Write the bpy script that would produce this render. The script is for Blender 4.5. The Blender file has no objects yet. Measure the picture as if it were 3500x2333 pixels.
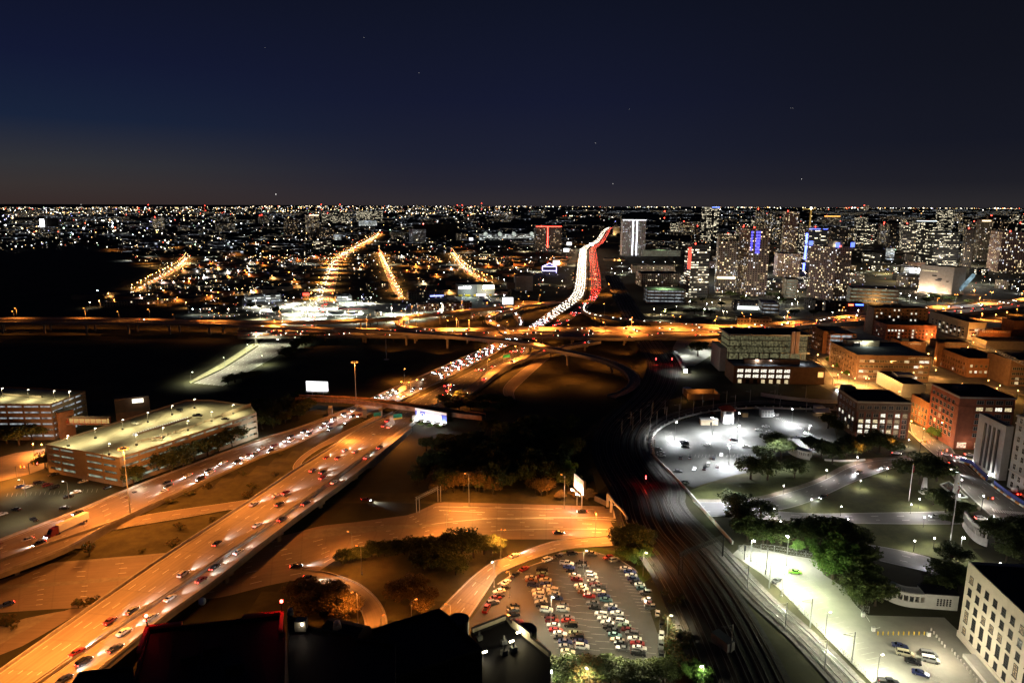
import bpy, math, random
from mathutils import Vector, Matrix
rnd = random.Random(7)
SC = bpy.context.scene
COL = SC.collection
# ------------------------------------------------------------------ camera
PITCH, ROLL, CZ = math.radians(11.26), math.radians(0.25), 143.0
F = 3500 * 24 / 36
RM = Matrix.Rotation(math.pi/2 - PITCH, 3, 'X') @ Matrix.Rotation(ROLL, 3, 'Z')
cam = bpy.data.cameras.new('camera'); cam.lens = 24; cam.sensor_width = 36
cam.clip_start = 1; cam.clip_end = 200000
camo = bpy.data.objects.new('camera', cam); COL.objects.link(camo)
camo.matrix_world = Matrix.Translation((0, 0, CZ)) @ RM.to_4x4()
SC.camera = camo
RMI = RM.inverted()
def proj(p):
    d = RMI @ (Vector(p) - Vector((0, 0, CZ)))
    return 1750 + F*d.x/-d.z, 1166.5 - F*d.y/-d.z
def G(px, py, z=0.0):
    d = RM @ Vector(((px-1750)/F, -(py-1166.5)/F, -1))
    if d.z > -0.0016: d.z = -0.0016
    s = (z-CZ)/d.z
    return Vector((d.x*s, d.y*s, z))
# survey points are read off enlarged sheets: sheet 'cr' (column, row) and x,y on that sheet
SX = (0, 850, 1700, 2600); SY = (650, 1200, 1733); SS = 900/2352
def T(k, x, y): return SX[int(k[0])] + x*SS, SY[int(k[1])] + y*SS
def P(s):
    out = []; k = None
    for w in s.replace(':', ': ').split():
        if w.endswith(':'): k = w[:-1]
        else:
            a = [float(q) for q in w.split(',')]
            out.append(T(k, a[0], a[1]) + tuple(a[2:3]))
    return out
# ------------------------------------------------------------------ terrain height
def sstep(x): x = max(0., min(1., x)); return x*x*(3-2*x)
CREST = [G(p[0], p[1], 6) for p in P("22:2100,1900 1950,1568 1850,1300 1700,950 1520,600 1400,380 1330,180 1250,20 21:1250,1330 1080,1150 930,980 870,850 900,700 1050,520 1250,400 1400,220 1330,50 20:1200,1230 1060,1000 1000,800 960,560")]
def H(x, y):
    best = 1e9; sg = 1
    if y > 3000: return 0.
    for a, b in zip(CREST, CREST[1:]):
        dx, dy = b.x-a.x, b.y-a.y
        t = max(0, min(1, ((x-a.x)*dx+(y-a.y)*dy)/(dx*dx+dy*dy)))
        ex, ey = x-a.x-t*dx, y-a.y-t*dy
        d = math.hypot(ex, ey)
        if d < best:
            best = d; sg = 1 if dx*ey-dy*ex < 0 else -1
    fade = 1 - sstep((y-620)/500)
    return 6*fade*sstep((sg*best+9)/9)
def GT(px, py, up=0.0):          # photo pixel -> point on the terrain (plus a height above it)
    z = 0
    for _ in range(5):
        p = G(px, py, z+up); z = H(p.x, p.y)
    p.z = z+up
    return p
def gt(k, x, y, up=0.0): return GT(*T(k, x, y), up)
def W(s, z=None):                # survey string -> world points (explicit heights, or on the terrain)
    out = []; last = z
    for p in P(s):
        if len(p) > 2: last = p[2]
        out.append(GT(p[0], p[1]) if last is None else G(p[0], p[1], last))
    return out
# ------------------------------------------------------------------ materials
MATS = {}
def nt(m):
    m.use_nodes = True; n = m.node_tree; return n, n.nodes, n.links
def mat(name, col, rough=.8, var=.25, scale=.15, metal=0, emit=None, es=0, spec=.3, fine=0):
    if name in MATS: return MATS[name]
    m = bpy.data.materials.new(name); n, N, L = nt(m); b = N['Principled BSDF']
    b.inputs['Roughness'].default_value = rough; b.inputs['Metallic'].default_value = metal
    b.inputs['Specular IOR Level'].default_value = spec
    b.inputs['Base Color'].default_value = (*col, 1)
    if var:
        tc = N.new('ShaderNodeTexCoord'); nz = N.new('ShaderNodeTexNoise'); nz.inputs['Scale'].default_value = scale
        nz.inputs['Detail'].default_value = 6; nz.inputs['Roughness'].default_value = .65
        L.new(tc.outputs['Object'], nz.inputs['Vector'])
        r = N.new('ShaderNodeValToRGB'); e = r.color_ramp.elements
        e[0].position = .3; e[1].position = .7
        e[0].color = (*[c*(1-var) for c in col], 1); e[1].color = (*[min(1, c*(1+var)) for c in col], 1)
        L.new(nz.outputs['Fac'], r.inputs[0]); L.new(r.outputs[0], b.inputs['Base Color'])
    if emit:
        b.inputs['Emission Color'].default_value = (*emit, 1); b.inputs['Emission Strength'].default_value = es
        m.cycles.emission_sampling = 'NONE'
    MATS[name] = m; return m
def glow(name, col, s): return mat(name, (.02, .02, .02), var=0, emit=col, es=s)
# paving with tyre-worn bands running along the strip (UV: u along, v across in metres) and patches
def paving(name, col, wear=.75, joint=0, patch=.3):
    m = bpy.data.materials.new(name); n, N, L = nt(m); b = N['Principled BSDF']; b.inputs['Roughness'].default_value = .75
    tc = N.new('ShaderNodeTexCoord')
    def mth(op, a, bb=None):
        q = N.new('ShaderNodeMath'); q.operation = op
        for i, x in enumerate((a, bb)):
            if x is None: continue
            if isinstance(x, (int, float)): q.inputs[i].default_value = x
            else: L.new(x, q.inputs[i])
        return q.outputs[0]
    nz = N.new('ShaderNodeTexNoise'); nz.inputs['Scale'].default_value = .08; nz.inputs['Detail'].default_value = 8; nz.inputs['Roughness'].default_value = .7
    L.new(tc.outputs['Object'], nz.inputs['Vector'])
    mp = N.new('ShaderNodeMapping'); mp.inputs['Scale'].default_value = (.012, .9, 1); L.new(tc.outputs['UV'], mp.inputs['Vector'])
    st = N.new('ShaderNodeTexNoise'); st.inputs['Scale'].default_value = 1; st.inputs['Detail'].default_value = 4; L.new(mp.outputs[0], st.inputs['Vector'])
    f = mth('ADD', mth('MULTIPLY', nz.outputs['Fac'], patch*2), mth('MULTIPLY', st.outputs['Fac'], wear*1.2))
    f = mth('ADD', f, 1 - patch - wear*.6)
    if joint:
        sp = N.new('ShaderNodeSeparateXYZ'); L.new(tc.outputs['UV'], sp.inputs[0])
        g = mth('LESS_THAN', mth('FRACT', mth('DIVIDE', sp.outputs[0], joint)), .05)
        f = mth('MULTIPLY', f, mth('SUBTRACT', 1, mth('MULTIPLY', g, .12)))
    mx = N.new('ShaderNodeMix'); mx.data_type = 'RGBA'; mx.blend_type = 'MULTIPLY'; mx.inputs[0].default_value = 1
    mx.inputs[6].default_value = (*col, 1)
    cb = N.new('ShaderNodeCombineColor')
    for i in range(3): L.new(f, cb.inputs[i])
    L.new(cb.outputs[0], mx.inputs[7]); L.new(mx.outputs[2], b.inputs['Base Color'])
    MATS[name] = m; return m
# facade group: bays and storeys in metres from the wall's UV, some windows lit
def facade_group():
    g = bpy.data.node_groups.new('facade', 'ShaderNodeTree')
    I = g.interface
    def s(n, t, d, io='INPUT'):
        q = I.new_socket(n, in_out=io, socket_type=t)
        if io == 'INPUT': q.default_value = d
    s('Wall', 'NodeSocketColor', (.2, .2, .2, 1)); s('Glass', 'NodeSocketColor', (.02, .02, .03, 1)); s('Lit', 'NodeSocketColor', (1, .8, .5, 1))
    for n, d in (('Bay', 3), ('Storey', 3.6), ('WX', .6), ('WY', .5), ('Prob', .3), ('Power', 3), ('Seed', 0), ('RowMix', 0)): s(n, 'NodeSocketFloat', d)
    s('BSDF', 'NodeSocketShader', None, 'OUTPUT')
    N, L = g.nodes, g.links
    gi = N.new('NodeGroupInput'); go = N.new('NodeGroupOutput'); uv = N.new('ShaderNodeUVMap'); sp = N.new('ShaderNodeSeparateXYZ'); L.new(uv.outputs[0], sp.inputs[0])
    def mth(op, a, b=None):
        q = N.new('ShaderNodeMath'); q.operation = op
        for i, x in enumerate((a, b)):
            if x is None: continue
            if isinstance(x, (int, float)): q.inputs[i].default_value = x
            else: L.new(x, q.inputs[i])
        return q.outputs[0]
    u = mth('DIVIDE', sp.outputs[0], gi.outputs['Bay']); v = mth('DIVIDE', sp.outputs[1], gi.outputs['Storey'])
    fu, fv, iu, iv = mth('FRACT', u), mth('FRACT', v), mth('FLOOR', u), mth('FLOOR', v)
    mx = mth('LESS_THAN', mth('ABSOLUTE', mth('SUBTRACT', fu, .5)), mth('MULTIPLY', gi.outputs['WX'], .5))
    my = mth('LESS_THAN', mth('ABSOLUTE', mth('SUBTRACT', fv, .5)), mth('MULTIPLY', gi.outputs['WY'], .5))
    mask = mth('MULTIPLY', mx, my)
    def wn(a, b, c):
        cb = N.new('ShaderNodeCombineXYZ')
        for i, x in enumerate((a, b, c)):
            if isinstance(x, (int, float)): cb.inputs[i].default_value = x
            else: L.new(x, cb.inputs[i])
        w = N.new('ShaderNodeTexWhiteNoise'); w.noise_dimensions = '3D'; L.new(cb.outputs[0], w.inputs['Vector']); return w
    w1 = wn(iu, iv, gi.outputs['Seed']); w2 = wn(iu, iv, mth('ADD', gi.outputs['Seed'], 7.3)); w3 = wn(0.5, iv, gi.outputs['Seed'])
    w4 = wn(mth('FLOOR', mth('DIVIDE', iu, 4)), iv, mth('ADD', gi.outputs['Seed'], 3.1))
    val = mth('ADD', mth('MULTIPLY', w1.outputs['Value'], mth('SUBTRACT', 1, gi.outputs['RowMix'])), mth('MULTIPLY', w4.outputs['Value'], gi.outputs['RowMix']))
    lit = mth('LESS_THAN', val, mth('MULTIPLY', gi.outputs['Prob'], mth('ADD', .5, w3.outputs['Value'])))
    br = mth('ADD', .15, mth('POWER', w2.outputs['Value'], 2.5))
    es = mth('MULTIPLY', mth('MULTIPLY', mth('MULTIPLY', mask, lit), br), gi.outputs['Power'])
    tint = N.new('ShaderNodeMix'); tint.data_type = 'RGBA'; tint.inputs[7].default_value = (.75, .85, 1, 1)
    L.new(mth('MULTIPLY', mth('GREATER_THAN', w4.outputs['Value'], .75), .7), tint.inputs[0]); L.new(gi.outputs['Lit'], tint.inputs[6])
    nz = N.new('ShaderNodeTexNoise'); nz.inputs['Scale'].default_value = .12; nz.inputs['Detail'].default_value = 5; L.new(uv.outputs[0], nz.inputs['Vector'])
    wv = N.new('ShaderNodeMix'); wv.data_type = 'RGBA'; wv.blend_type = 'MULTIPLY'; wv.inputs[0].default_value = .5
    L.new(gi.outputs['Wall'], wv.inputs[6]); L.new(nz.outputs['Color'], wv.inputs[7])
    bc = N.new('ShaderNodeMix'); bc.data_type = 'RGBA'; L.new(mask, bc.inputs[0]); L.new(wv.outputs[2], bc.inputs[6]); L.new(gi.outputs['Glass'], bc.inputs[7])
    b = N.new('ShaderNodeBsdfPrincipled'); L.new(bc.outputs[2], b.inputs['Base Color'])
    L.new(mth('SUBTRACT', .8, mth('MULTIPLY', mask, .65)), b.inputs['Roughness'])
    L.new(tint.outputs[2], b.inputs['Emission Color']); L.new(es, b.inputs['Emission Strength'])
    L.new(b.outputs[0], go.inputs[0]); return g
FG = facade_group()
def facade(name, wall=(.12, .1, .08), lit=(1, .78, .45), bay=3, storey=3.6, wx=.6, wy=.5, prob=.3, power=3, glass=(.015, .018, .025), row=0.):
    m = bpy.data.materials.new(name); n, N, L = nt(m); N.remove(N['Principled BSDF'])
    q = N.new('ShaderNodeGroup'); q.node_tree = FG
    for k, v in (('Wall', (*wall, 1)), ('Glass', (*glass, 1)), ('Lit', (*lit, 1)), ('Bay', bay), ('Storey', storey), ('WX', wx), ('WY', wy), ('Prob', prob), ('Power', power), ('Seed', rnd.random()*90), ('RowMix', row)):
        q.inputs[k].default_value = v
    L.new(q.outputs[0], N['Material Output'].inputs[0]); m.cycles.emission_sampling = 'NONE'
    return m
# ------------------------------------------------------------------ mesh builder
class MB:
    def __init__(s): s.v = []; s.f = []; s.m = []; s.uv = []
    def face(s, pts, mi=0, uv=None):
        k = len(s.v); s.v += [tuple(p) for p in pts]; s.f.append(tuple(range(k, k+len(pts)))); s.m.append(mi)
        s.uv.append(uv or [(p[0], p[1]) for p in pts]); return s
    def box(s, c, size, rz=0, mi=0):             # c: centre of the bottom
        sx, sy, sz = size; co, si = math.cos(rz), math.sin(rz); q = []
        for z in (0, sz):
            for x, y in ((-.5, -.5), (.5, -.5), (.5, .5), (-.5, .5)):
                X, Y = x*sx, y*sy; q.append((c[0]+X*co-Y*si, c[1]+X*si+Y*co, c[2]+z))
        s.hexa(q, mi); return s
    def hexa(s, q, mi=0):                        # 4 bottom (ccw from above) + 4 top
        for a in ((3, 2, 1, 0), (4, 5, 6, 7)): s.face([q[i] for i in a], mi)
        for i in range(4):
            j = (i+1) % 4; a = [q[i], q[j], q[j+4], q[i+4]]
            l = math.dist(q[i], q[j]); h = math.dist(q[i], q[i+4])
            s.face(a, mi, [(0, 0), (l, 0), (l, h), (0, h)])
        return s
    def prism(s, pts, z0, z1, mi=0, cap=None, bottom=True):
        n = len(pts); cap = mi if cap is None else cap; u = 0
        for i in range(n):
            a, b = pts[i], pts[(i+1) % n]; l = math.hypot(b[0]-a[0], b[1]-a[1])
            s.face([(a[0], a[1], z0), (b[0], b[1], z0), (b[0], b[1], z1), (a[0], a[1], z1)], mi, [(u, 0), (u+l, 0), (u+l, z1-z0), (u, z1-z0)]); u += l
        s.face([(p[0], p[1], z1) for p in pts], cap)
        if bottom: s.face([(p[0], p[1], z0) for p in reversed(pts)], cap)
        return s
    def tube(s, p, q, r, r2=None, n=6, mi=0):
        p, q = Vector(p), Vector(q); r2 = r if r2 is None else r2; d = (q-p)
        if d.length < 1e-6: return s
        d.normalize(); a = d.orthogonal().normalized(); b = d.cross(a)
        A = [p+(a*math.cos(t)+b*math.sin(t))*r for t in [2*math.pi*i/n for i in range(n)]]
        B = [q+(a*math.cos(t)+b*math.sin(t))*r2 for t in [2*math.pi*i/n for i in range(n)]]
        for i in range(n): s.face([A[i], A[(i+1) % n], B[(i+1) % n], B[i]], mi)
        s.face(list(reversed(A)), mi); s.face(B, mi); return s
    def strip(s, A, B, mi=0):                    # quads between two point rows
        u = 0
        for i in range(len(A)-1):
            l = (Vector(A[i+1])-Vector(A[i])).length; w = (Vector(A[i])-Vector(B[i])).length
            s.face([A[i], B[i], B[i+1], A[i+1]], mi, [(u, 0), (u, w), (u+l, w), (u+l, 0)]); u += l
        return s
    def ball(s, c, r, mi=0, n=8, k=5, sz=1.):
        for i in range(k):
            for j in range(n):
                def pt(a, b): t = math.pi*a/k; f = 2*math.pi*b/n; return (c[0]+r*math.sin(t)*math.cos(f), c[1]+r*math.sin(t)*math.sin(f), c[2]+r*sz*math.cos(t))
                q = [pt(i, j), pt(i+1, j), pt(i+1, j+1), pt(i, j+1)]
                if i == 0: q = [q[0], q[1], q[2]]
                elif i == k-1: q = [q[0], q[1], q[3]]
                s.face(q, mi)
        return s
    def mesh(s, name, mats, off=(0, 0, 0)):
        me = bpy.data.meshes.new(name)
        me.from_pydata([(v[0]-off[0], v[1]-off[1], v[2]-off[2]) for v in s.v], [], s.f)
        for m in (mats if isinstance(mats, (list, tuple)) else [mats]): me.materials.append(m)
        me.polygons.foreach_set('material_index', s.m)
        ul = me.uv_layers.new(name='UVMap'); ul.data.foreach_set('uv', [c for f in s.uv for p in f for c in p])
        me.update(); return me
    def build(s, name, mats, parent=None):
        o = bpy.data.objects.new(name, s.mesh(name, mats, parent.location if parent else (0, 0, 0))); COL.objects.link(o)
        if parent: o.parent = parent
        return o
def tag(o, label, cat, group=None):
    o['label'] = label; o['category'] = cat
    if group: o['group'] = group
    return o
def thing(name, label, cat, loc=(0, 0, 0), group=None, rz=0):
    o = bpy.data.objects.new(name, None); COL.objects.link(o); o.location = loc; o.rotation_euler = (0, 0, rz); o.empty_display_size = .5
    return tag(o, label, cat, group)
def solo(name, mb, mats, label, cat, group=None):
    loc = mb.v[0]; o = bpy.data.objects.new(name, mb.mesh(name, mats, loc)); o.location = loc; COL.objects.link(o); return tag(o, label, cat, group)
def struct(name, mb, mats):
    o = mb.build(name, mats); o['kind'] = 'structure'; return o
def copy_tree(o, parent=None):
    c = o.copy(); COL.objects.link(c)
    if parent: c.parent = parent
    for ch in o.children: copy_tree(ch, c)
    return c
def sheet(name, pts, z, m, off=.05):
    mb = MB(); q = [(p.x, p.y, (p.z if z is None else z)+off) for p in pts]
    mb.face(q); return struct(name, mb, m)
ONES = 'first second third fourth fifth sixth seventh eighth ninth tenth eleventh twelfth thirteenth fourteenth fifteenth sixteenth seventeenth eighteenth nineteenth'.split()
TENS = {2: 'twent', 3: 'thirt', 4: 'fort', 5: 'fift', 6: 'sixt', 7: 'sevent', 8: 'eight', 9: 'ninet'}
def ordinal(i):
    if i < 20: return ONES[i-1]
    if i >= 100: return ('one hundredth' if i == 100 else 'hundred and '+ordinal(i-100))
    return TENS[i//10]+('ieth' if i % 10 == 0 else 'y-'+ONES[i % 10-1])
def number_off(objs, base, group, side='left'):   # each its own label by its place in the row
    pts = sorted(objs, key=lambda o: proj(o.matrix_world.translation if o.parent else o.location)[0 if side in ('left', 'right') else 1], reverse=side == 'right')
    for i, o in enumerate(pts):
        o['label'] = base+', '+(('leftmost' if side == 'left' else 'rightmost' if side == 'right' else 'farthest') if i == 0 else ordinal(i+1)+' from the '+('far end' if side == 'far' else side)); o['group'] = group
def resamp(pts, step):
    out = [pts[0].copy()]
    for a, b in zip(pts, pts[1:]):
        n = max(1, int((b-a).length/step))
        for i in range(1, n+1): out.append(a.lerp(b, i/n))
    return out
def smooth(pts, it=2):
    for _ in range(it):
        q = [pts[0]]
        for a, b in zip(pts, pts[1:]): q += [a.lerp(b, .25), a.lerp(b, .75)]
        pts = q+[pts[-1]]
    return pts
def even(pts, n):                                  # n points evenly spaced along a polyline
    d = [0]
    for a, b in zip(pts, pts[1:]): d.append(d[-1]+(b-a).length)
    out = []; j = 0
    for i in range(n):
        t = d[-1]*i/(n-1)
        while j < len(d)-2 and d[j+1] < t: j += 1
        out.append(pts[j].lerp(pts[j+1], (t-d[j])/max(1e-6, d[j+1]-d[j])))
    return out
def side(pts, w):                                  # offset polyline in plan, +w to its left
    out = []
    for i, p in enumerate(pts):
        d = pts[min(i+1, len(pts)-1)]-pts[max(i-1, 0)]; d.z = 0; d.normalize()
        out.append(p+Vector((-d.y, d.x, 0))*w)
    return out
def lift(pts, z): return [p+Vector((0, 0, z)) for p in pts]
def inpoly(x, y, poly):
    c = False; j = len(poly)-1
    for i in range(len(poly)):
        if (poly[i][1] > y) != (poly[j][1] > y) and x < (poly[j][0]-poly[i][0])*(y-poly[i][1])/(poly[j][1]-poly[i][1])+poly[i][0]: c = not c
        j = i
    return c
# ------------------------------------------------------------------ shared materials
grass = mat('grass', (.052, .048, .016), .95, .5, .22)
asph = paving('asphalt', (.075, .072, .068), .25, 0, .35)
asph2 = paving('lot_asphalt', (.045, .044, .039), .1, 0, .85)
conc = paving('road_concrete', (.27, .215, .16), .85, 15, .25)
conc2 = paving('ground_road_concrete', (.21, .16, .12), .6, 12, .35)
barr = mat('barrier_concrete', (.34, .31, .27), .85, .25, .3)
girdm = mat('girder_concrete', (.24, .22, .19), .9, .3, .2)
paint = mat('road_paint', (.75, .74, .7), .6, .15, 2)
ypaint = mat('yellow_paint', (.62, .42, .06), .6, .15, 2)
ballast = mat('ballast', (.034, .031, .028), .95, .45, .8)
railm = mat('rail_steel', (.32, .30, .28), .4, .1, 1, 1)
steel = mat('galvanised_steel', (.36, .36, .35), .5, .15, 1, .6)
dkst = mat('dark_steel', (.03, .03, .03), .5, .2, 1, .3)
wood = mat('weathered_wood', (.07, .05, .035), .9, .4, 1)
pave = mat('pavement', (.24, .21, .17), .9, .25, .3)
roofd = mat('dark_roof', (.022, .023, .028), .95, .4, .12)
roofg = mat('grey_roof', (.10, .11, .12), .9, .35, .12)
white = mat('white_paint', (.72, .71, .68), .6, .1, .6)
blackm = mat('black_plastic', (.012, .012, .012), .5, .1, 2)
tyre = mat('tyre', (.015, .015, .015), .9, .2, 3)
# ------------------------------------------------------------------ ground
def axis(lo, hi, step, far_lo, far_hi):
    a = [lo+i*step for i in range(int((hi-lo)/step)+1)]
    d = step; x = lo; pre = []
    while x > far_lo: d *= 1.5; x -= d; pre.append(x)
    d = step; x = a[-1]; post = []
    while x < far_hi: d *= 1.5; x += d; post.append(x)
    return pre[::-1]+a+post
gx = axis(-460, 640, 6, -90000, 90000); gy = axis(60, 1140, 6, -6000, 95000)
mb = MB(); mb.v = [(x, y, H(x, y) if (-460 <= x <= 2500 and 0 < y < 1200) else (H(x, y) if 0 < y < 1200 and x > 0 else 0)) for y in gy for x in gx]
nx = len(gx)
for j in range(len(gy)-1):
    for i in range(nx-1):
        k = j*nx+i; mb.f.append((k, k+1, k+1+nx, k+nx)); mb.m.append(0); mb.uv.append([(0, 0)]*4)
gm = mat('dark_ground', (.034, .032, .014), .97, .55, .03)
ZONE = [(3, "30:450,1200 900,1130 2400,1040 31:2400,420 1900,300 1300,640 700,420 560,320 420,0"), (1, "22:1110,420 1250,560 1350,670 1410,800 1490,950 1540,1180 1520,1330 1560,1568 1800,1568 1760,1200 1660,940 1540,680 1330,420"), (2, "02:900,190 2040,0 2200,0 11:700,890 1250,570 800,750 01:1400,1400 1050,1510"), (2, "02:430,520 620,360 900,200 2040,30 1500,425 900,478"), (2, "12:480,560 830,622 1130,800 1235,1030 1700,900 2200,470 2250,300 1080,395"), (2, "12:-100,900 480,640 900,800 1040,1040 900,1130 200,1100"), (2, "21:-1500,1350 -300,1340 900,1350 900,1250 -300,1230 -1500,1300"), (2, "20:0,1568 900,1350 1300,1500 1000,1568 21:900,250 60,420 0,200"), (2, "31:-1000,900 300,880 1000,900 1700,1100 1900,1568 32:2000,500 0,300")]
ZONE = [(m_, [p[:2] for p in P(s)]) for m_, s in ZONE]
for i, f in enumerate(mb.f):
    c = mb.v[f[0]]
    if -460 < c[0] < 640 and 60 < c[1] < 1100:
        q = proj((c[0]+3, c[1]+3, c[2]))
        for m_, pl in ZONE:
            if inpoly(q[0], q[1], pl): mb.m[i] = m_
o = struct('ground', mb, [gm, mat('slope_grass', (.055, .085, .016), .95, .45, .35), mat('verge_grass', (.058, .05, .018), .95, .4, .15), mat('city_ground', (.17, .15, .125), .9, .4, .12)])  # slope grass coloured brighter, as if lit by the lot lamps
# ------------------------------------------------------------------ road helpers
def lines(mb, A, B, fr, w=.22, dash=(3, 9), z=.05, mi=0):
    n = len(A); row = [a.lerp(b, fr) for a, b in zip(A, B)]
    L = side(row, w/2); R = side(row, -w/2)
    if not dash:
        mb.strip(lift(L, z), lift(R, z), mi); return
    acc = 0
    row = resamp(row, 1.5); L = lift(side(row, w/2), z); R = lift(side(row, -w/2), z); per = dash[0]+dash[1]
    for i in range(len(row)-1):
        if acc % per < dash[0]: mb.face([L[i], R[i], R[i+1], L[i+1]], mi)
        acc += (row[i+1]-row[i]).length
def wallrow(mb, A, h, w, mi=0, z0=0):             # low wall along a polyline
    L = side(A, w/2); R = side(A, -w/2)
    for i in range(len(A)-1):
        q = [L[i], R[i], R[i+1], L[i+1]]
        q = [(p.x, p.y, p.z+z0) for p in (R[i], R[i+1], L[i+1], L[i])]
        mb.hexa(q+[(p[0], p[1], p[2]+h) for p in q], mi)
def road(name, A, B, m, lanes=0, off=.06, dash=(3, 9), edge=True):   # ground road between two edges
    A = lift(A, off); B = lift(B, off); mb = MB().strip(A, B)
    o = struct(name, mb, m)
    if lanes:
        mk = MB()
        for k in range(1, lanes): lines(mk, A, B, k/lanes, dash=dash)
        if edge:
            for fr in (.03, .97): lines(mk, A, B, fr, .16, None)
        struct('lane_paint', mk, paint)
    return o
def bridge(name, label, A, B, m, lanes=3, thick=2., par=1.0, piers=38, pw=1.8, solid=4.2, group=None, rails=True, cat='bridge', gird=girdm, dash=(3, 9), marks=True, skip=()):
    c = A[0].lerp(B[0], .5); c.z = 0
    t = thing(name, label, cat, c, group)
    D = MB(); n = len(A); u = 0
    for i in range(n-1):
        a, b, a2, b2 = A[i], B[i], A[i+1], B[i+1]
        l = (a2-a).length; w = (b-a).length
        D.face([a, b, b2, a2], 0, [(u, 0), (u, w), (u+l, w), (u+l, 0)]); u += l
        def lo(p): return Vector((p.x, p.y, p.z-thick if p.z-H(p.x, p.y) > solid else min(p.z-.2, H(p.x, p.y)-.3)))
        for p, q, s in ((a, a2, 0), (b, b2, 1)):
            r = [p, q, lo(q), lo(p)]
            D.face(r if s == 0 else r[::-1], 1)
        D.face([lo(a), lo(a2), lo(b2), lo(b)], 1)
    if rails:
        for E, s in ((A, 1), (B, -1)):
            r = MB(); wallrow(r, E, par, .45); r.build('parapet', barr, t)
    if marks and lanes:
        for k in range(1, lanes): lines(D, A, B, k/lanes, dash=dash, z=.03, mi=2)
        for fr in (.05, .95): lines(D, A, B, fr, .16, None, z=.03, mi=2)
    D.build('deck', [m, gird, paint], t)
    acc = piers*.5
    for i in range(n-1):
        l = (A[i+1]-A[i]).length
        acc += l
        if acc >= piers:
            acc = 0; c = A[i].lerp(B[i], .5); g = H(c.x, c.y); w = (B[i]-A[i]).length
            if c.z-thick-g < 2.6: continue
            d = (B[i]-A[i]); rz = math.atan2(d.y, d.x); p = MB()
            p.box((c.x, c.y, c.z-thick-1.2), (w*.86, pw, 1.2), rz)
            k = max(1, round(w/13)) if w > 14 else 1
            for j in range(k):
                f = (j+.5)/k; q = A[i].lerp(B[i], f); p.box((q.x, q.y, g-.2), (pw*.9, pw*.9, c.z-thick-1-g), rz)
            p.build('pier', gird, t)
    return t
def E2(s1, s2, n=30, sm=2, z=None): return even(smooth(W(s1, z), sm), n), even(smooth(W(s2, z), sm), n)
# ------------------------------------------------------------------ northbound elevated freeway (foreground)
NL = "02:-420,1770,9 0,1470,9 430,1165,8.5 870,855,8 1480,430,7.5 2150,0,7 11:390,1075,6 700,885,4 960,705,2.4 1290,545,.5"
NM = "02:20,1785,9 320,1568,9 800,1230,8.5 1150,1000,8 1480,790,7.7 1900,500,7.3 2352,195,7 11:560,1290,6 1040,930,4 1430,665,2.4 1560,575,.5"
NR = "02:330,1900,9 600,1690,9 930,1420,9 1530,930,8 1900,685,7.5 2352,315,7 11:620,1345,6 900,1150,5 1455,690,2.4"
A, B = E2(NL, NM, 46); NB1 = (A, B)
bridge('elevated_freeway', 'long orange lit concrete freeway bridge with five lanes running under the rail bridge', A, B, conc, 5, group='foreground freeway bridges', piers=46, pw=2)
A2, B2 = E2(NM.replace(' 1560,575,.5', ''), NR, 40)
A2 = side(A2, -1.1); NB2 = (A2, B2)
t = bridge('elevated_ramp', 'narrow single lane ramp bridge running along the right flank of the freeway bridge', A2, B2, conc, 1, group='foreground freeway bridges', piers=34, pw=1.9)
# southbound freeway beside the garage
SL = "02:-330,420,7.5 0,300,7 580,80,5 740,20,4 01:1150,1230,2.2 2352,780,.5 11:450,690,.4 900,515,.4 1030,455,.4"
SR = "02:-330,720,7.5 0,590,7 600,375,5 890,200,3.2 01:1300,1400,1.8 2352,930,.5 11:330,880,.4 640,720,.4 1000,590,.4 1200,520,.4"
A, B = E2(SL, SR, 46); SB1 = (A, B)
t = bridge('southbound_freeway', 'orange lit freeway carriageway full of headlights below the parking garage', A, B, conc2, 5, group='foreground freeway bridges', piers=40)
mb = MB(); wallrow(mb, even(smooth(W("02:-330,610,7.6 0,480,7.1 450,330,5.6 890,180,3.6 1090,110,3.0")), 24), 1.1, .6); mb.build('divider_wall', barr, t)
# beyond the rail bridge
SL2 = "11:1000,470 1130,405 1600,200 20:-211,1453 100,1320 280,1225 520,1045 660,945 690,850 710,660 735,525"
SR2 = "11:1200,520 1300,470 1830,215 20:-21,1457 390,1235 600,1085 760,985 800,900 805,650 805,525"
NL2 = "11:1290,545 1400,465 1660,345 2000,170 20:131,1437 410,1240 650,1095 815,965 832,900 814,700 815,525"
NR2 = "11:1560,575 1690,470 1880,375 2352,130 20:330,1400 480,1265 780,1085 930,930 935,800 905,650 885,520"
A, B = E2(SL2, SR2, 60, z=.3); SB2 = (A, B); road('freeway', A, B, asph, 5)
A, B = E2(NL2, NR2, 60, z=.3); NB3 = (A, B); road('freeway', A, B, asph, 5)
mb = MB(); wallrow(mb, even(smooth(W(SR2, .3)), 50), 1.0, .6); o = solo('median_barrier', mb, barr, 'low concrete barrier between the headlight and tail light carriageways', 'barrier')
mb = MB(); wallrow(mb, even(smooth(W(SL2, .3)), 50), 1.0, .5); o = solo('edge_barrier', mb, barr, 'pale concrete barrier along the outer edge of the headlight carriageway', 'barrier')
FN = [E2("20:735,525 760,500 850,470 900,420 930,360 985,330", "20:810,525 830,500 895,480 935,430 965,370 1010,335", 14, z=.3),
      E2("20:815,525 840,500 905,480 940,430 975,370 1012,335", "20:890,522 905,500 950,480 985,420 1000,370 1030,335", 14, z=.3)]
for A, B in FN: road('freeway', A, B, asph, 0)
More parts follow.
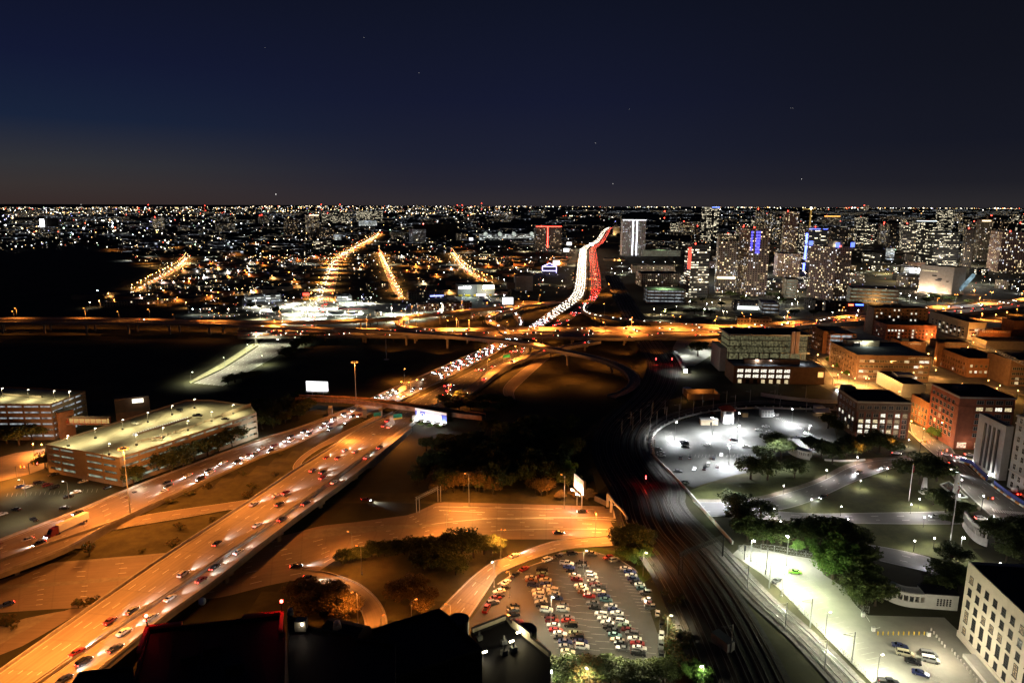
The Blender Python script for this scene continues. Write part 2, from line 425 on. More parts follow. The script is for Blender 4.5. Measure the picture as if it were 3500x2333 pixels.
# on-ramp curl, roads and islands at ground level
A, B = E2("11:1190,545 1010,640 800,740 520,890 400,1000 385,1075 470,1060", "11:1270,565 1080,660 900,760 660,850 500,960 460,1010 480,1045", 24, z=.25); road('slip_road', A, B, conc2, 1)
A, B = E2("01:1060,1500 1500,1425 2230,1325 2300,1300", "02:930,215 1300,150 1700,85 2040,22 2200,0", 18, z=.3); road('slip_road', A, B, conc2, 2)
U = W("02:-150,715 0,665 430,515 900,478 1500,420 12:330,250 640,165 970,130 1450,65 11:1690,1345 2150,1355 21:80,1360 980,1385 1060,1400", 0)
D_ = W("02:-150,960 0,940 480,908 880,890 1500,860 2000,800 12:200,690 480,640 640,560 780,467 1080,395 1800,315 2250,285 22:700,285 1060,310", 0)
A, B = even(U, 60), even(D_, 60); road('city_road', A, B, conc2, 9, dash=(3, 12), edge=False)
for s, m_ in (("02:-150,735 0,700 500,668 1160,615 1500,590 1500,622 1160,652 500,702 0,730 -150,768", pave), ("02:-150,700 0,655 430,508 500,492 1480,408 1500,420 900,480 430,522 0,672 -150,720", pave),
              ("12:500,205 900,170 1400,158 1700,150 1700,165 1300,200 820,250 480,290", pave), ("22:0,30 700,42 1050,55 1050,62 700,52 0,44", pave)):
    sheet('traffic_island', W(s, 0), None, m_, .14)
mk = MB()
for s in ("11:1700,1388 2100,1396 21:80,1400 500,1410", "11:1700,1420 2110,1440", "21:0,1490 900,1480 1060,1490", "22:0,110 600,90 1060,115", "22:0,205 600,190 1060,200", "12:1420,178 1640,150 2000,110 2352,95"):
    r = resamp(smooth(W(s, 0)), 6); mk.strip(lift(side(r, .15), .12), lift(side(r, -.15), .12))
struct('lane_paint', mk, paint)
A, B = E2("22:1060,255 600,288 440,320 200,410 0,480 12:2200,475 2000,620 1860,760 1730,890 1600,1030", "22:1045,345 640,365 400,430 180,520 0,590 12:2180,660 2090,800 1985,960 1900,1080", 34, z=0); RAMPR = (A, B)
road('ramp_road', A, B, conc, 3, .11)
for E in (A, B):
    mb = MB(); wallrow(mb, lift(E, .05), .35, .4); struct('kerb', mb, barr)
A, B = E2("12:480,560 660,578 830,622 1000,692 1130,800 1210,920 1238,1040 1230,1150", "12:480,640 600,668 760,720 900,812 1000,905 1040,1005 1045,1095 1030,1180", 30, z=0); LOOPR = (A, B)
road('loop_ramp', A, B, conc, 1, .11)
for E in (A, B):
    mb = MB(); wallrow(mb, lift(E, .05), .5, .5); struct('kerb', mb, barr)
sheet('road_verge', W("02:0,1060 230,990 480,940 800,890 870,900 560,990 350,1120 0,1260 -100,1290 -100,1090", 0), None, pave, .09)
sheet('side_road', W("02:-100,1290 0,1225 300,1060 480,960 620,910 870,890 700,950 430,1110 200,1240 0,1320 -100,1370", 0), None, conc2, .12)
A, B = E2("00:1960,1568 01:1000,0", "00:1960,1568 01:1000,0", 2) if 0 else (None, None)
sheet('street', W('01:-60,960 150,905 400,870 415,1040 250,1100 0,1160 -60,1180', 0), None, conc2, .06)
# white-lit boulevard leaving towards the interchange
A, B = E2("01:1730,285 2000,165 2352,-70 10:40,1420 150,1310 330,1200 560,1040 620,950", "01:1990,310 2352,110 10:250,1480 420,1380 520,1310 620,1200 700,1060 740,980", 30, z=.02); BLVD = (A, B)
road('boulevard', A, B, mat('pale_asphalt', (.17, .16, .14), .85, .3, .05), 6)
sheet('boulevard_verge', W("01:1700,285 1990,150 2352,-90 10:20,1400 120,1310 90,1290 -20,1380 01:2300,-100 1960,120 1690,270", 0), None, mat('bright_grass', (.30, .29, .17), .95, .4, .3), .03)  # one pale verge colour, much lighter than the other grass
# Riverfront-style streets of the mid city
STREETS = []
for s1, s2 in (("10:590,960 650,800 690,690 760,600 900,520 1050,450 1160,385", "10:750,980 790,800 800,690 830,620 960,530 1090,460 1185,390"),
               ("10:1150,560 1200,680 1260,850 1330,960", "10:1180,555 1240,660 1330,850 1390,960"),
               ("10:1800,560 1880,680 2010,780 2150,840", "10:1830,555 1910,670 2050,770 2200,830"),
               ("00:1160,915 1390,780 1590,670 1650,600", "00:1220,915 1450,790 1640,690 1680,600")):
    A, B = E2(s1, s2, 24, z=.05); STREETS.append((A, B)); road('street', A, B, paving('street_asphalt', (.16, .14, .12), .4, 0, .3) if len(STREETS) == 1 else MATS['street_asphalt'], 4, dash=(3, 6))
com = paving('forecourt_concrete', (.24, .23, .2), .1, 10, .45)
sheet('commercial_forecourt', W("10:-60,960 300,975 560,1000 640,960 760,980 900,1000 1480,1020 2000,1045 2280,1010 2352,1030 1700,1100 1400,1130 700,1150 300,1160 -60,1060", 0), None, com, .04)
sheet('depot_yard', W("10:1780,1000 1800,945 2250,965 2300,1030 2000,1050 1850,1040", 0), None, com, .06)
# ------------------------------------------------------------------ interchange flyovers
def fly(name, label, s, w, m=conc2, z=None, n=40, **k):
    c = even(smooth(W(s, z)), n); A, B = side(c, w/2), side(c, -w/2)
    bridge(name, label, A, B, m, 2, group='interchange flyovers', **k); return A, B
FLY = {}
FLY['front'] = fly('flyover', 'dark curved flyover sweeping across the front of the interchange and looping down', "00:-80,1178,13 700,1180 1300,1180 1900,1190 10:0,1212 700,1238 1300,1265 1900,1308 20:100,1345 300,1372 600,1440 21:760,28,11 930,72,9.5 1100,130,7.5 1200,195,5 1235,265,3.5 1210,325,2 1120,380,.8 1020,410,.4", 9, n=70, piers=42)
FLY['upper'] = fly('flyover', 'upper orange flyover on tall piers passing behind the front flyover', "00:-80,1150,13.5 700,1146 1300,1158 1700,1170 2352,1180 10:600,1180 1250,1152 1700,1102 2000,1067,12 2352,1047,10 20:200,1030,8 430,1008,6 540,995,5", 10, n=60, piers=45)
A, B = E2("10:-100,1256 500,1246 1000,1240 1700,1236 2352,1230 20:300,1228 900,1225 1500,1222 1970,1215 30:200,1180 400,1165 930,1100 1500,1040 2000,1005 2450,955", "10:-100,1310 500,1302 1000,1300 1700,1312 2352,1306 20:300,1306 900,1328 1500,1325 1970,1302 30:200,1240 400,1205 930,1170 1500,1120 2000,1085 2450,1030", 60, z=8); FLY['main'] = (A, B)
bridge('freeway_bridge', 'wide orange lit cross town freeway deck with streams of cars', A, B, conc2, 8, group='interchange flyovers', piers=40)
mb = MB(); c = [a.lerp(b, .5) for a, b in zip(A, B)]; wallrow(mb, c, 1, .5); solo('median_barrier', mb, barr, 'concrete barrier dividing the wide cross town freeway deck', 'barrier')
FLY['loop'] = fly('flyover', 'small loop ramp on the left of the interchange with an orange lit surface', "10:1560,1112,8 1420,1130,7 1345,1160,6 1335,1190,5 1385,1218,4 1500,1236,3 1640,1244,3", 9, n=30)
FLY['curl'] = fly('flyover', 'tight curling ramp packed with headlights in the middle of the interchange', "20:200,1035,9 10:2352,1070 2200,1095 2135,1140 2165,1185 2270,1230 20:60,1285 250,1300", 9, n=34)
FLY['tail'] = fly('flyover', 'ramp with a string of red tail lights leaving the jammed freeway', "20:790,1010,1 765,1065,3 800,1095,5 900,1125,7 1300,1172,8 1600,1195,8 1970,1215,8", 8, n=34)
FLY['exit'] = fly('flyover', 'lit exit ramp rising beside the freeway towards the flyovers', "11:1700,500,.4 1950,385,1.5 21:0,150,3.5 180,80,5 330,20,6 20:600,1400,7 900,1345,8", 9, n=30, m=conc)
FLY['inner'] = fly('flyover', 'short curved ramp carrying headlights down inside the interchange', "20:150,1090,5 205,1150,3 215,1195,1.5 190,1235,.5", 7, n=14, piers=90)
A, B = E2("21:330,80 200,180 60,300 40,380 110,440", "21:470,60 380,130 190,310 140,360 160,430", 20, z=.1); road('slip_road', A, B, conc2, 1)
# ------------------------------------------------------------------ rail bridge over the freeway
A = even(smooth(W("11:440,412,7.5 860,425 1150,455 1500,500 1760,540 2100,580")), 24); c = A
t = thing('rail_bridge', 'rust brown steel girder railway bridge crossing over the freeway', 'bridge', (c[8].x, c[8].y, 0))
for off in (3.4, -3.4):
    mb = MB(); wallrow(mb, side(c, off), 3.0, .5, 0, -1.8)
    for p in resamp(side(c, off-.3*(1 if off > 0 else 1)), 3): mb.box((p.x, p.y, p.z-1.8), (.25, .7, 3))
    mb.build('girder', mat('rusty_steel', (.36, .20, .12), .8, .4, .4), t)
mb = MB().strip(lift(side(c, 3.2), .1), lift(side(c, -3.2), .1)); mb.build('track_bed', ballast, t)
mb = MB().strip(lift(side(c, 3.2), -.6), lift(side(c, -3.2), -.6)); mb.build('underside', girdm, t)
mb = MB()
for off in (.75, -.75): wallrow(mb, side(c, off), .25, .14, 0, .1)
mb.build('rail', railm, t)
for x, y in ((728, 575), (1035, 590), (1178, 590), (1475, 640)):
    p = gt('11', x, y); mb = MB().box((p.x, p.y+1, -.2), (2.6, 6, 6.2), .2); mb.build('pier', girdm, t)
mb = MB()
for p in resamp(side(c, -4.2), 4): mb.tube((p.x, p.y, p.z), (p.x, p.y, p.z+1.3), .06)
for h in (.7, 1.3): wallrow(mb, side(c, -4.2), .08, .06, 0, h)
mb.build('handrail', MATS['rusty_steel'], t)
# ------------------------------------------------------------------ railway
ctr = smooth(W("20:1010,760,6 1130,1000 1260,1230 1440,1500 21:1480,150 1420,350 1250,520 1090,680 1035,800 1045,930 1130,1100 1260,1280 22:1330,180 1560,440 1760,740 1930,1060 2080,1400 2160,1600 2260,1850"), 2)
ctr = resamp(ctr, 12)
bed = MB().strip(lift(side(ctr, 16), .25), lift(side(ctr, -13), .25)); struct('railway_ballast', bed, ballast)
tr = MB(); sl = MB()
for off in (13, 8.5, 4, -.5, -5, -9.5):
    c = side(ctr, off)
    for r in (.75, -.75): wallrow(tr, side(c, r), .18, .11, 0, .42)
    for p, q in zip(c, c[1:]):
        if p.y > 430: continue
        for k in range(0, 12, 1):
            m_ = p.lerp(q, k/12); d = q-p; sl.box((m_.x, m_.y, m_.z+.27), (.24, 2.6, .14), math.atan2(d.y, d.x))
struct('rails', tr, railm); struct('sleepers', sl, wood)
LRT = smooth(W("31:680,498,6 300,470 0,450 21:1900,500 1700,540 1500,605 1370,690 1320,790 1340,900 1440,1040 1600,1240 22:1560,0 1900,330 2110,560 2352,830 32:300,1080 600,1380 800,1600 1000,1800"), 2)
LRT = resamp(LRT, 8)
bed = MB().strip(lift(side(LRT, 5.2), .32), lift(side(LRT, -5.2), .32)); struct('tram_ballast', bed, mat('pale_ballast', (.11, .10, .09), .95, .4, .8))
tr = MB(); sl = MB()
for off in (2.2, -2.2):
    c = side(LRT, off)
    for r in (.75, -.75): wallrow(tr, side(c, r), .18, .11, 0, .5)
    for p, q in zip(c, c[1:]):
        if p.y > 430: continue
        for k in range(8):
            m_ = p.lerp(q, k/8); d = q-p; sl.box((m_.x, m_.y, m_.z+.35), (.26, 2.5, .14), math.atan2(d.y, d.x))
struct('rails', tr, railm); struct('sleepers', sl, mat('concrete_sleeper', (.2, .19, .17), .9, .2, 1))
# wall of the tram line along the white lot
w_ = smooth(W("31:680,530,6 300,520 0,508 21:2000,528 1700,580 1500,660 1395,745 1365,830 1390,920"), 2)
mb = MB(); wallrow(mb, w_, 1.2, .5); wallrow(mb, side(w_, -.8), .5, 1.2)
for p in resamp(w_, 5): mb.box((p.x, p.y, p.z), (.8, .8, 2))
solo('retaining_wall', mb, mat('pale_concrete', (.45, .44, .42), .85, .15, .4), 'pale curved concrete wall with posts between the tram tracks and the white lit lot', 'wall')
# underpass portal at the end of the city roads
wl = W("21:985,1385,0 1060,1500 1130,1568 22:1110,130 1060,215"); wl = W("21:985,1385,0 1050,1480 22:1110,150 1150,215,0")
t = thing('railway_underpass', 'orange lit concrete portal where the city roads pass under the railway', 'bridge', (wl[1].x, wl[1].y, 0))
mb = MB(); r = resamp(wl, 2); wallrow(mb, r, 2.6, .8, 0, 4.7)
for p in resamp(wl, 5): mb.box((p.x, p.y, -.2), (2.0, 1.2, 7), 1.3)
mb.build('portal_wall', mat('portal_concrete', (.36, .32, .26), .85, .25, .3), t)
mb = MB(); inner = side(wl, 26); mb.strip([Vector((p.x, p.y, 6.15)) for p in inner], [Vector((p.x, p.y, 6.15)) for p in wl]); mb.strip([Vector((p.x, p.y, 5.3)) for p in wl], [Vector((p.x, p.y, 5.3)) for p in inner]); mb.build('bridge_deck', ballast, t)
brown_w = mat('stained_concrete', (.16, .12, .085), .9, .4, .3); mb = MB(); a = wl[0]; b = gt('21', 870, 1330); wallrow(mb, [a, Vector((b.x, b.y, 0))], 2.6, .8); mb.build('wing_wall', brown_w, t)  # this wing wall's colour is darkened to offset the billboard floodlight
mb = MB(); a = wl[-1]; b = gt('22', 1030, 330); wallrow(mb, [a, Vector((b.x, b.y, 0))], 4, .8); mb.build('wing_wall', MATS['portal_concrete'], t)
# ------------------------------------------------------------------ lots, park and right-hand streets
LOT = W("12:1960,1030 2080,880 2250,690 22:0,690 200,560 400,490 560,410 860,400 1090,470 1230,560 1330,670 1400,800 1470,930 1500,1010 1520,1180 1500,1300 1470,1430 1500,1568 1500,1800 300,1800 300,1300 0,1250 -150,1200", 0)
sheet('parking_lot', LOT, None, asph2, .07)
mb = MB(); wallrow(mb, lift(LOT[3:18], .07), .25, .4); struct('kerb', mb, barr)
sheet('lawn', W("22:560,400 700,345 860,350 1100,400 1110,465 860,395", 0), None, mat('lit_lawn', (.05, .085, .015), .95, .4, .5), .06)
sheet('white_lot', W("21:1385,830 1405,745 1500,665 1800,575 2000,535 31:0,515 480,525 650,640 680,800 500,900 0,960 21:2352,1060 2100,1110 1830,1190 1750,1220 1640,1170 1560,1065 1400,930", 6), None, asph2, .12)
sheet('annex_lot', W("22:2200,330 32:0,375 250,425 490,465 560,600 700,690 790,800 860,890 960,965 1640,985 1770,1110 2000,1540 2100,1800 1200,1800 1000,1568 680,1260 440,1010 200,760 0,590 22:2100,420", 6), None, paving('annex_asphalt', (.21, .20, .17), .05, 0, .5), .12)
sheet('plaza_lawn', W("21:1830,1400 1720,1240 1900,1180 2352,1150 31:0,1100 400,940 800,960 1230,930 1480,880 1700,1130 1900,1400 1900,1568 32:1850,330 2000,480 1700,560 1500,430 900,320 600,200 0,60 31:0,1440", 6), None, mat('plaza_grass', (.072, .078, .028), .95, .4, .12), .03)
A, B = E2("21:1750,1345 2000,1350 2352,1330 31:300,1245 560,1160 800,1020 1000,975 1230,955 1330,950", "21:1890,1480 2150,1470 2352,1440 31:300,1400 600,1280 830,1165 1080,1080 1230,1025 1400,990", 26, z=6); ELM = (A, B)
road('elm_street', A, B, paving('park_road', (.17, .165, .165), .4, 0, .25), 3, .1, dash=(2, 10))
for E in (A,):
    mb = MB().strip(lift(side(E, 3), .16), lift(E, .16)); struct('pavement', mb, pave)
A, B = E2("22:2150,60 32:-100,10 400,60 900,50 1500,40 1750,30", "22:2180,130 32:0,100 560,140 1100,150 1650,155 1800,150", 16, z=6); MAINST = (A, B); road('main_street', A, B, MATS['park_road'], 3, .1)
A, B = E2("32:880,318 1200,370 1500,440 1700,530 1850,640", "32:930,440 1100,490 1300,535 1500,580 1700,680", 14, z=6); COMST = (A, B); road('commerce_street', A, B, MATS['park_road'], 3, .1)
A, B = E2("31:1300,700 1480,870 1650,1000 1710,1130 1860,1300 2000,1420 2200,1620 2400,1800", "31:1700,850 1760,950 1990,1150 2352,1390 2700,1600 2900,1750 3100,1900 3200,2000", 24, z=6); HOUST = (A, B)
road('houston_street', A, B, paving('city_asphalt', (.20, .19, .17), .35, 0, .25), 5, .14)
A, B = E2("31:1330,640 1350,760 1500,850", "31:1480,690 1640,800 1700,860", 6, z=6); road('street', A, B, MATS['city_asphalt'], 3, .16)
A, B = E2("31:150,-120 430,0 560,120 700,330 680,400", "31:560,-120 620,0 770,150 900,260 1060,330", 10, z=6); road('street', A, B, MATS['city_asphalt'], 3, .16)
A, B = E2("31:700,300 900,270 1050,290", "31:700,345 900,320 1050,330", 5, z=6); road('street', A, B, MATS['city_asphalt'], 2, .18)
mk = MB()
for k in range(14):                                  # zebra crossings
    a = G(*T('31', 2070+k*22, 1412+k*2.2), 6); b = G(*T('31', 2090+k*24, 1438+k*2.2), 6); mk.strip(lift(side([a, b], .35), .2), lift(side([a, b], -.35), .2))
    a = G(*T('31', 2050+k*14, 1460+k*10), 6); b = G(*T('31', 2095+k*14, 1455+k*10), 6); mk.strip(lift(side([a, b], .3), .2), lift(side([a, b], -.3), .2))
struct('crosswalk_paint', mk, paint)
# ------------------------------------------------------------------ vehicles
def light(p, col, power, kind='SPOT', rot=(0, 0, 0), angle=155, blend=.7, r=.35, parent=None):  # serves real fixtures and added fill lights that have none
    l = bpy.data.lights.new('lamp_light', kind); l.energy = power; l.color = col; l.shadow_soft_size = r
    if kind == 'SPOT': l.spot_size = math.radians(angle); l.spot_blend = blend
    o = bpy.data.objects.new('lamp_light', l); COL.objects.link(o); o.location = p; o.rotation_euler = rot
    if parent: o.parent = parent; o.location = Vector(p)-parent.location
    return o
def carpaint(name, col, metal=.2):
    m = mat('paint_'+name, col, .28, .06, .5, metal, spec=.6); m.node_tree.nodes['Principled BSDF'].inputs['Coat Weight'].default_value = .6; return m
PAINT = {k: carpaint(k, c) for k, c in dict(white=(.75, .74, .71), black=(.010, .010, .012), grey=(.12, .12, .125), silver=(.45, .45, .44), red=(.30, .014, .014), maroon=(.16, .014, .016), blue=(.02, .05, .22), navy=(.012, .02, .09), teal=(.07, .17, .18), green=(.16, .24, .17), lime=(.25, .62, .06), cream=(.62, .55, .38), tan=(.42, .34, .22), brown=(.20, .07, .02), orange=(.7, .25, .03)).items()}
glassm = mat('tinted_glass', (.012, .013, .015), .06, 0, spec=.8)
lampc = mat('clear_lamp', (.6, .6, .6), .15, 0, spec=.8); lampr = mat('red_lamp', (.3, .01, .01), .2, 0, spec=.8)
HEAD = glow('headlight_on', (.93, .96, 1), 45); TAIL = glow('taillight_on', (1, .035, .02), 30)
rimm = mat('alloy_rim', (.4, .4, .4), .35, 0, metal=.8)
def loft(mb, secs, mi=0):                          # secs: (x, halfwidth_low, halfwidth_top, z0, zmid, z1)
    rings = []
    for x, a, b, z0, zm, z1 in secs: rings.append([(x, -a*.9, z0), (x, a*.9, z0), (x, a, zm), (x, b, z1), (x, -b, z1), (x, -a, zm)])
    for r, q in zip(rings, rings[1:]):
        for i in range(6): j = (i+1) % 6; mb.face([r[j], r[i], q[i], q[j]], mi)
    mb.face(rings[0], mi); mb.face(rings[-1][::-1], mi)
CARS = {}
def car_proto(kind):
    # local frame: x forward, length about 4.7 m
    h = {'sedan': 1.44, 'suv': 1.75, 'pickup': 1.85, 'van': 1.85}[kind]; l = {'sedan': 4.75, 'suv': 4.8, 'pickup': 5.8, 'van': 5.1}[kind]; w = .92 if kind == 'sedan' else .97
    X = l/2; hood = {'sedan': .93, 'suv': 1.1, 'pickup': 1.15, 'van': 1.12}[kind]; belt = hood+.02
    b = MB()
    tail = {'sedan': .98, 'suv': belt, 'pickup': 1.12, 'van': belt}[kind]
    loft(b, [(-X, w*.86, w*.8, .45, .62, tail-.18), (-X+.12, w*.97, w*.88, .28, .6, tail-.02), (-X+.9, w, w*.9, .22, .62, tail), (0, w, w*.9, .22, .62, belt), (X-1.35, w, w*.9, .22, .62, hood), (X-.35, w*.97, w*.86, .24, .58, hood-.12), (X-.05, w*.85, w*.72, .32, .52, hood-.3), (X, w*.78, w*.66, .4, .5, hood-.4)])
    # greenhouse: x of rear base, rear top, front top, front base
    gx_ = {'sedan': (-X+.75, -X+1.5, .35, X-1.45), 'suv': (-X+.08, -X+.45, .45, X-1.35), 'pickup': (-X+2.05, -X+2.25, .75, X-1.5), 'van': (-X+.08, -X+.35, .95, X-.95)}[kind]
    gb = MB(); z0 = belt-.03; zt = h-.06; wb, wt = w*.87, w*.70
    q = [(gx_[0], -wb, z0), (gx_[3], -wb, z0), (gx_[3], wb, z0), (gx_[0], wb, z0), (gx_[1], -wt, zt), (gx_[2], -wt, zt), (gx_[2], wt, zt), (gx_[1], wt, zt)]
    gb.hexa(q)
    rz = [(gx_[1]-.05, -wt-.03), (gx_[2]+.08, -wt-.02), (gx_[2]+.08, wt+.02), (gx_[1]-.05, wt+.03)]
    b.hexa([(x, y, zt-.02) for x, y in rz]+[(x*.97+.01, y*.9, h) for x, y in rz])
    for s in (-1, 1):                              # pillars and mirrors
        for xb, xt in ((gx_[0], gx_[1]), (gx_[3], gx_[2]), ((gx_[0]+gx_[3])*.5-.1, (gx_[1]+gx_[2])*.5)):
            b.tube((xb, s*wb*1.005, z0), (xt, s*wt*1.01, zt), .045, n=4)
        b.box((gx_[3]-.35, s*(w+.1), belt-.05), (.16, .2, .14))
    if kind == 'pickup':
        b.box((-X+1.05, 0, 1.121), (1.75, w*1.5, .03), mi=1)
        for s in (-1, 1): b.box((-X+1.05, s*w*.84, 1.1), (1.9, .12, .14))
        b.box((-X+.1, 0, 1.0), (.1, w*1.5, .24))
    if kind in ('suv', 'van'):
        for s in (-1, 1): b.tube((gx_[1]+.2, s*wt*.9, h+.04), (gx_[2]-.2, s*wt*.9, h+.04), .03, n=4, mi=1)
    wr = .34 if kind == 'sedan' else .38; wm = MB(); n = 12
    wm.tube((0, -.12, 0), (0, .12, 0), wr, n=n)
    hm = MB().box((0, 0, -.08), (.07, .40, .15)); tm = MB().box((0, 0, -.1), (.08, .36, .2))
    root = thing('car_'+kind, 'x', 'car')
    bo = bpy.data.objects.new('body', b.mesh('body', [PAINT['white'], blackm])); go = bpy.data.objects.new('windows', gb.mesh('windows', glassm))
    wme = wm.mesh('wheel', [tyre, rimm]); hme = hm.mesh('headlight', lampc); tme = tm.mesh('taillight', lampr)
    kids = [bo, go]; rme = MB().tube((0, -.135, 0), (0, .135, 0), wr*.6, n=8).mesh('rim', rimm)
    for sx in (-X+.95, X-.95):
        for s in (-1, 1): o = bpy.data.objects.new('wheel', wme); o.location = (sx, s*(w-.12), wr); kids.append(o)
    for s in (-1, 1):
        o = bpy.data.objects.new('headlight', hme); o.location = (X-.0, s*(w*.56), hood-.46); o.scale = (1, .8, 1); kids.append(o)
        o = bpy.data.objects.new('taillight', tme); o.location = (-X-.01, s*w*.62, tail-.26); kids.append(o)
    for k in kids:
        COL.objects.link(k); k.parent = root
        for sl_ in k.material_slots: sl_.link = 'OBJECT'
    for k in kids:
        for sl_, m_ in zip(k.material_slots, k.data.materials): sl_.material = m_
    for k in [k for k in kids if k.name.startswith('wheel')]: o = bpy.data.objects.new('rim', rme); COL.objects.link(o); o.parent = k
    CARS[kind] = root
for k in ('sedan', 'suv', 'pickup', 'van'): car_proto(k)
USED = set()
GRP = {'sedan': 'sedan', 'suv': 'suv', 'pickup': 'pickup truck', 'van': 'minivan'}
NAME = {'sedan': 'sedan_car', 'suv': 'suv_car', 'pickup': 'pickup_truck', 'van': 'minivan'}
def put_car(pos, rz, kind, col, label, group, lit=False):
    r = CARS[kind]
    if kind in USED: r = copy_tree(r)
    USED.add(kind)
    r.name = NAME[kind]; r.location = pos; r.rotation_euler = (0, 0, rz); tag(r, label, 'pickup truck' if kind == 'pickup' else 'car', group)
    for c in r.children:
        if c.name.startswith('body'): c.material_slots[0].material = PAINT[col]
        if c.name.startswith('headlight'): c.material_slots[0].material = HEAD if lit else lampc
        if c.name.startswith('taillight'): c.material_slots[0].material = TAIL if lit else lampr
    if lit:
        l = light((0, 0, 0), (.93, .96, 1), 9e3 if kind != 'pickup' else 7e3, 'SPOT', (0, math.radians(-81), 0), 55, 1, .15); l.parent = r; l.location = (2.7, 0, .75)
    return r
# far cars: one mesh, four slots
fm = MB(); loft(fm, [(-2.3, .85, .75, .3, .6, .95), (0, .92, .85, .25, .6, 1.), (2.3, .8, .7, .3, .55, .75)])
fm.hexa([(-1.7, -.78, .95), (.9, -.78, .95), (.9, .78, .95), (-1.7, .78, .95), (-1.1, -.62, 1.5), (.2, -.62, 1.5), (.2, .62, 1.5), (-1.1, .62, 1.5)], 1)
for s in (-1, 1):
    fm.box((2.3, s*.62, .52), (.12, .42, .24), mi=2); fm.box((-2.3, s*.62, .62), (.12, .42, .24), mi=3)
    for x in (-1.4, 1.4): fm.tube((x, s*.7, .33), (x, s*.93, .33), .33, n=8, mi=4)
FARM = fm.mesh('car', [PAINT['white'], glassm, glow('far_headlight', (.95, .95, 1), 36), glow('far_taillight', (1, .03, .02), 40), tyre])
def far_car(pos, rz, col, label, group):
    o = bpy.data.objects.new('car', FARM); COL.objects.link(o); o.location = pos; o.rotation_euler = (0, 0, rz)
    o.material_slots[0].link = 'OBJECT'; o.material_slots[0].material = PAINT[col]; tag(o, label, 'car', group); return o
def dirpix(k, x, y, ang, z):                       # heading in plan of a photo direction (degrees, up positive)
    a = math.radians(ang); p = G(*T(k, x, y), z); q = G(*T(k, x+14*math.cos(a), y-14*math.sin(a)), z); d = q-p; return math.atan2(d.y, d.x)
def row(k, ang, kindcols, where, group, z=None, lit=False, base=.08):
    out = []
    for i, it in enumerate(kindcols.split()):
        f = it.split(','); x, y = float(f[0]), float(f[1]); col, kd = f[2], {'s': 'sedan', 'u': 'suv', 'p': 'pickup', 'v': 'van'}[f[3] if len(f) > 3 else 's']
        a = float(f[4]) if len(f) > 4 else ang
        p = gt(k, x, y, .7) if z is None else G(*T(k, x, y), z+.7)
        p.z -= .7-base
        rz = dirpix(k, x, y, a, p.z+.6)+rnd.uniform(-.03, .03)
        if not lit and rnd.random() < .4: rz += math.pi
        out.append(put_car(p, rz, kd, col, '', group, lit))
        n = i+1
        out[-1]['label'] = f"{col} {GRP[kd]}, {'first' if n == 1 else ordinal(n)+''} {where}"
    return out
LOTG = 'cars parked in the crowded lot'
row('22', -5, "400,553,black,u 400,592,green 300,625,silver 405,622,maroon 305,652,brown 430,645,cream 320,690,navy,u 437,680,blue 465,712,white 362,742,white 495,740,white,u 370,777,white,u 505,772,silver 385,812,silver 530,805,navy 390,845,silver 415,873,black,p 580,868,grey 438,912,white,u 585,907,silver,u", 'from the far end, back left rows of the crowded lot', LOTG)
row('22', -5, "475,972,black 628,980,grey 490,1008,maroon,u 632,1012,red 500,1050,silver 657,1047,black,u 525,1093,red 560,1124,white 698,1122,green 565,1160,black 712,1152,black,u 607,1196,navy 747,1195,navy 613,1240,grey 757,1240,white,u 630,1285,cream 642,1330,white 780,1320,black 800,1358,grey", 'from the far end, front left rows of the crowded lot', LOTG)
row('22', -6, "620,498,white,p 750,492,black,u 640,530,blue 768,525,grey 665,567,black 690,605,white 835,594,white,u 712,640,maroon 845,624,white,u 855,660,silver 740,697,white 877,687,maroon 760,722,cream 905,712,grey,p 775,757,brown 910,750,white 820,788,red 952,785,navy 852,850,grey 970,822,teal", 'from the far end, back middle rows of the crowded lot', LOTG)
row('22', -8, "875,893,black 1012,878,silver 1045,914,navy 927,954,white,u 1067,943,white 952,992,white 1092,987,black 982,1028,white 1112,1019,white,u 1002,1066,black 1135,1058,green 1037,1098,black 1172,1090,maroon 1050,1136,teal 1205,1124,grey,u 1070,1180,tan 1225,1170,white 1107,1213,black 1250,1210,red 1120,1255,grey 1270,1252,white 1260,1300,black,u 1115,1382,white,u", 'from the far end, front middle rows of the crowded lot', LOTG)
row('22', -4, "1147,545,white 1182,572,blue 1195,605,white 1215,635,navy 1240,665,black 1280,690,white 1295,723,teal 1330,760,grey,u 1345,822,silver 1367,856,maroon 1385,892,grey,p 1435,940,white,s,82 1470,1045,black,s,86 1467,1140,silver,s,86 1462,1225,grey,s,88 1465,1308,black,s,88", 'from the far end along the right kerb of the crowded lot', LOTG)
row('22', 32, "78,665,white 160,597,black,s,40 242,545,red,s,28 447,462,white,u,20 545,432,black,s,20 668,408,black,u,6 845,408,grey,s,-8 990,442,red,s,15 1045,467,silver,u,15", 'from the left along the curved far kerb of the crowded lot', LOTG)
row('12', 12, "2280,718,black 2237,745,white 2232,787,black 2205,806,maroon 2182,848,grey,u 2125,900,red,p,62 2360,878,black 2362,912,grey 2366,955,black 2398,1022,maroon", 'from the far end along the left kerb of the crowded lot', LOTG)
ANX = 'vehicles parked in the bright lot by the tracks'
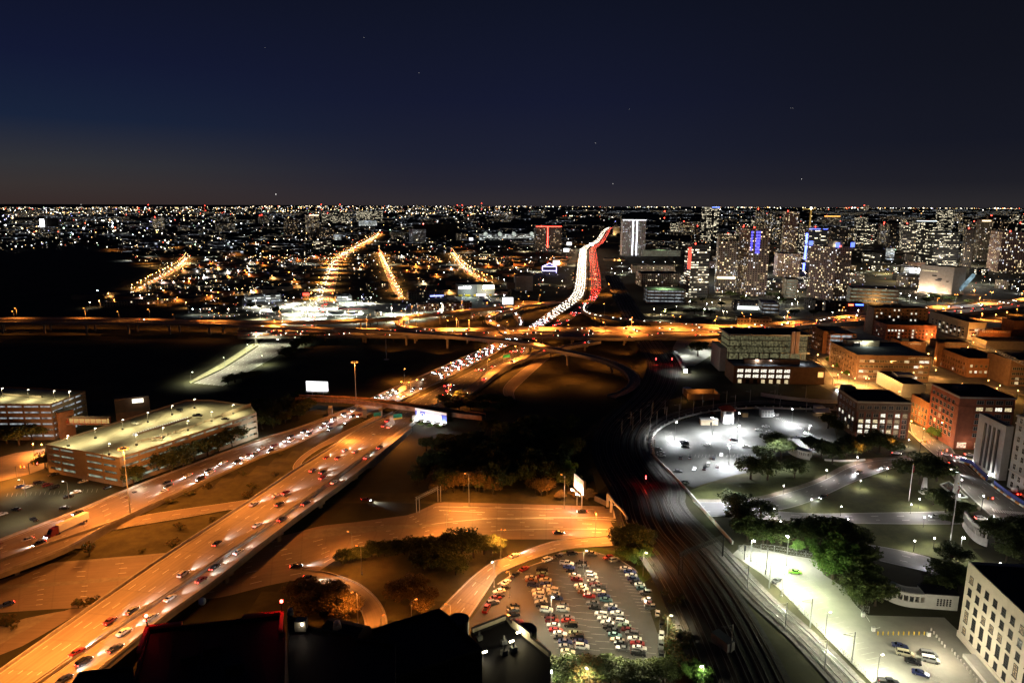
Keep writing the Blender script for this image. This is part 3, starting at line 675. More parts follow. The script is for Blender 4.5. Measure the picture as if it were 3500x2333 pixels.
for s, l in (("305,572,lime,s,-6", 'lime green hatchback under the brightest lamp of the lot by the tracks'), ("140,652,black,s,35", 'black car by the fence below the lime green hatchback'), ("1245,1232,navy,s,-10", 'dark blue sedan, farthest of the parked group by the bollards'), ("1290,1302,cream,v,-12", 'cream minivan parked between a blue and a black sedan'), ("1362,1372,black,s,-14", 'black sedan parked below the cream minivan'), ("1500,1307,grey,v,-8", 'grey minivan parked tight behind a white one'), ("1515,1357,white,v,-12", 'white minivan with a long shadow in the bright lot'), ("1430,1477,navy,s,-15", 'dark sedan parked alone nearest the pale stone building'), ("1145,1556,black,p,-8", 'black pickup truck cut by the bottom edge of the photo')):
    row('32', 0, s, '', ANX)[0]['label'] = l
row('21', -4, "1655,797,white 1675,820,black,u 1680,850,black 1435,870,silver 1460,905,white 1465,927,white 1635,947,black,u,88 1720,947,black,s,88 1870,832,white 2112,787,black 2335,700,silver 2225,850,white 2000,920,white,s,82 1932,952,black,u,75 1887,1007,white,u,75 1850,1042,black,s,70 1965,1022,white,s,75 1757,1047,silver,s,65 1612,1068,grey 1672,1167,black 1920,550,maroon", 'listed car scattered over the white lit lot', 'cars in the white lit lot')
row('31', -3, "45,668,white 80,718,white 415,736,silver 337,768,black 115,566,white,u,75 150,566,white,s,75", 'car near the right end of the white lit lot', 'cars in the white lit lot')
row('01', 16, "180,1202,blue 245,1208,white 345,1172,black,u 425,1192,maroon,u 485,1210,black,u 475,1097,black 740,1160,tan 965,1212,black 675,1256,white 612,1293,black 580,1394,black,s,5 300,1497,black,s,-25 145,1406,black,s,-8 15,1452,silver", 'car of the half empty lot below the parking garage', 'cars in the half empty lot')
def number_cars(group, base_fn):
    for g in group: pass
for gname, txt in (('cars in the white lit lot', 'in the white lit lot'), ('cars in the half empty lot', 'in the half empty lot')):
    cs = [o for o in COL.objects if o.get('group') == gname]; cnt = {}
    for o in sorted(cs, key=lambda o: proj(o.location)[0]):
        body = [c for c in o.children if c.name.startswith('body')][0].material_slots[0].material.name.replace('paint_', ''); kd = o.name.split('.')[0].replace('_car', '').replace('_', ' ')
        k = (body, kd); cnt[k] = cnt.get(k, 0)+1; o['label'] = f"{body} {kd} {txt}, {'leftmost' if cnt[k] == 1 else ordinal(cnt[k])+' from the left'} of that colour"
STG = 'cars waiting on the city streets'
for k, s, l in (('31', "1212,907,white,s,-5", 'white car waiting beside the old brick corner building'), ('31', "1660,918,white,s,-8", 'white car turning at the corner, leftmost of the waiting cars'), ('31', "1752,932,black,s,-8", 'black car between two white cars at the corner'), ('31', "1787,947,white,s,-5", 'white car just below the black car at the corner'), ('31', "1866,921,white,s,-5", 'white car at the corner touching the grey slab building'), ('31', "1692,982,black,s,25", 'dark car with headlights on crossing the wide street'), ('31', "1717,1062,white,s,-20", 'white car beside the big oak on the wide street'), ('31', "1967,1490,white,u,-3", 'white wagon parked behind the curved white colonnade'), ('31', "690,290,white,s,10", 'white car on the lit side street behind the brick building'), ('31', "675,330,black,s,-60", 'dark car waiting at the light behind the brick building')):
    row(k, 0, s, '', STG, lit=True)[0]['label'] = l
# moving traffic near the camera
def moving(k, ang, s, z, where, group):
    return row(k, ang, s, where, group, z, True)
MV = 'cars driving on the freeway'
moving('02', 33, "690,1288,red 1030,1252,black 750,1372,black,u 570,1530,navy,s,36", 9, 'from the left on the nearest stretch of the freeway bridge', MV)
moving('02', 34, "1105,1107,white 985,1007,maroon 1180,917,black 1345,977,silver 1520,805,white", 8.6, 'from the left on the bridge by the red edged roof', MV)
moving('02', 36, "1635,592,white,u 1800,642,maroon 1920,530,black 1940,317,black 2130,392,white", 8, 'from the left on the middle of the freeway bridge', MV)
moving('11', 30, "45,1360,white 80,1546,white 245,1281,white 272,1360,black 330,1258,maroon 300,1495,black 512,1354,black", 7, 'from the left where the bridge crosses the dark road', MV)
moving('11', 32, "572,1058,maroon 660,1075,black 660,1125,red 765,1165,white", 5.8, 'from the left on the bridge past the slip road', MV)
moving('11', 34, "697,948,red 797,950,maroon 857,880,white 952,890,white 1055,945,white 1172,856,black,u", 3.8, 'from the left on the descending end of the bridge', MV)
moving('11', 36, "1117,748,white 1297,758,black 1210,661,red 1255,673,white 1240,617,red", 1.8, 'from the left below the rail bridge', MV)
MS = 'cars with headlights on the southbound freeway'
SLN = 200
def toward(k, ang, s, z, where):
    return row(k, ang+180, s, where, MS, z, True)
toward('02', 22, "240,287,white 348,317,black 0,340,maroon 5,382,white 695,45,black", 5.5, 'from the left around the long white trailer lorry')
toward('01', 24, "2277,915,black 2215,925,maroon 2180,938,white 1995,991,white 2122,982,black 2182,986,white 1865,1063,black 1880,1082,white 1680,1106,white 1790,1137,black,u 1490,1172,black 1502,1202,black 1455,1251,white 1195,1267,black 1130,1317,maroon 1000,1386,black 1002,1410,white", 1.2, 'car counted along the garage on the headlight carriageway')
toward('11', 27, "50,920,white 110,866,white 195,886,black 225,841,maroon 337,790,white 380,797,white,v 377,760,black 510,766,white 540,736,black 495,711,black 547,705,white 660,670,maroon 725,656,maroon 730,690,black 690,632,black 760,596,black 762,616,white 872,630,white 850,556,black 877,570,white 927,575,black 987,571,maroon 937,525,white", .5, 'car counted from the garage corner to the rail bridge')
toward('11', 27, "1145,406,black 1195,386,white 1212,405,silver 1150,436,white 1200,436,white 1240,451,white 1287,446,black 1257,356,black 1302,336,white 1282,382,black 1327,351,white 1347,397,white 1397,391,tan 1467,346,black 1547,326,black 1567,246,white 1480,326,black", .45, 'car counted just beyond the rail bridge')
MO = 'cars on the wide orange city roads'
for k, s, z, l in (('22', "757,34,black,s,180", .1, 'black car with headlights on the orange road by the underpass'), ('22', "550,222,black,s,0", .1, 'black car with headlights on the near orange road below the underpass'), ('22', "150,428,white,s,22", .1, 'white car on the curved ramp beside the crowded lot'), ('12', "425,519,black,s,10", .1, 'dark car with a red tail light in the shadow under the bridge'), ('12', "540,624,black,s,-5", .1, 'dark car entering the loop ramp beside the freeway bridge'), ('11', "1050,1322,maroon,s,-10", .1, 'car with red lights on the dark road behind the bridge'), ('02', "55,865,blue,s,200", .1, 'blue car with bright headlights on the low road at the left edge')):
    row(k, 0, s, '', MO, z, True)[0]['label'] = l
ME = 'cars on the park streets'
for s, l in (("880,1077,black,s,200", 'black car with headlights on the curving park street'), ("1100,1037,white,s,195", 'white car at the upper end of the curving park street'), ("556,1296,black,s,205", 'dark car with a red glow behind it on the park street'), ("5,1386,maroon,s,200", 'dark red car at the lower end of the park street'), ("1560,1470,silver,s,180", 'silver car on the straight street across the lawn')):
    row('31', 0, s, '', ME, None, True)[0]['label'] = l
row('32', 0, "1625,578,black,s,165", '', ME, None, True)[0]['label'] = 'dark car with red brake lights on the street behind the pale building'
row('32', 0, "1715,600,maroon,s,160", '', ME, None, True)[0]['label'] = 'second car with red brake lights by the corner of the pale building'
RG = 'cars on the garage roof'
for s, l in (("1205,640,white,s,-12", 'white car alone on the lit roof deck of the garage'), ("1605,520,black,s,-10", 'black car on the far side of the garage roof deck'), ("1765,572,black,p,0", 'dark pickup on the lower slope of the garage roof'), ("2015,602,black,s,0", 'dark car under the sloping wall of the garage roof'), ("1408,768,silver,s,5", 'silver car half hidden by the wall on the garage roof')):
    row('01', 0, s, '', RG, 15.9, base=.05)[0]['label'] = l
for k in CARS:
    if k not in USED: bpy.data.objects.remove(CARS[k])
# lorry
def lorry(k, x, y, ang, z, label, cab='maroon', box=(.75, .72, .62), L=14):
    p = G(*T(k, x, y), z+1.5); p.z = z+.05; rz = dirpix(k, x, y, ang, z+1)
    t = thing('lorry', label, 'lorry', p, None, rz)
    def add(nm, mb, m):
        o = bpy.data.objects.new(nm, mb.mesh(nm, m)); COL.objects.link(o); o.parent = t; return o
    add('trailer', MB().box((-2.5, 0, 1.1), (L, 2.5, 2.9)), mat('trailer_skin', box, .5, .08, 1))
    add('chassis', MB().box((-1.5, 0, .7), (L+2, 1.2, .35)), blackm)
    c = MB(); c.hexa([(L/2-2.2, -1.2, .6), (L/2+1.8, -1.2, .6), (L/2+1.8, 1.2, .6), (L/2-2.2, 1.2, .6), (L/2-2.2, -1.15, 3.6), (L/2+.2, -1.1, 3.6), (L/2+.2, 1.1, 3.6), (L/2-2.2, 1.15, 3.6)]); c.box((L/2+2.1, 0, .7), (1.6, 1.9, 1.1)); add('cab', c, PAINT[cab])
    add('windscreen', MB().hexa([(L/2+1.25, -1.0, 1.9), (L/2+1.3, -1.0, 1.9), (L/2+1.3, 1.0, 1.9), (L/2+1.25, 1.0, 1.9), (L/2+.5, -.95, 3.2), (L/2+.62, -.95, 3.2), (L/2+.62, .95, 3.2), (L/2+.5, .95, 3.2)]), glassm)
    for x in (-L/2-1.2, -L/2, L/2-2.4, L/2-1.2, L/2+1.9):
        for s in (-1, 1): add('wheel', MB().tube((x, s*.95, .5), (x, s*1.25, .5), .5, n=10), tyre)
    for s in (-1, 1):
        add('headlight', MB().box((L/2+2.95, s*.75, .95), (.1, .4, .25)), HEAD); add('taillight', MB().box((-L/2-2.5-.02+0.0, s*.9, 1.0), (.08, .4, .2)), TAIL)
    return t
lorry('02', 600, 170, 205, 4.8, 'long white trailer lorry with a dark red cab on the headlight carriageway')
lorry('11', 1360, 352, 207, .4, 'white box lorry in the traffic just beyond the rail bridge', 'white', L=8)
# ------------------------------------------------------------------ jammed traffic farther up the freeway
def lanes_fill(A, B, n, lo, hi, gap, fwd, label, group, cap, zoff, t0=0., t1=1.):
    objs = []; N_ = len(A); tot = sum((A[i+1]-A[i]).length for i in range(N_-1))
    for k in range(n):
        fr = lo+(hi-lo)*(k+.5)/n; rowp = [a.lerp(b, fr) for a, b in zip(A, B)]
        s = rnd.random()*gap; acc = 0; nxt = s
        for i in range(N_-1):
            p, q = rowp[i], rowp[i+1]; l = (q-p).length
            while nxt < acc+l:
                f = (nxt-acc)/l; c = p.lerp(q, f)+(b_ := Vector((rnd.uniform(-.5, .5), 0, 0))); u = nxt/tot
                if t0 <= u <= t1:
                    d = q-p; rz = math.atan2(d.y, d.x)+(0 if fwd else math.pi); c.z += zoff; objs.append((c, rz))
                nxt += gap*rnd.uniform(.75, 1.7)
            acc += l
    return objs
COLS = ['white', 'black', 'silver', 'grey', 'maroon', 'navy', 'white', 'tan', 'red', 'black']
jam_s = lanes_fill(*SB2, 5, .06, .9, 14, False, '', '', 0, .07, .05, 1.)
jam_n = lanes_fill(*NB3, 5, .08, .95, 23, True, '', '', 0, .07, .33, 1.)
thin_n = lanes_fill(*NB3, 5, .08, .95, 60, True, '', '', 0, .07, .02, .33)
jam_f = []
for i, (A, B) in enumerate(FN): jam_f += [(c, r, i) for c, r in lanes_fill(A, B, 4, .05, .95, 14, i == 1, '', '', 0, .06)]
stuffS, stuffN = [], []
jam_s.sort(key=lambda a: a[0].length); jam_n.sort(key=lambda a: a[0].length)
for i, (c, rz) in enumerate(jam_s):
    if i < 95: far_car(c, rz, rnd.choice(COLS), 'car with bright headlights packed in the jam on the left carriageway', 'cars in the headlight jam')
    else: stuffS.append((c, rz))
for i, (c, rz) in enumerate(jam_n):
    if i < 25: far_car(c, rz, rnd.choice(COLS), 'car with red tail lights packed in the jam on the right carriageway', 'cars in the tail light jam')
    else: stuffN.append((c, rz))
for c, rz in thin_n: far_car(c, rz, rnd.choice(COLS), 'car with red tail lights spread over the open carriageway below the flyovers', 'cars in the thin northbound traffic')
for nm, (A, B), n, gap, fw, z in (('main', FLY['main'], 3, 48, True, .06), ('main', FLY['main'], 3, 44, False, .06), ('curl', FLY['curl'], 1, 26, True, .06), ('tail', FLY['tail'], 1, 14, True, .06), ('inner', FLY['inner'], 1, 12, True, .06), ('upper', FLY['upper'], 1, 120, True, .06), ('exit', FLY['exit'], 1, 40, True, .06), ('loop', FLY['loop'], 1, 14, False, .06)):
    lo, hi = (.08, .45) if (nm == 'main' and not fw) else ((.55, .94) if nm == 'main' else (.2, .8))
    if nm == 'main' and n == 3: gap = gap
    for c, rz in lanes_fill(A, B, n, lo, hi, gap, fw, '', '', 0, z):
        if nm in ('main', 'tail'): stuffN.append((c, rz)); continue
        far_car(c, rz, rnd.choice(COLS), {'main': 'car crossing the wide orange lit deck of the cross town freeway', 'curl': 'car with headlights on the tight curling ramp', 'tail': 'car in the string of red tail lights on the ramp', 'inner': 'car with headlights on the short inner ramp', 'upper': 'car passing along the upper flyover', 'exit': 'car climbing the lit exit ramp', 'loop': 'car on the small orange loop ramp'}[nm], 'cars on the '+{'main': 'cross town freeway', 'curl': 'curling ramp', 'tail': 'tail light ramp', 'inner': 'inner ramp', 'upper': 'upper flyover', 'exit': 'exit ramp', 'loop': 'loop ramp'}[nm])
# dense far traffic as one mass per carriageway
JH = glow('jam_headlight', (1, .88, .70), 17); JT = glow('jam_taillight', (1, .06, .03), 22)
def traffic_mass(name, lst, label, glowm):
    mb = MB()
    for c, rz in lst:
        co, si = math.cos(rz), math.sin(rz)
        def tr_(x, y): return (c.x+x*co-y*si, c.y+x*si+y*co)
        mb.box((c.x, c.y, c.z+.25), (4.5, 1.8, .75), rz); q = tr_(-.2, 0); mb.box((q[0], q[1], c.z+1), (2.4, 1.5, .45), rz)
        for s in (-.6, .6):
            q = tr_(2.32, s); mb.box((q[0], q[1], c.z+.45), (.2, .5, .45), rz, 1)
            q = tr_(-2.32, s); mb.box((q[0], q[1], c.z+.55), (.2, .34, .26), rz, 2)
    o = mb.build(name, [PAINT['grey'], JH, JT]); o['kind'] = 'stuff'; tag(o, label, 'traffic')
SBs = [(c, r) for c, r, i in jam_f if i == 0]; NBs = [(c, r) for c, r, i in jam_f if i == 1]
av = [q for A, B in STREETS for q in lanes_fill(A, B, 2, .08, .46, 45, False, '', '', 0, .1)+lanes_fill(A, B, 2, .54, .92, 45, True, '', '', 0, .1)]+lanes_fill(*BLVD, 3, .08, .45, 60, False, '', '', 0, .1, .3)+lanes_fill(*BLVD, 3, .55, .95, 40, True, '', '', 0, .1, .45)
traffic_mass('distant_traffic', stuffS+SBs+stuffN+NBs+av, 'blazing river of white headlights and red tail lights on the freeway towards the horizon', None)
# ------------------------------------------------------------------ trees
def crown_mesh(name, seed, n=3600, clumps=52, leaf=.7, flat=.85):
    r = random.Random(seed); mb = MB(); cs = []
    for i in range(clumps):
        th = r.random()*2*math.pi; u = r.uniform(-.35, 1); rr = math.sqrt(max(0, 1-u*u)); k = r.uniform(.45, .95) if i > 8 else r.uniform(.1, .5)
        cs.append((math.cos(th)*rr*k, math.sin(th)*rr*k, u*k*flat, r.uniform(.16, .34)))
    for i in range(n):
        c = r.choice(cs); d = Vector((r.gauss(0, 1), r.gauss(0, 1), r.gauss(0, 1))).normalized()*c[3]*r.uniform(.55, 1.05)
        p = Vector((c[0], c[1], c[2]))+Vector((d.x, d.y, d.z*.8)); a = Vector((r.gauss(0, 1), r.gauss(0, 1), r.gauss(0, .6))).normalized(); b = a.cross(Vector((r.random(), r.random(), r.random()))).normalized()
        s = leaf*r.uniform(.05, .11); mb.face([p-a*s, p-b*s*.7, p+a*s, p+b*s*.7], r.randrange(2))
    return mb
def leafm(n, c):
    m = mat(n, c, .7, .45, .6); b = m.node_tree.nodes['Principled BSDF']; b.inputs['Subsurface Weight'].default_value = 0; return m
leafA, leafB = leafm('oak_leaf', (.045, .062, .018)), leafm('oak_leaf_pale', (.075, .095, .025))
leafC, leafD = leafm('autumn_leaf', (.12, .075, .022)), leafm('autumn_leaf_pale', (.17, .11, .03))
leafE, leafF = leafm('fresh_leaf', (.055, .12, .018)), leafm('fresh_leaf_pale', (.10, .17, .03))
bark = mat('bark', (.06, .045, .032), .95, .4, 2)
CROWN = {}
for i in range(4): CROWN['oak', i] = crown_mesh('crown', 11+i).mesh('crown', [leafA, leafB])
for i in range(2): CROWN['autumn', i] = crown_mesh('crown', 31+i, 3200, 44).mesh('crown', [leafC, leafD])
for i in range(2): CROWN['green', i] = crown_mesh('crown', 41+i, 3600, 46, .7, 1.).mesh('crown', [leafE, leafF])
for i in range(2): CROWN['bush', i] = crown_mesh('crown', 51+i, 700, 16, 1.1, .8).mesh('crown', [leafA, leafC])
tk = MB()
pts = [(0, 0, 0), (.03, .01, .5), (0, .04, 1)]
tk.tube(pts[0], pts[1], .12, .085, 7); tk.tube(pts[1], pts[2], .085, .05, 7)
for i in range(7):
    a = i*2.4; tk.tube((0.01, .02, .55+.06*i), (.55*math.cos(a), .55*math.sin(a), 1.05+.1*(i % 3)), .05, .015, 5)
TRUNK = tk.mesh('trunk', bark)
def tree(p, h, w, kind='oak', label='', group=None, cat='tree', trunk=.3):
    nm = {'oak': 'oak_tree', 'autumn': 'autumn_tree', 'green': 'green_tree', 'bush': 'bush'}[kind]
    t = thing(nm, label, cat, p, group); n = {'oak': 4, 'autumn': 2, 'green': 2, 'bush': 2}[kind]
    c = bpy.data.objects.new('crown', CROWN[kind, rnd.randrange(n)]); COL.objects.link(c); c.parent = t
    zc = h*trunk; c.location = (0, 0, zc+(h-zc)*.38); c.scale = (w*.58, w*.58*rnd.uniform(.85, 1.1), (h-zc)*.72); c.rotation_euler = (0, 0, rnd.random()*6.3)
    k = bpy.data.objects.new('trunk', TRUNK); COL.objects.link(k); k.parent = t; s = h*trunk+(h-zc)*.3; k.scale = (w*.34, w*.34, s); k.rotation_euler = (0, 0, rnd.random()*6.3)
    if kind == 'bush': k.scale = (w*.3, w*.3, h*.4); c.location = (0, 0, h*.35); c.scale = (w/2, w/2, h*.62)
    return t
def trees(k, data, kind, base, group, num=True, trunk=.3, cat='tree', side_='left'):
    out = []
    for it in data.split():
        f = [float(q) for q in it.split(',')]; out.append(tree(gt(k, f[0], f[1]), f[2], f[3], kind, base, group, cat, trunk))
    if num and len(out) > 1: number_off(out, base, group, side_)
    elif len(out) == 1: out[0]['label'] = base; del out[0]['group']
    return out
# ------------------------------------------------------------------ lamps
OR, WA, WH, GR, BL = (1, .31, .048), (1, .80, .50), (.92, .96, 1), (.80, 1, .66), (.25, .25, 1)
LM = {}
GL = {}
def glowc(c, s):
    k = (c, s)
    if k not in GL: GL[k] = glow('lamp_glow', c, s); MATS.pop('lamp_glow')
    return GL[k]
def lampmesh(h, arm, kind):
    k = (round(h), arm, kind)
    if k in LM: return LM[k]
    p = MB(); hd = MB()
    if kind == 'mast':
        p.tube((0, 0, 0), (0, 0, h), .42, .16, 8); p.tube((0, 0, 0), (0, 0, .3), 2.6, n=12)
        p.tube((0, 0, h-.6), (0, 0, h-.2), 1.5, n=12)
        for i in range(8):
            a = i*math.pi/4; x, y = 1.9*math.cos(a), 1.9*math.sin(a); hd.box((x, y, h-.75), (.8, .8, .5))
    elif kind == 'globe':
        p.tube((0, 0, 0), (0, 0, h-.3), .09, .06, 6); p.tube((0, 0, 0), (0, 0, .5), .2, .1, 6); hd.ball((0, 0, h), .28)
    elif kind == 'twin':
        p.tube((0, 0, 0), (0, 0, h), .16, .09, 6); p.tube((-1.6, 0, h), (1.6, 0, h), .06, n=5)
        for s in (-1, 1): hd.box((s*1.6, 0, h-.18), (.9, .5, .22))
    else:
        p.tube((0, 0, 0), (0, 0, h-.4), .14, .08, 6); p.tube((0, 0, 0), (0, 0, .5), .3, n=8)
        p.tube((0, 0, h-.4), (arm, 0, h), .06, n=5); hd.box((arm+.25, 0, h-.2), (.9, .42, .24))
    LM[k] = (p.mesh('pole', steel if kind != 'globe' else dkst), hd.mesh('lamp_head', blackm)); return LM[k]
def lamp(k, x, y, h, col, power, group='', base='', kind='arm', arm=1.6, rz=None, glow_s=60, up=None, angle=155, tilt=0, lit=True):
    if up is None: up = h
    p = gt(k, x, y, up); p.z -= h                      # head pixel -> foot
    nm = {'mast': 'high_mast_light', 'globe': 'globe_lamp', 'twin': 'twin_street_lamp', 'arm': 'street_lamp'}[kind]
    rz = rnd.random()*6.28 if rz is None else math.radians(rz)
    t = thing(nm, base, 'street lamp', p, group or None)
    pm, hm = lampmesh(h, arm, kind)
    for n_, me in (('pole', pm), ('lamp_head', hm)):
        o = bpy.data.objects.new(n_, me); COL.objects.link(o); o.parent = t; o.rotation_euler = (0, 0, rz)
        if n_ == 'lamp_head': o.material_slots[0].link = 'OBJECT'; o.material_slots[0].material = glowc(col, glow_s) if lit else dkst
    if power and lit:
        ax = 0 if kind in ('mast', 'globe', 'twin') else arm+.3
        light(p+Vector((ax*math.cos(rz), ax*math.sin(rz), h-(.9 if kind == 'mast' else .35))), col, power, 'POINT' if kind == 'globe' else 'SPOT', (math.radians(tilt), 0, rz+math.pi/2) if tilt else (0, 0, 0), angle, .7, .3, t)
    return t
def lamps(k, data, h, col, power, base, group, side_='left', **kw):
    out = [lamp(k, *[float(q) for q in it.split(',')][:2], h, col, power*(float(it.split(',')[2]) if it.count(',') > 1 else 1), group, base, **kw) for it in data.split()]
    if len(out) > 1: number_off(out, base, group, side_)
    else: del out[0]['group']
    return out
# high masts
for k, x, y, h, pw, l in (('01', 1100, 862, 34, 1.5e5, 'tall high mast light in the grass between the freeways before the large garage'), ('11', 945, 92, 36, 1.6e5, 'tall high mast light beside the rust brown rail bridge')):
    t = lamp(k, x, y, h, OR, 0, '', l, 'mast', glow_s=2.5); light(t.location+Vector((0, 0, h-1.5)), OR, pw*(.8 if k == '01' else .55), 'POINT' if k == '01' else 'SPOT', angle=140, r=1.5, parent=t)
t = lamp('10', 1222, 1232, 30, OR, 0, '', 'unlit thin high mast in the dark field before the flyovers', 'mast', lit=False)
EXTRA = [('02', 250, 760, 32, 8e4), ('02', 1150, 700, 32, 5e4), ('11', 250, 1000, 32, 3.5e4), ('22', 1400, 150, 16, 9e3)]  # added orange lights high in the air, no fixtures modelled
# orange poles round the city roads
LO = 'orange street lamps along the city roads and ramps'
out = []
for s, k, h, pw in (("965,737", '12', 13, 1.6e4), ("1450,832", '12', 12, 1.0e4), ("1767,40,1.5", '12', 13, 3.2e4), ("2250,207,1", '12', 12, 2.2e4), ("1000,347,1", '12', 12, 1.6e4), ("918,222,1", '12', 11, 1.8e4), ("1966,1090,1", '11', 17, 4.2e4), ("602,1107,1", '21', 17, 4.5e4), ("30,215,1", '22', 12, 2.6e4)):
    out += lamps(k, s, h, OR, pw*1.0, 'orange street lamp by the city roads', LO, glow_s=2)
for k, x, y, h, pw in (('22', 880, 30, 12, 2.4e4), ('12', 2330, 560, 11, 2.2e4), ('12', 1800, 860, 11, 2.4e4), ('12', 1180, 980, 11, 1.5e4)):
    out.append(lamp(k, x, y, h, OR, pw, LO, '', glow_s=1.5, arm=1.2))
number_off(out, 'orange street lamp by the city roads', LO)
# added overhead lights, without masts, for the freeway bridge and city roads
for i, pw in ((2, 1.6e4), (11, 7e4), (21, 8e4), (31, 6e4)): p = NB1[0][i]; light(p+Vector((-9, 3, 31)), OR, pw*1.35, 'SPOT', angle=135, r=1.5)
for k, x, y in (('02', 900, 600), ('22', 300, 150), ('12', 2100, 200), ('21', 700, 1420)): light(gt(k, x, y, 28), OR, 2.6e4)
# crowded lot
lamps('22', "773,385 1310,396 482,785 1525,960 818,1452", 11, (1, .93, .60), 1.2e4, 'slim pole lamp lighting the crowded parking lot', 'lamps of the crowded lot', glow_s=8, arm=.8)
lamps('12', "2192,477", 11, (1, .86, .56), 9e3, 'slim pole lamp between the ramp and the crowded lot', 'x', glow_s=8, arm=.8)
light(gt('22', 1040, 700, 13), (1, .93, .62), 1.6e4); light(gt('22', 1180, 1150, 13), (1, .93, .62), 1.6e4); light(gt('22', 560, 1150, 13), (1, .93, .62), 1.3e4); light(gt('22', 200, 850, 13), (1, .93, .62), 1.3e4)
lamps('22', "1845,1416 487,1447", 8, (.95, 1, .7), 3e3, 'short pole lamp beside a tree at the bottom edge', 'lamps at the bottom edge', glow_s=25, arm=.5)
# white lot
lamps('21', "1593,633 1930,592 2158,552 2078,842", 11, WH, 9.5e4, 'blazing white lamp of the white lit lot', 'lamps of the white lit lot', glow_s=140, arm=.4)
lamps('21', "2156,668", 10, WH, 6e4, 'dim lamp pole beside the small tower in the white lit lot', 'x', glow_s=60, arm=.4)
lamps('31', "290,517 435,660", 10, WH, 7e4, 'white lit lot lamp near the brick corner building', 'lamps at the end of the white lot', glow_s=20, arm=.4)
# bright lot by the tracks
lamps('32', "203,588 597,940 1063,1320", 9, (.98, 1, .74), 3.4e4, 'black floodlight pole on the fence of the bright lot', 'floodlights along the fence', glow_s=6, arm=.9, rz=20, angle=165)
lamps('32', "250,263", 12, (.93, 1, .85), 4.5e4, 'star bright floodlight at the top of the bright lot', 'x', glow_s=120, arm=.4)
lamps('22', "2275,292", 9, (.93, 1, .85), 1.8e4, 'star bright lamp under the trees by the tracks', 'x', glow_s=120, arm=.4)
lamps('32', "1800,264", 9, (1, .96, .88), 5e3, 'star bright white lamp before the curved colonnade', 'x', glow_s=120, arm=.4)
# plaza lamps
PL = 'globe lamps of the park'
o1 = []
for k, s in (('31', "207,1200 590,1062 895,1155 1135,1046 455,1322 123,1402 720,1386 1346,1366 1420,1318,2 1455,980 1798,1146 1992,1291,1.5 2085,1473 1463,1481 782,1498 180,1518 866,945 1325,790,2"), ('21', "2090,1271"), ('32', "1377,298 1553,275 2140,498")):
    for it in s.split():
        f = [float(q) for q in it.split(',')]; o1.append(lamp(k, f[0], f[1], 4.6, (1, .93, .84), 3000*(f[2] if len(f) > 2 else 1), PL, '', 'globe', glow_s=26))
number_off(o1, 'white globe lamp of the park lawns and kerbs', PL)
o1 = []
for k, s in (('31', "1347,622 1458,690 510,30 645,130 725,186 940,241 966,243 2140,306 1565,167 2035,260 790,208 843,240 1240,360 690,210 1560,60 1800,290 2110,330 2300,350 2000,330 1700,330 1600,620 1330,560"), ('30', "1900,1355,2.2 1395,1375 655,1016 1027,980 2113,1010 1900,1290 510,1470 760,1470 1530,1290 1600,1320 1850,1400,1.5 2100,1440 1250,1440 1500,1460 900,1400")):
    for it in s.split():
        f = [float(q) for q in it.split(',')]; o1.append(lamp(k, f[0], f[1], 7, (1, .46, .115), 1.5e4*(f[2] if len(f) > 2 else 1), 'orange lamps of the brick quarter', '', 'globe', glow_s=40))
number_off(o1, 'orange lamp among the brick quarter streets', 'orange lamps of the brick quarter')
lamps('30', "1747,932 2065,907 2400,940", 14, OR, 7e4, 'tall twin armed orange lamp beside the freeway near the concrete cube', 'twin lamps by the freeway', kind='twin', glow_s=40)
# interchange lamps
o1 = []
for k, s in (('00', "1553,1106,.06 1785,1131,.06 1963,1116,.06"), ('10', "1497,1115 1765,1166 1875,1156 1968,1156 2140,1006"), ('20', "270,946 960,1016 965,1180 1200,1179 1620,1131 1580,1116 1925,1160 2205,1096 2260,1106 405,1285 140,1391 875,1141 1005,836")):
    for it in s.split():
        f = [float(q) for q in it.split(',')]; o1.append(lamp(k, f[0], f[1], 14, OR, 1.1e5*(f[2] if len(f) > 2 else 1), 'x', '', glow_s=40 if len(f) < 3 else 3, up=18, arm=2))
for nm, st, off, z in (('main', 5, 0, 14), ('front', 10, 2, 15), ('upper', 6, -2, 14), ('curl', 9, 0, 14), ('loop', 9, 0, 14), ('exit', 9, 0, 14)):
    A, B = FLY[nm]; c = [a.lerp(b, .02) for a, b in zip(A, B)]
    if nm == 'front': c = c[:40]
    for i in range(2, len(c)-1, st):
        p = c[i]; t = thing('street_lamp', '', 'street lamp', p, 'x'); pm, hm = lampmesh(12, 1.6, 'arm'); d = c[i+1]-c[i]; rz = math.atan2(d.y, d.x)-math.pi/2
        for n_, me in (('pole', pm), ('lamp_head', hm)):
            o = bpy.data.objects.new(n_, me); COL.objects.link(o); o.parent = t; o.rotation_euler = (0, 0, rz)
            if n_ == 'lamp_head': o.material_slots[0].link = 'OBJECT'; o.material_slots[0].material = glowc(OR, 14)
        light(p+Vector((2.5*math.cos(rz), 2.5*math.sin(rz), 11.4)), OR, ((.65 if nm == 'main' else .45 if nm == 'upper' else .1)+.6*sstep((proj(p)[0]-450)/700))*{'main': 1.7e5, 'front': 5e4, 'upper': 9e4}.get(nm, 9e4), parent=t); o1.append(t)
number_off(o1, 'orange lamp among the interchange flyovers', 'orange lamps of the interchange')
o1 = []
A, B = BLVD
for i in range(0, 29, 3):
    p = A[i]+Vector((-2, 0, 0)); o1.append(lamp('00', *[(a-b)/SS for a, b in zip(proj(p+Vector((0, 0, 9))), (SX[0], SY[0]))], 9, (.97, 1, .66), 1.5e4, 'x', '', glow_s=12, arm=1.5))
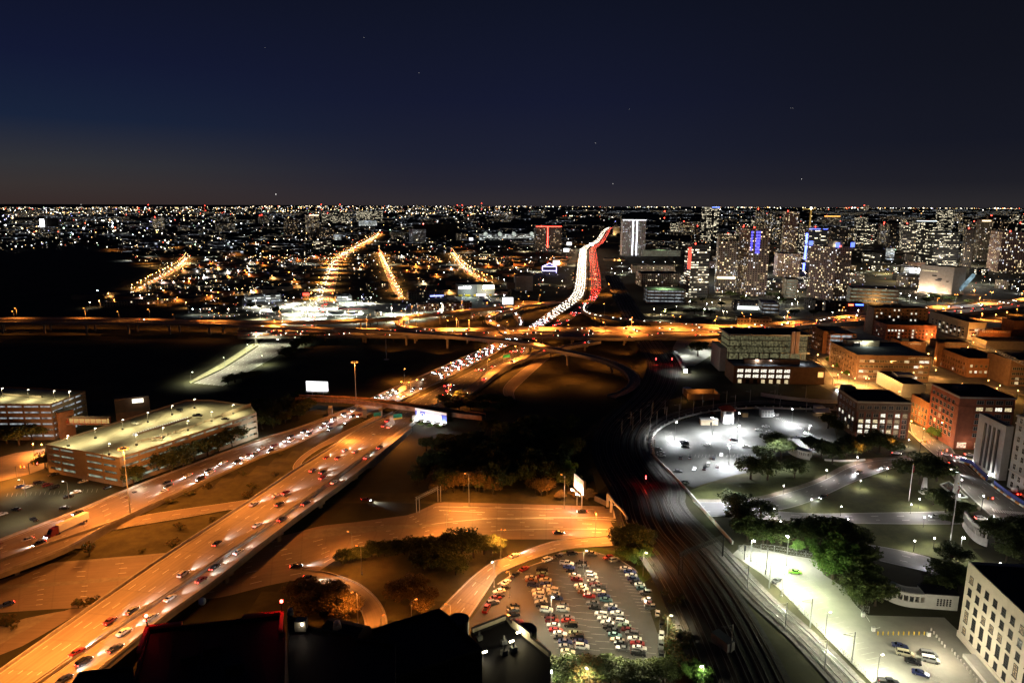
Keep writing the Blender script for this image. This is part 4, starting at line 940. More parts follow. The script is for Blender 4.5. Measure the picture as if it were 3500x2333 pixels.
for i in range(0, 30): light(A[i].lerp(B[i], .4 if i % 3 == 0 else -.05)+Vector((0, 0, 14)), (1, .96, .70), 2.1e4, angle=140)  # added lights that even out the boulevard, no poles under them
for p in (B[4], B[9], B[14]): o1.append(lamp('00', *[(a-b)/SS for a, b in zip(proj(p+Vector((3, 0, 9))), (SX[0], SY[0]))], 9, (.95, 1, .68), 1.5e4, 'x', '', glow_s=12, arm=1.5))
number_off(o1, 'white lamp along the curving boulevard', 'lamps of the curving boulevard')
# freeway beyond the rail bridge
o1 = []
for k, s in (('11', "1388,162 1800,97 1385,270 1445,278 1520,250"), ('20', "-10,1300 620,1200 -150,1420 60,1380")):
    for it in s.split():
        f = [float(q) for q in it.split(',')]; o1.append(lamp(k, f[0], f[1], 11, OR, 4e4, 'x', '', glow_s=30))
number_off(o1, 'orange lamp beside the freeway beyond the rail bridge', 'lamps beside the freeway')
for i in range(4, 60, 5):
    p = SB2[1][i]; light(p+Vector((0, 0, 14)), OR, 6e4 if i < 34 else 2e4)
for i in range(26, 60, 3):                            # added point lights stand in for the traffic's glow on the roadway
    p = SB2[0][i].lerp(SB2[1][i], .5); light(p+Vector((0, 0, 5)), (1, .70, .42), 3e4+6e4*(i > 38), 'POINT'); q = NB3[0][i].lerp(NB3[1][i], .5); light(q+Vector((0, 0, 5)), (1, .40, .2), 1.2e4, 'POINT')
for i in range(0, 14, 3):
    A, B = FN[0]; light(A[i].lerp(B[i], .5)+Vector((0, 0, 4)), (1, .75, .45), 1.6e4, 'POINT'); A, B = FN[1]; light(A[i].lerp(B[i], .5)+Vector((0, 0, 4)), (1, .3, .12), 7e3, 'POINT')  # same added stand-in glow on the far bend
# garage roof lamps
gr = []
for x, y in ((597, 752), (842, 686), (1089, 610), (1313, 546), (1532, 484), (1732, 426), (967, 824), (1210, 745), (1449, 680), (1671, 620), (1883, 540), (2078, 476)):
    p = G(*T('01', x, y), 21.9); p.z = 15.9; t = thing('roof_lamp', '', 'lamp', p, 'x'); pm, hm = lampmesh(6, .3, 'arm')
    for n_, me in (('pole', pm), ('lamp_head', hm)):
        o = bpy.data.objects.new(n_, me); COL.objects.link(o); o.parent = t
        if n_ == 'lamp_head': o.material_slots[0].link = 'OBJECT'; o.material_slots[0].material = glowc((1, .93, .7), 7)
    MB_ = MB().box((p.x, p.y, p.z), (1, 1, .9)).build('plinth', dkst, t)
    light(p+Vector((.5, 0, 5.6)), (1, .88, .46), 7e3, parent=t); gr.append(t)
number_off(gr, 'slim lamp on the roof deck of the large garage', 'lamps on the garage roof')
gr = []
for x, y in ((14, 328), (244, 343), (476, 352), (615, 355)):
    p = G(*T('01', x, y), 29.1); p.z = 23.1; t = thing('roof_lamp', '', 'lamp', p, 'x'); pm, hm = lampmesh(6, .3, 'arm')
    for n_, me in (('pole', pm), ('lamp_head', hm)):
        o = bpy.data.objects.new(n_, me); COL.objects.link(o); o.parent = t
        if n_ == 'lamp_head': o.material_slots[0].link = 'OBJECT'; o.material_slots[0].material = glowc((1, .93, .7), 7)
    light(p+Vector((.5, 0, 5.6)), (1, .88, .46), 8e3, parent=t); gr.append(t)
number_off(gr, 'slim roof lamp of the garage at the left edge', 'lamps on the far garage roof')
lamps('01', "293,826 371,832", 7, OR, 3e4, 'orange lamp on the street corner left of the garage', 'lamps at the garage corner', kind='globe', glow_s=60)
light(gt('01', 100, 1000, 10), OR, 4e4); light(gt('01', -60, 1080, 10), OR, 3e4)
lamps('01', "595,1160 207,1140", 9, (1, .88, .72), 1.0e4, 'thin lamp pole in the half empty lot', 'lamps of the half empty lot', glow_s=3)
light(gt('01', 150, 1350, 10), (1, .86, .70), 1.1e4)
light(gt('01', 720, 1290, 14), OR, 9e3, 'POINT'); light(gt('01', 1000, 1340, 14), OR, 1.2e4, 'POINT'); light(gt('01', 1800, 1020, 12), OR, 9e3); light(gt('01', 2200, 880, 12), OR, 9e3)  # added orange fill before the large garage
for s in EXTRA: light(gt(*s[:3], s[3]), OR, s[4])
light(gt('01', 1230, 1190, 5), (.95, 1, .82), 1.5e3, 'POINT'); light(gt('01', 2300, 740, 5), (.95, 1, .9), 4e3, 'POINT'); light(gt('01', 400, 790, 6), (.95, 1, .85), 2.5e3, 'POINT')
for k, x, y, z in (('20', -300, 1580, 7), ('20', 100, 1620, 7), ('20', 500, 1600, 7), ('20', 850, 1520, 7), ('20', 1150, 1440, 5), ('20', 1450, 1430, 5), ('10', 1700, 1420, 7), ('10', 1250, 1400, 7),  ('20', 500, 1340, 4), ('10', 2100, 1220, 5), ('20', 700, 1200, 5), ('10', 1600, 1180, 5), ('10', 900, 1200, 5)): light(gt(k, x, y, z), OR, 3.4e4, 'SPOT', (math.radians(102), 0, 0), 105, .8)  # added fixtureless spots aimed at the flyover girders
for k, x, y, z, w in (('22', 900, 60, 8, 1.6e4), ('21', 850, 1420, 7, 1e4), ('11', 900, 720, 9, 1.4e4), ('11', 1330, 680, 11, 2.2e4), ('11', 620, 640, 9, 5e3), ('31', 1180, 800, 9, 2.5e3), ('31', 900, 850, 9, 2e3)): light(gt(k, x, y, z), OR, w, 'POINT')  # added orange points brightening the portal, rail bridge and brick corner building
for k, x, y, z, w in (('21', 1750, 720, 22, 9e4), ('21', 2050, 960, 22, 9e4), ('31', 150, 650, 22, 9e4), ('21', 1650, 1020, 20, 4e4)): light(gt(k, x, y, z), WH, w*.8, angle=100, blend=1)  # added broad fill from above the white lot
for k, x, y, z, w in (('32', 420, 520, 9, 7e3), ('32', 540, 640, 8, 7e3), ('32', 120, 390, 7, 4e3), ('32', 760, 760, 8, 3e3), ('31', 300, 1230, 5, 1.5e3)): light(gt(k, x, y, z), (.86, 1, .62), w, 'POINT')  # added greenish points to brighten the trees, no lamps there
for x, y in ((700, 800), (1150, 700), (1600, 570), (1450, 760), (1950, 540)): p = G(*T('01', x, y), 16); light(p+Vector((0, 0, 17)), (1, .88, .46), 1.6e4, angle=110)  # added fill spots high over the garage roof
for k, x, y, z, w in (('11', 1950, 1325, 9, 9e3), ('21', 410, 1345, 8, 4.5e3), ('21', 700, 1360, 6, 2e3)): light(gt(k, x, y, z), (1, .52, .13), w, 'POINT')  # added golden points that light up the tree rows
for k, x, y in (('21', 330, 170), ('21', 640, 110), ('21', 850, 160), ('20', 1000, 1440), ('20', 1250, 1460)): light(gt(k, x, y, 14), OR, 1.3e4, angle=160)  # added soft fill for the ground inside the loops
# ------------------------------------------------------------------ buildings
def lit_interior(name, c, s, sc=.3, dark=.12):
    m = mat(name, (.05, .05, .05), var=0, emit=c, es=1); n, N, L = nt(m); b = N['Principled BSDF']
    tc = N.new('ShaderNodeTexCoord'); nz = N.new('ShaderNodeTexNoise'); nz.inputs['Scale'].default_value = sc; nz.inputs['Detail'].default_value = 5
    L.new(tc.outputs['Object'], nz.inputs['Vector']); r = N.new('ShaderNodeMapRange'); r.inputs[1].default_value = .35; r.inputs[2].default_value = .65; r.inputs[3].default_value = s*dark; r.inputs[4].default_value = s
    L.new(nz.outputs['Fac'], r.inputs[0]); L.new(r.outputs[0], b.inputs['Emission Strength']); return m
LITW = [lit_interior('lit_window_warm', (1, .80, .45), 1.5, 1.3), lit_interior('lit_window_white', (1, .93, .75), 2.2, 1.3), lit_interior('lit_window_dim', (1, .72, .38), .6, 1.3), lit_interior('lit_window_cool', (.8, .9, 1), .8, 1.3)]
DECKL = lit_interior('lit_deck', (.85, .95, .68), .38, .3); DECKD = lit_interior('dim_deck', (.75, .85, .70), .20, .25); DECKW = lit_interior('white_deck', (.85, .95, 1), .5, .3)
winglass = mat('window_glass', (.02, .022, .028), .12, 0, spec=.7)
def hsol(C, yt):
    lo, hi = 0, 400
    for _ in range(40):
        m = (lo+hi)/2
        if proj(C+Vector((0, 0, m)))[1] > yt: lo = m
        else: hi = m
    return lo
def ssol(C, d, px, h):
    lo, hi = 1., 400.; s0 = proj(C+Vector((0, 0, h)))[0]
    for _ in range(40):
        m = (lo+hi)/2; q = proj(C+d*m+Vector((0, 0, h)))[0]
        if (q < px) == (px > s0): lo = m
        else: hi = m
    return lo
def outline(B): C, a, b = B['C'], B['dR']*B['lr'], B['dL']*B['ll']; return [C, C+a, C+a+b, C+b]
def inset(poly, w):                                 # ccw polygon, moved inwards by w
    n = len(poly); out = []
    for i in range(n):
        p, a, b = Vector(poly[i][:2]), Vector(poly[i-1][:2]), Vector(poly[(i+1) % n][:2])
        d1, d2 = (p-a).normalized(), (b-p).normalized(); n1, n2 = Vector((-d1.y, d1.x)), Vector((-d2.y, d2.x)); m = (n1+n2)
        out.append(p+m*(w/max(.3, 1+n1.dot(n2))))
    return out
def ring(mb, poly, w, z0, z1, mi=0):                # hollow band round a ccw polygon, w > 0 inwards
    a, b = poly, inset(poly, w)
    if w < 0: a, b = b, a
    n = len(a)
    for i in range(n):
        j = (i+1) % n; mb.hexa([(a[i][0], a[i][1], z0), (a[j][0], a[j][1], z0), (b[j][0], b[j][1], z0), (b[i][0], b[i][1], z0), (a[i][0], a[i][1], z1), (a[j][0], a[j][1], z1), (b[j][0], b[j][1], z1), (b[i][0], b[i][1], z1)], mi)
def shell(name, label, cat, k, cx, cy, ytop, xl, xr, wallm, roofm=None, far=0, rel=None, phi=-4, dl=None, dr=None, par=.9, units=2, cornice=None, group=None, unit_h=3):
    C = gt(k, cx, cy); h = hsol(C, T(k, 0, ytop)[1])
    if rel is not None: phi = rel-math.degrees(math.atan2(C.x, C.y))
    f = math.radians(phi); dR, dL = Vector((math.cos(f), math.sin(f), 0)), Vector((-math.sin(f), math.cos(f), 0))
    lr = dr or ssol(C, dR, T(k, xr, 0)[0], h); ll = dl or ssol(C, dL, T(k, xl, 0)[0], h)
    if far: C = C-dL*far
    B = dict(C=C, dR=dR, dL=dL, lr=lr, ll=ll, h=h); t = thing(name, label, cat, C, group); B['t'] = t; pl = outline(B); B['pl'] = pl; z = C.z
    mb = MB(); mb.prism(pl, z-.5, z+h-par, 0, bottom=False); mb.f.pop(); mb.m.pop(); mb.uv.pop(); ring(mb, pl, .4, z+h-par, z+h); mb.build('wall', wallm, t)
    r = MB(); q = inset(pl, .05); r.face([(p[0], p[1], z+h-par-.02) for p in q]); 
    ro = r.build('roof', roofm or roofd, t)
    if cornice:
        c = MB(); ring(c, pl, -.5, z+h-1.1, z+h-.3); c.build('cornice', cornice, t)
    r2 = random.Random(label)
    for i in range(units):
        u, v = r2.uniform(.2, .8), r2.uniform(.25, .8); p = C+dR*(lr*u)+dL*(ll*v); sx, sy = min(8, lr*.25)*r2.uniform(.6, 1.2), min(7, ll*.25)*r2.uniform(.6, 1.2)
        m_ = MB(); m_.box((p.x, p.y, z+h-par), (sx, sy, unit_h*r2.uniform(.6, 1.2)), f); m_.box((p.x, p.y, z+h-par), (sx*1.1, sy*1.1, .3), f); u_ = m_.build('rooftop_unit', roofg, t); u_.parent = ro
    return B
WMESH = {}
def wmesh(w, h, style):
    k = (round(w, 1), round(h, 1), style)
    if k in WMESH: return WMESH[k]
    mb = MB(); f = .14; d = .16
    for x, sx in ((-w/2+f/2, f), (w/2-f/2, f)): mb.box((x, 0, 0), (sx, d, h))
    mb.box((0, 0, h-f), (w-2*f, d, f)); mb.box((0, -.06, -.12), (w+.3, d+.16, .14))
    nm, nh = {'one': (0, 0), 'pair': (1, 1), 'grid': (2, 2), 'tall': (1, 4), 'triple': (2, 1)}[style]
    for i in range(nm): mb.box((-w/2+w*(i+1)/(nm+1), -.01, f*.2), (.11, d, h-f))
    for i in range(nh): mb.box((0, -.02, h*(i+1)/(nh+1)), (w-2*f, d*.8, .1))
    pn = MB().face([(-w/2+f, -.02, 0), (w/2-f, -.02, 0), (w/2-f, -.02, h-f), (-w/2+f, -.02, h-f)]); WMESH[k] = (mb.mesh('window', white), pn.mesh('pane', winglass)); return WMESH[k]
def wins(B, facei, zs, ncol, w, h, lit=.3, style='pair', m0=.06, m1=.06, frame=None, cols=None, litm=None, out=.05):
    pl = B['pl']; a, b = (pl[0], pl[1]) if facei == 'R' else (pl[3], pl[0]); a = Vector((a[0], a[1], 0)); b = Vector((b[0], b[1], 0)); d = (b-a); L = d.length; d.normalize(); nrm = Vector((d.y, -d.x, 0)); z0 = B['C'].z
    me = wmesh(w, h, style); r = random.Random(len(pl)+int(B['h']*7)+ncol)
    for zi, z in enumerate(zs):
        for i in range(ncol):
            if cols and i not in cols: continue
            u = L*(m0+(1-m0-m1)*(i+.5)/ncol); p = a+d*u+nrm*out; o = bpy.data.objects.new('window', me[0]); COL.objects.link(o); o.parent = B['t']; pn = bpy.data.objects.new('pane', me[1]); COL.objects.link(pn); pn.parent = o
            o.location = Vector((p.x, p.y, z0+z))-B['C']; o.rotation_euler = (0, 0, math.atan2(d.y, d.x))
            for q in (o, pn): q.material_slots[0].link = 'OBJECT'
            o.material_slots[0].material = frame or white
            L_ = lit(zi, i) if callable(lit) else lit
            pn.material_slots[0].material = (litm or r.choice(LITW[:3])) if r.random() < L_ else winglass
def brick(name, c, var=.25): return mat(name, c, .9, var, .35)
red_b, brown_b, orange_b, stone, limestone, cream_b = brick('red_brick', (.30, .10, .055)), brick('brown_brick', (.20, .12, .075)), brick('orange_brick', (.36, .17, .08)), brick('grey_stone', (.42, .40, .36), .12), brick('limestone', (.52, .47, .38), .1), brick('cream_brick', (.50, .40, .27), .15)
# old brick corner building of the plaza
B = shell('brick_building', 'seven storey brown brick corner building with rows of lit paired windows by the white lot', 'building', '31', 832, 770, 442, 700, 1348, brown_b, cornice=cream_b, units=0)
mb = MB(); p = B['C']+B['dR']*(B['lr']*.12)+B['dL']*(B['ll']*.85); mb.box((p.x, p.y, B['C'].z+B['h']-.9), (7, 6, 4), math.radians(-4)); mb.build('rooftop_unit', roofd, B['t'])
wins(B, 'R', [18.2, 13.3, 9.6, 6.4, 3.2, .3], 7, 2.9, 2.1, lambda r, c: [.08, .16, .85, .8, .9, .05][r] if c < 6 else .1, 'pair', .03, .03, cream_b)
wins(B, 'L', [18.2, 13.3, 9.6, 6.4, 3.2], 5, 2.2, 2.0, lambda r, c: .35 if r > 1 else 0, 'pair')
mb = MB(); ring(mb, B['pl'], -.3, B['C'].z+16.6, B['C'].z+17.2); mb.build('belt_course', brown_b, B['t'])
mb = MB()
for i in range(8):
    p = B['C']+B['dR']*(B['lr']*(.02+.96*i/7))-B['dL']*.2; mb.box((p.x, p.y, B['C'].z), (.9, .5, 16.6), math.radians(-4))
mb.build('pilaster', red_b, B['t'])
# red office block
B = shell('red_brick_building', 'large red brick block with a pale cornice and shop fronts at the street corner', 'building', '31', 1718, 872, 402, 1532, 2280, red_b, cornice=stone, units=1)
wins(B, 'R', [27.2, 23.2, 19.2, 15.4, 11.6, 7.6], 5, 3.9, 2.2, lambda r, c: [.15, .95, .1, .12, .1, .1][r], 'triple', .12, .02, stone, cols=(1, 2, 3, 4))
wins(B, 'L', [25.5, 21.5, 17.5, 13.5, 9.5, 6], 6, 2.4, 2.4, .18, 'pair', .05, .12, stone)
mb = MB(); ring(mb, B['pl'], -.35, B['C'].z+B['h']-6.3, B['C'].z+B['h']-5.8); ring(mb, B['pl'], -.25, B['C'].z+5.2, B['C'].z+5.6); mb.build('belt_course', red_b, B['t'])
wins(B, 'R', [1.0], 4, 5.2, 3.2, lambda r, c: 1, 'grid', .06, .3, cream_b, cols=(0, 2), litm=lit_interior('lit_shop', (1, .62, .42), 2.2, .9))
p = B['C']+B['dR']*(B['lr']*.47)-B['dL']*.6
MB().hexa([(p.x-2.6, p.y-1.2, B['C'].z+3.6), (p.x+2.6, p.y-1.2, B['C'].z+3.6), (p.x+2.6, p.y+.5, B['C'].z+3.6), (p.x-2.6, p.y+.5, B['C'].z+3.6), (p.x-2.6, p.y+.2, B['C'].z+4.9), (p.x+2.6, p.y+.2, B['C'].z+4.9), (p.x+2.6, p.y+.5, B['C'].z+4.9), (p.x-2.6, p.y+.5, B['C'].z+4.9)])
aw = MB(); aw.hexa([(p.x-2.6, p.y-1.4, B['C'].z+4.2), (p.x+2.6, p.y-1.4, B['C'].z+4.2), (p.x+2.6, p.y+.5, B['C'].z+4.2), (p.x-2.6, p.y+.5, B['C'].z+4.2), (p.x-2.6, p.y, B['C'].z+5.1), (p.x+2.6, p.y, B['C'].z+5.1), (p.x+2.6, p.y+.5, B['C'].z+5.1), (p.x-2.6, p.y+.5, B['C'].z+5.1)]); aw.build('awning', dkst, B['t'])
light(Vector((p.x-9, p.y-3, B['C'].z+4)), (1, .7, .5), 700, 'POINT'); light(B['C']+Vector((-4, 3, 4.5)), (1, .85, .7), 900, 'POINT')
B = shell('brick_building', 'low orange lit brick wing with arched windows behind the red corner block', 'building', '31', 1548, 735, 500, 1350, 1650, orange_b, dr=16, units=1)
wins(B, 'L', [9.5, 5.5, 1.5], 7, 1.8, 2.6, .15, 'pair', frame=stone)
# grey slab with slit windows
B = shell('grey_slab_building', 'pale grey windowless slab with four dark vertical slits lit from below', 'building', '31', 2122, 1152, 668, 1955, 2265, stone, units=0)
for i in range(4):
    a = B['pl'][3]; b = B['pl'][0]; f = .30+.16*i; x = a[0]+(b[0]-a[0])*f; y = a[1]+(b[1]-a[1])*f; d = (Vector(b)-Vector(a)).normalized()
    MB().box((x+d.y*.06, y-d.x*.06, B['C'].z+2), (1.5, .6, B['h']-5.5), math.atan2(d.y, d.x)).build('slit_window', blackm, B['t'])
for x, y in ((1888, 965), (2052, 1080)):
    p = gt('31', x-8, y+25, .8); t = thing('floodlight', 'ground floodlight at the foot of the grey slab, '+('farther' if x < 1900 else 'nearer')+' one', 'floodlight', p-Vector((0, 0, .8)), 'floodlights below the grey slab')
    MB().box((p.x, p.y, p.z-.8), (.5, .5, .5)).build('base', dkst, t); MB().ball((p.x, p.y, p.z), .45).build('lamp_head', glowc(WH, 110), t)
    q = Vector(B['pl'][0])-Vector(B['pl'][3]); light(p+Vector((-1, -.5, .3)), (.95, 1, .92), 3.2e3, 'SPOT', (math.radians(115), 0, math.radians(-55)), 120, 1, .3)
B = shell('stone_courthouse', 'old ornate stone courthouse block cut by the right edge of the photo', 'building', '31', 2198, 1205, 562, 2240, 2700, stone, dl=52, dr=36, far=52, units=1, cornice=limestone)
wins(B, 'L', [34, 30, 24.5, 20, 15.5, 10.5, 5.5, 1.2], 11, 2.0, 2.7, .07, 'pair', .02, .02, limestone)
mb = MB(); ring(mb, B['pl'], -.4, B['C'].z+32.8, B['C'].z+33.4); ring(mb, B['pl'], -.4, B['C'].z+8.6, B['C'].z+9.3); mb.build('belt_course', limestone, B['t'])
# pale annex at the lower right
C = gt('32', 1758, 1150); f = G(*T('32', 2352, 975), C.z+26.6)-G(*T('32', 1832, 483), C.z+26.6); f.z = 0; ll = f.length; f.normalize()
g = Vector((-f.y, f.x, 0)); B = dict(C=C, dR=f, dL=g, lr=ll*1.5, ll=45, h=26.6)
t = thing('stone_office_building', 'pale stone five storey office block with dark windows at the lower right corner', 'building', C); B['t'] = t; pl = outline(B); B['pl'] = pl; z = C.z
mb = MB(); mb.prism(pl, z-.5, z+25.8, 0, bottom=False); mb.f.pop(); mb.m.pop(); mb.uv.pop(); ring(mb, pl, .5, z+25.8, z+26.6); ring(mb, pl, -.25, z, z+2.2); mb.build('wall', limestone, t)
MB().face([(p[0], p[1], z+25.7) for p in inset(pl, .1)]).build('roof', roofd, t)
n = max(8, int(B['lr']/4.4))
wins(B, 'R', [20.6, 16.4, 12.2], n, 1.9, 2.4, lambda r, c: .14, 'grid', .02, .02, dkst, litm=LITW[2]); wins(B, 'R', [7.0], n, 1.9, 3.9, .06, 'tall', .02, .02, dkst, litm=LITW[2]); wins(B, 'R', [3.0], n, 1.7, 2.3, .05, 'pair', .02, .02, dkst, litm=LITW[2])
print('ANNEX', B['lr'], n)
mb = MB(); q = C+f*26; m_ = C+f*(B['lr']*.62)-g*2.2; mb.box((m_.x, m_.y, z), (B['lr']*.75, 3.6, 1.3), math.atan2(f.y, f.x)); mb.build('loading_dock', stone, t)
light(C+f*14-g*13+Vector((0, 0, 8)), (1, .90, .66), 1.3e4, 'POINT'); light(C+f*42-g*16+Vector((0, 0, 8)), (1, .90, .66), 1.3e4, 'POINT')
bo = []
for i in range(22):
    p = C+f*(-2+i*1.75)-g*(5.2+(.6 if i > 5 else 2)); b = solo('bollard', MB().tube((p.x, p.y, z), (p.x, p.y, z+1.1), .28, .22, 8), stone, '', 'bollard'); bo.append(b)
number_off(bo, 'squat pale bollard along the foot of the stone office block', 'pale stone bollards')
bo = []
for x in list(range(1045, 1480, 46)):
    p = gt('32', x, 1140); bo.append(solo('bollard', MB().tube(p, p+Vector((0, 0, 1.3)), .2, .2, 8), ypaint, '', 'bollard'))
number_off(bo, 'yellow bollard in the row across the bright lot', 'yellow bollards')
for x, y, l in ((912, 975, 'pale gate cabinet at the far side of the lot entrance'), (1004, 1105, 'pale gate cabinet at the near side of the lot entrance'), (1498, 1150, 'grey utility cabinet at the right end of the yellow bollards')):
    p = gt('32', x, y); t = thing('gate_cabinet', l, 'cabinet', p); MB().box(p, (1, .8, 1.5)).build('housing', white, t); MB().box((p.x, p.y, p.z+1.5), (1.1, .9, .08)).build('lid', steel, t)
    if x < 1100: q = gt('32', x+60, y+(-10 if x > 950 else 70)); MB().tube(p+Vector((.6, 0, 1)), Vector((q.x, q.y, p.z+1.0)), .06).build('barrier_arm', white, t)
# garages
def garage(name, label, poly, z, h, floors, wallm, inner, piers, pw=1.0, band=.55, ri=None, roofm=None, solid=()):
    c = Vector((poly[0][0], poly[0][1], z)); t = thing(name, label, 'parking garage', c); poly = [Vector((p[0], p[1])) for p in poly]
    MB().prism(inset(poly, 2.2), z-.3, z+h-1.1, 0).build('interior', inner, t)
    fh = (h-1)/floors
    for k in range(floors+1):
        mb = MB(); z0 = z+k*fh-(0 if k else .3); ring(mb, poly, .35, z0, z0+fh*band if k < floors else z+h); mb.build('spandrel', wallm, t)
        if 0 < k < floors: MB().prism(inset(poly, .36), z0-.3, z0, 0).build('floor_slab', girdm, t)
    MB().prism(inset(poly, .36), z+h-1.35, z+h-1.0, 0).build('roof_deck', roofm or conc2, t)
    n = len(poly)
    for i in range(n):
        a, b = poly[i], poly[(i+1) % n]; d = b-a; L = d.length; d.normalize(); nr = Vector((-d.y, d.x))
        ts = piers[i] if i < len(piers) and piers[i] is not None else [((j)*10/L, pw/L) for j in range(int(L/10)+1)]
        for f0, wd in ts:
            p = a+d*(L*(f0+wd/2))+nr*.22; MB().box((p.x, p.y, z-.3), (L*wd, .5, h+.1), math.atan2(d.y, d.x)).build('wall_pier', wallm, t)
    return t
gb = brick('garage_panel', (.36, .30, .22), .12)
GP = [G(*T('01', x, y), 15.9) for x, y in ((405, 830), (1068, 948), (2290, 548), (2240, 482), (1895, 430), (1660, 430))]
deckm = paving('garage_deck', (.30, .27, .19), .05, 9, .45)
t = garage('parking_garage', 'large tan parking garage with a lit sloping roof deck and dark open storeys', GP, 0, 15.9, 4, gb, DECKL, [[(0, .03), (.18, .02), (.38, .17), (.75, .02), (.94, .06)]], 1.2, .68, roofm=deckm)
mb = MB()
a, b = G(*T('01', 1190, 752), 15), G(*T('01', 1690, 600), 15)
n = 24
for i in range(n):
    p = a.lerp(b, i/n); q = a.lerp(b, (i+.45)/n); wallrow(mb, [p, q], 1.1, .3)
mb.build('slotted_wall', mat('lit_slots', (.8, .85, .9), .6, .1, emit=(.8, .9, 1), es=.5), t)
mb = MB(); wallrow(mb, [a+Vector((1.2, 1.2, 0)), b+Vector((1.2, 1.2, 0))], .9, .25); mb.build('ramp_wall', gb, t)
mb = MB()
for x0, y0, x1, y1 in ((1212, 828, 1255, 806), (1265, 806, 1335, 790), (1350, 788, 1405, 772), (1418, 768, 1490, 748), (1505, 745, 1530, 736), (1545, 733, 1570, 727), (1580, 724, 1740, 672), (1755, 665, 1810, 640), (1825, 635, 1900, 612), (1915, 606, 1985, 575)):
    wallrow(mb, [G(*T('01', x0, y0), 15), G(*T('01', x1, y1), 15)], 1.2, .3)
mb.build('ramp_wall', gb, t)
mb = MB(); p = [G(*T('01', 1985, 590), 14.9), G(*T('01', 2240, 500), 14.9)]; wallrow(mb, p, 2.6, .4); mb.build('upper_wall', gb, t)
GP2 = [G(*T('01', x, y), 23.1) for x, y in ((-700, 470), (450, 470), (760, 354), (400, 325), (-400, 300))]
t = garage('parking_garage', 'darker multi storey garage at the left edge with bright open storeys', GP2, 0, 23.1, 6, mat('dark_garage_panel', (.11, .085, .06), .85, .2, .3), DECKW, [], 1.0, .66, roofm=deckm)
mb = MB(); wallrow(mb, [G(*T('01', 20, 390), 22.2), G(*T('01', 370, 415), 22.2)], 1.2, .3); mb.build('ramp_wall', gb, t)
tw = gt('01', 545, 770); t = thing('stair_tower', 'brown brick stair tower joining the left garage to the footbridge', 'tower', tw); MB().box((tw.x, tw.y+4, 0), (9, 9, 16.5), -.5).build('wall', brown_b, t); MB().box((tw.x, tw.y+4, 16.5), (9.4, 9.4, .5), -.5).build('roof', roofd, t)
a, b = G(*T('01', 575, 620), 10), G(*T('01', 970, 625), 10); t = thing('footbridge', 'covered footbridge with a red truss lit inside between the two garages', 'footbridge', a)
d = (b-a).normalized(); rz = math.atan2(d.y, d.x); m_ = a.lerp(b, .5); L = (b-a).length; nn = Vector((-d.y, d.x, 0))
MB().box((m_.x, m_.y, 8), (L, 3.4, .5), rz).build('deck', girdm, t); MB().box((m_.x, m_.y, 12), (L, 4, .5), rz).build('roof', brown_b, t); mb = MB()
for s in (-1.7, 1.7):
    for i in range(9): p = a+d*(L*i/8)+nn*s; mb.tube((p.x, p.y, 8.5), (p.x, p.y, 12), .14); q = a+d*(L*(i+(1 if i < 8 else 0))/8)+nn*s; mb.tube((p.x, p.y, 8.5), (q.x, q.y, 10.2), .09)
    for z in (8.7, 10.2): mb.tube((a+nn*s)[:2]+(z,), (b+nn*s)[:2]+(z,), .1)
mb.build('truss', mat('red_steel', (.45, .06, .03), .5, .1, 1), t); MB().box((m_.x, m_.y+.3, 8.6), (L, .3, 3.2), rz).build('lit_wall', glow('warm_glow', (1, .62, .2), .55), t)
for x in (600, 625): p = gt('01', x, 745); MB().box((p.x, p.y, 0), (1.6, 1.6, 8), rz).build('pier', girdm, t)
a = gt('01', 1085, 700); t = thing('stair_lobby', 'plain tan stair block with a glowing lobby on the garage edge', 'stair block', Vector((a.x, a.y+14, 0))); MB().box((a.x, a.y+16, 0), (20, 10, 18), .45).build('wall', brick('dark_brown_brick', (.07, .045, .03)), t); MB().box((a.x, a.y+16, 18), (20.4, 10.4, .4), .45).build('roof', roofd, t)
MB().box((a.x+5.6, a.y+12.2, 14.6), (6.5, .6, 2.6), .45).build('window', glow('lobby_glow', (1, .93, .7), 2.2), t); light(Vector((a.x+8, a.y+8, 18.5)), (1, .93, .7), 900, 'POINT')
# glass fronted garage and the low office in front of it (sheet 'zg' read at its own scale)
SX = SX+(2440,); SY = SY+(1100,)
def TG(x, y): return ('31', (2440+x*.19134-2600)/SS, (1100+y*.19134-1200)/SS)
k, x, y = TG(225, 880); _, _, yt = TG(0, 217); _, xr, _ = TG(1752, 0); _, xl, _ = TG(88, 0)
C = gt(k, x, y); h = hsol(C, T(k, 0, yt)[1]); f = math.radians(-2); dR, dL = Vector((math.cos(f), math.sin(f), 0)), Vector((-math.sin(f), math.cos(f), 0)); lr = ssol(C, dR, T(k, xr, 0)[0], h); ll = 34
t = thing('glass_garage', 'long parking garage behind a glass front showing three lit storeys on legs', 'parking garage', C); z = C.z; pl = [C, C+dR*lr, C+dR*lr+dL*ll, C+dL*ll]; zb = h*.52
MB().prism(inset(pl, 2.5), z, z+h-1.2, 0).build('interior', lit_interior('garage_glow', (.88, .82, .42), .2, .6, .1), t)
mb = MB(); ring(mb, pl, .6, z+h-1.3, z+h); ring(mb, pl, .6, z+zb-.8, z+zb); mb.build('frame', steel, t); MB().face([(p[0], p[1], z+h-.9) for p in inset(pl, .3)]).build('roof', roofd, t)
for i in (1, 2): mb = MB(); ring(mb, pl, .5, z+zb+(h-zb)*i/3-.5, z+zb+(h-zb)*i/3+.3); mb.build('floor_band', dkst, t)
mb = MB()
for i in range(52): p = C+dR*(lr*(i+.5)/52)-dL*.05; mb.box((p.x, p.y, z+zb), (.14 if i % 7 else .4, .3, h-zb-1), f)
mb.build('mullion', dkst, t)
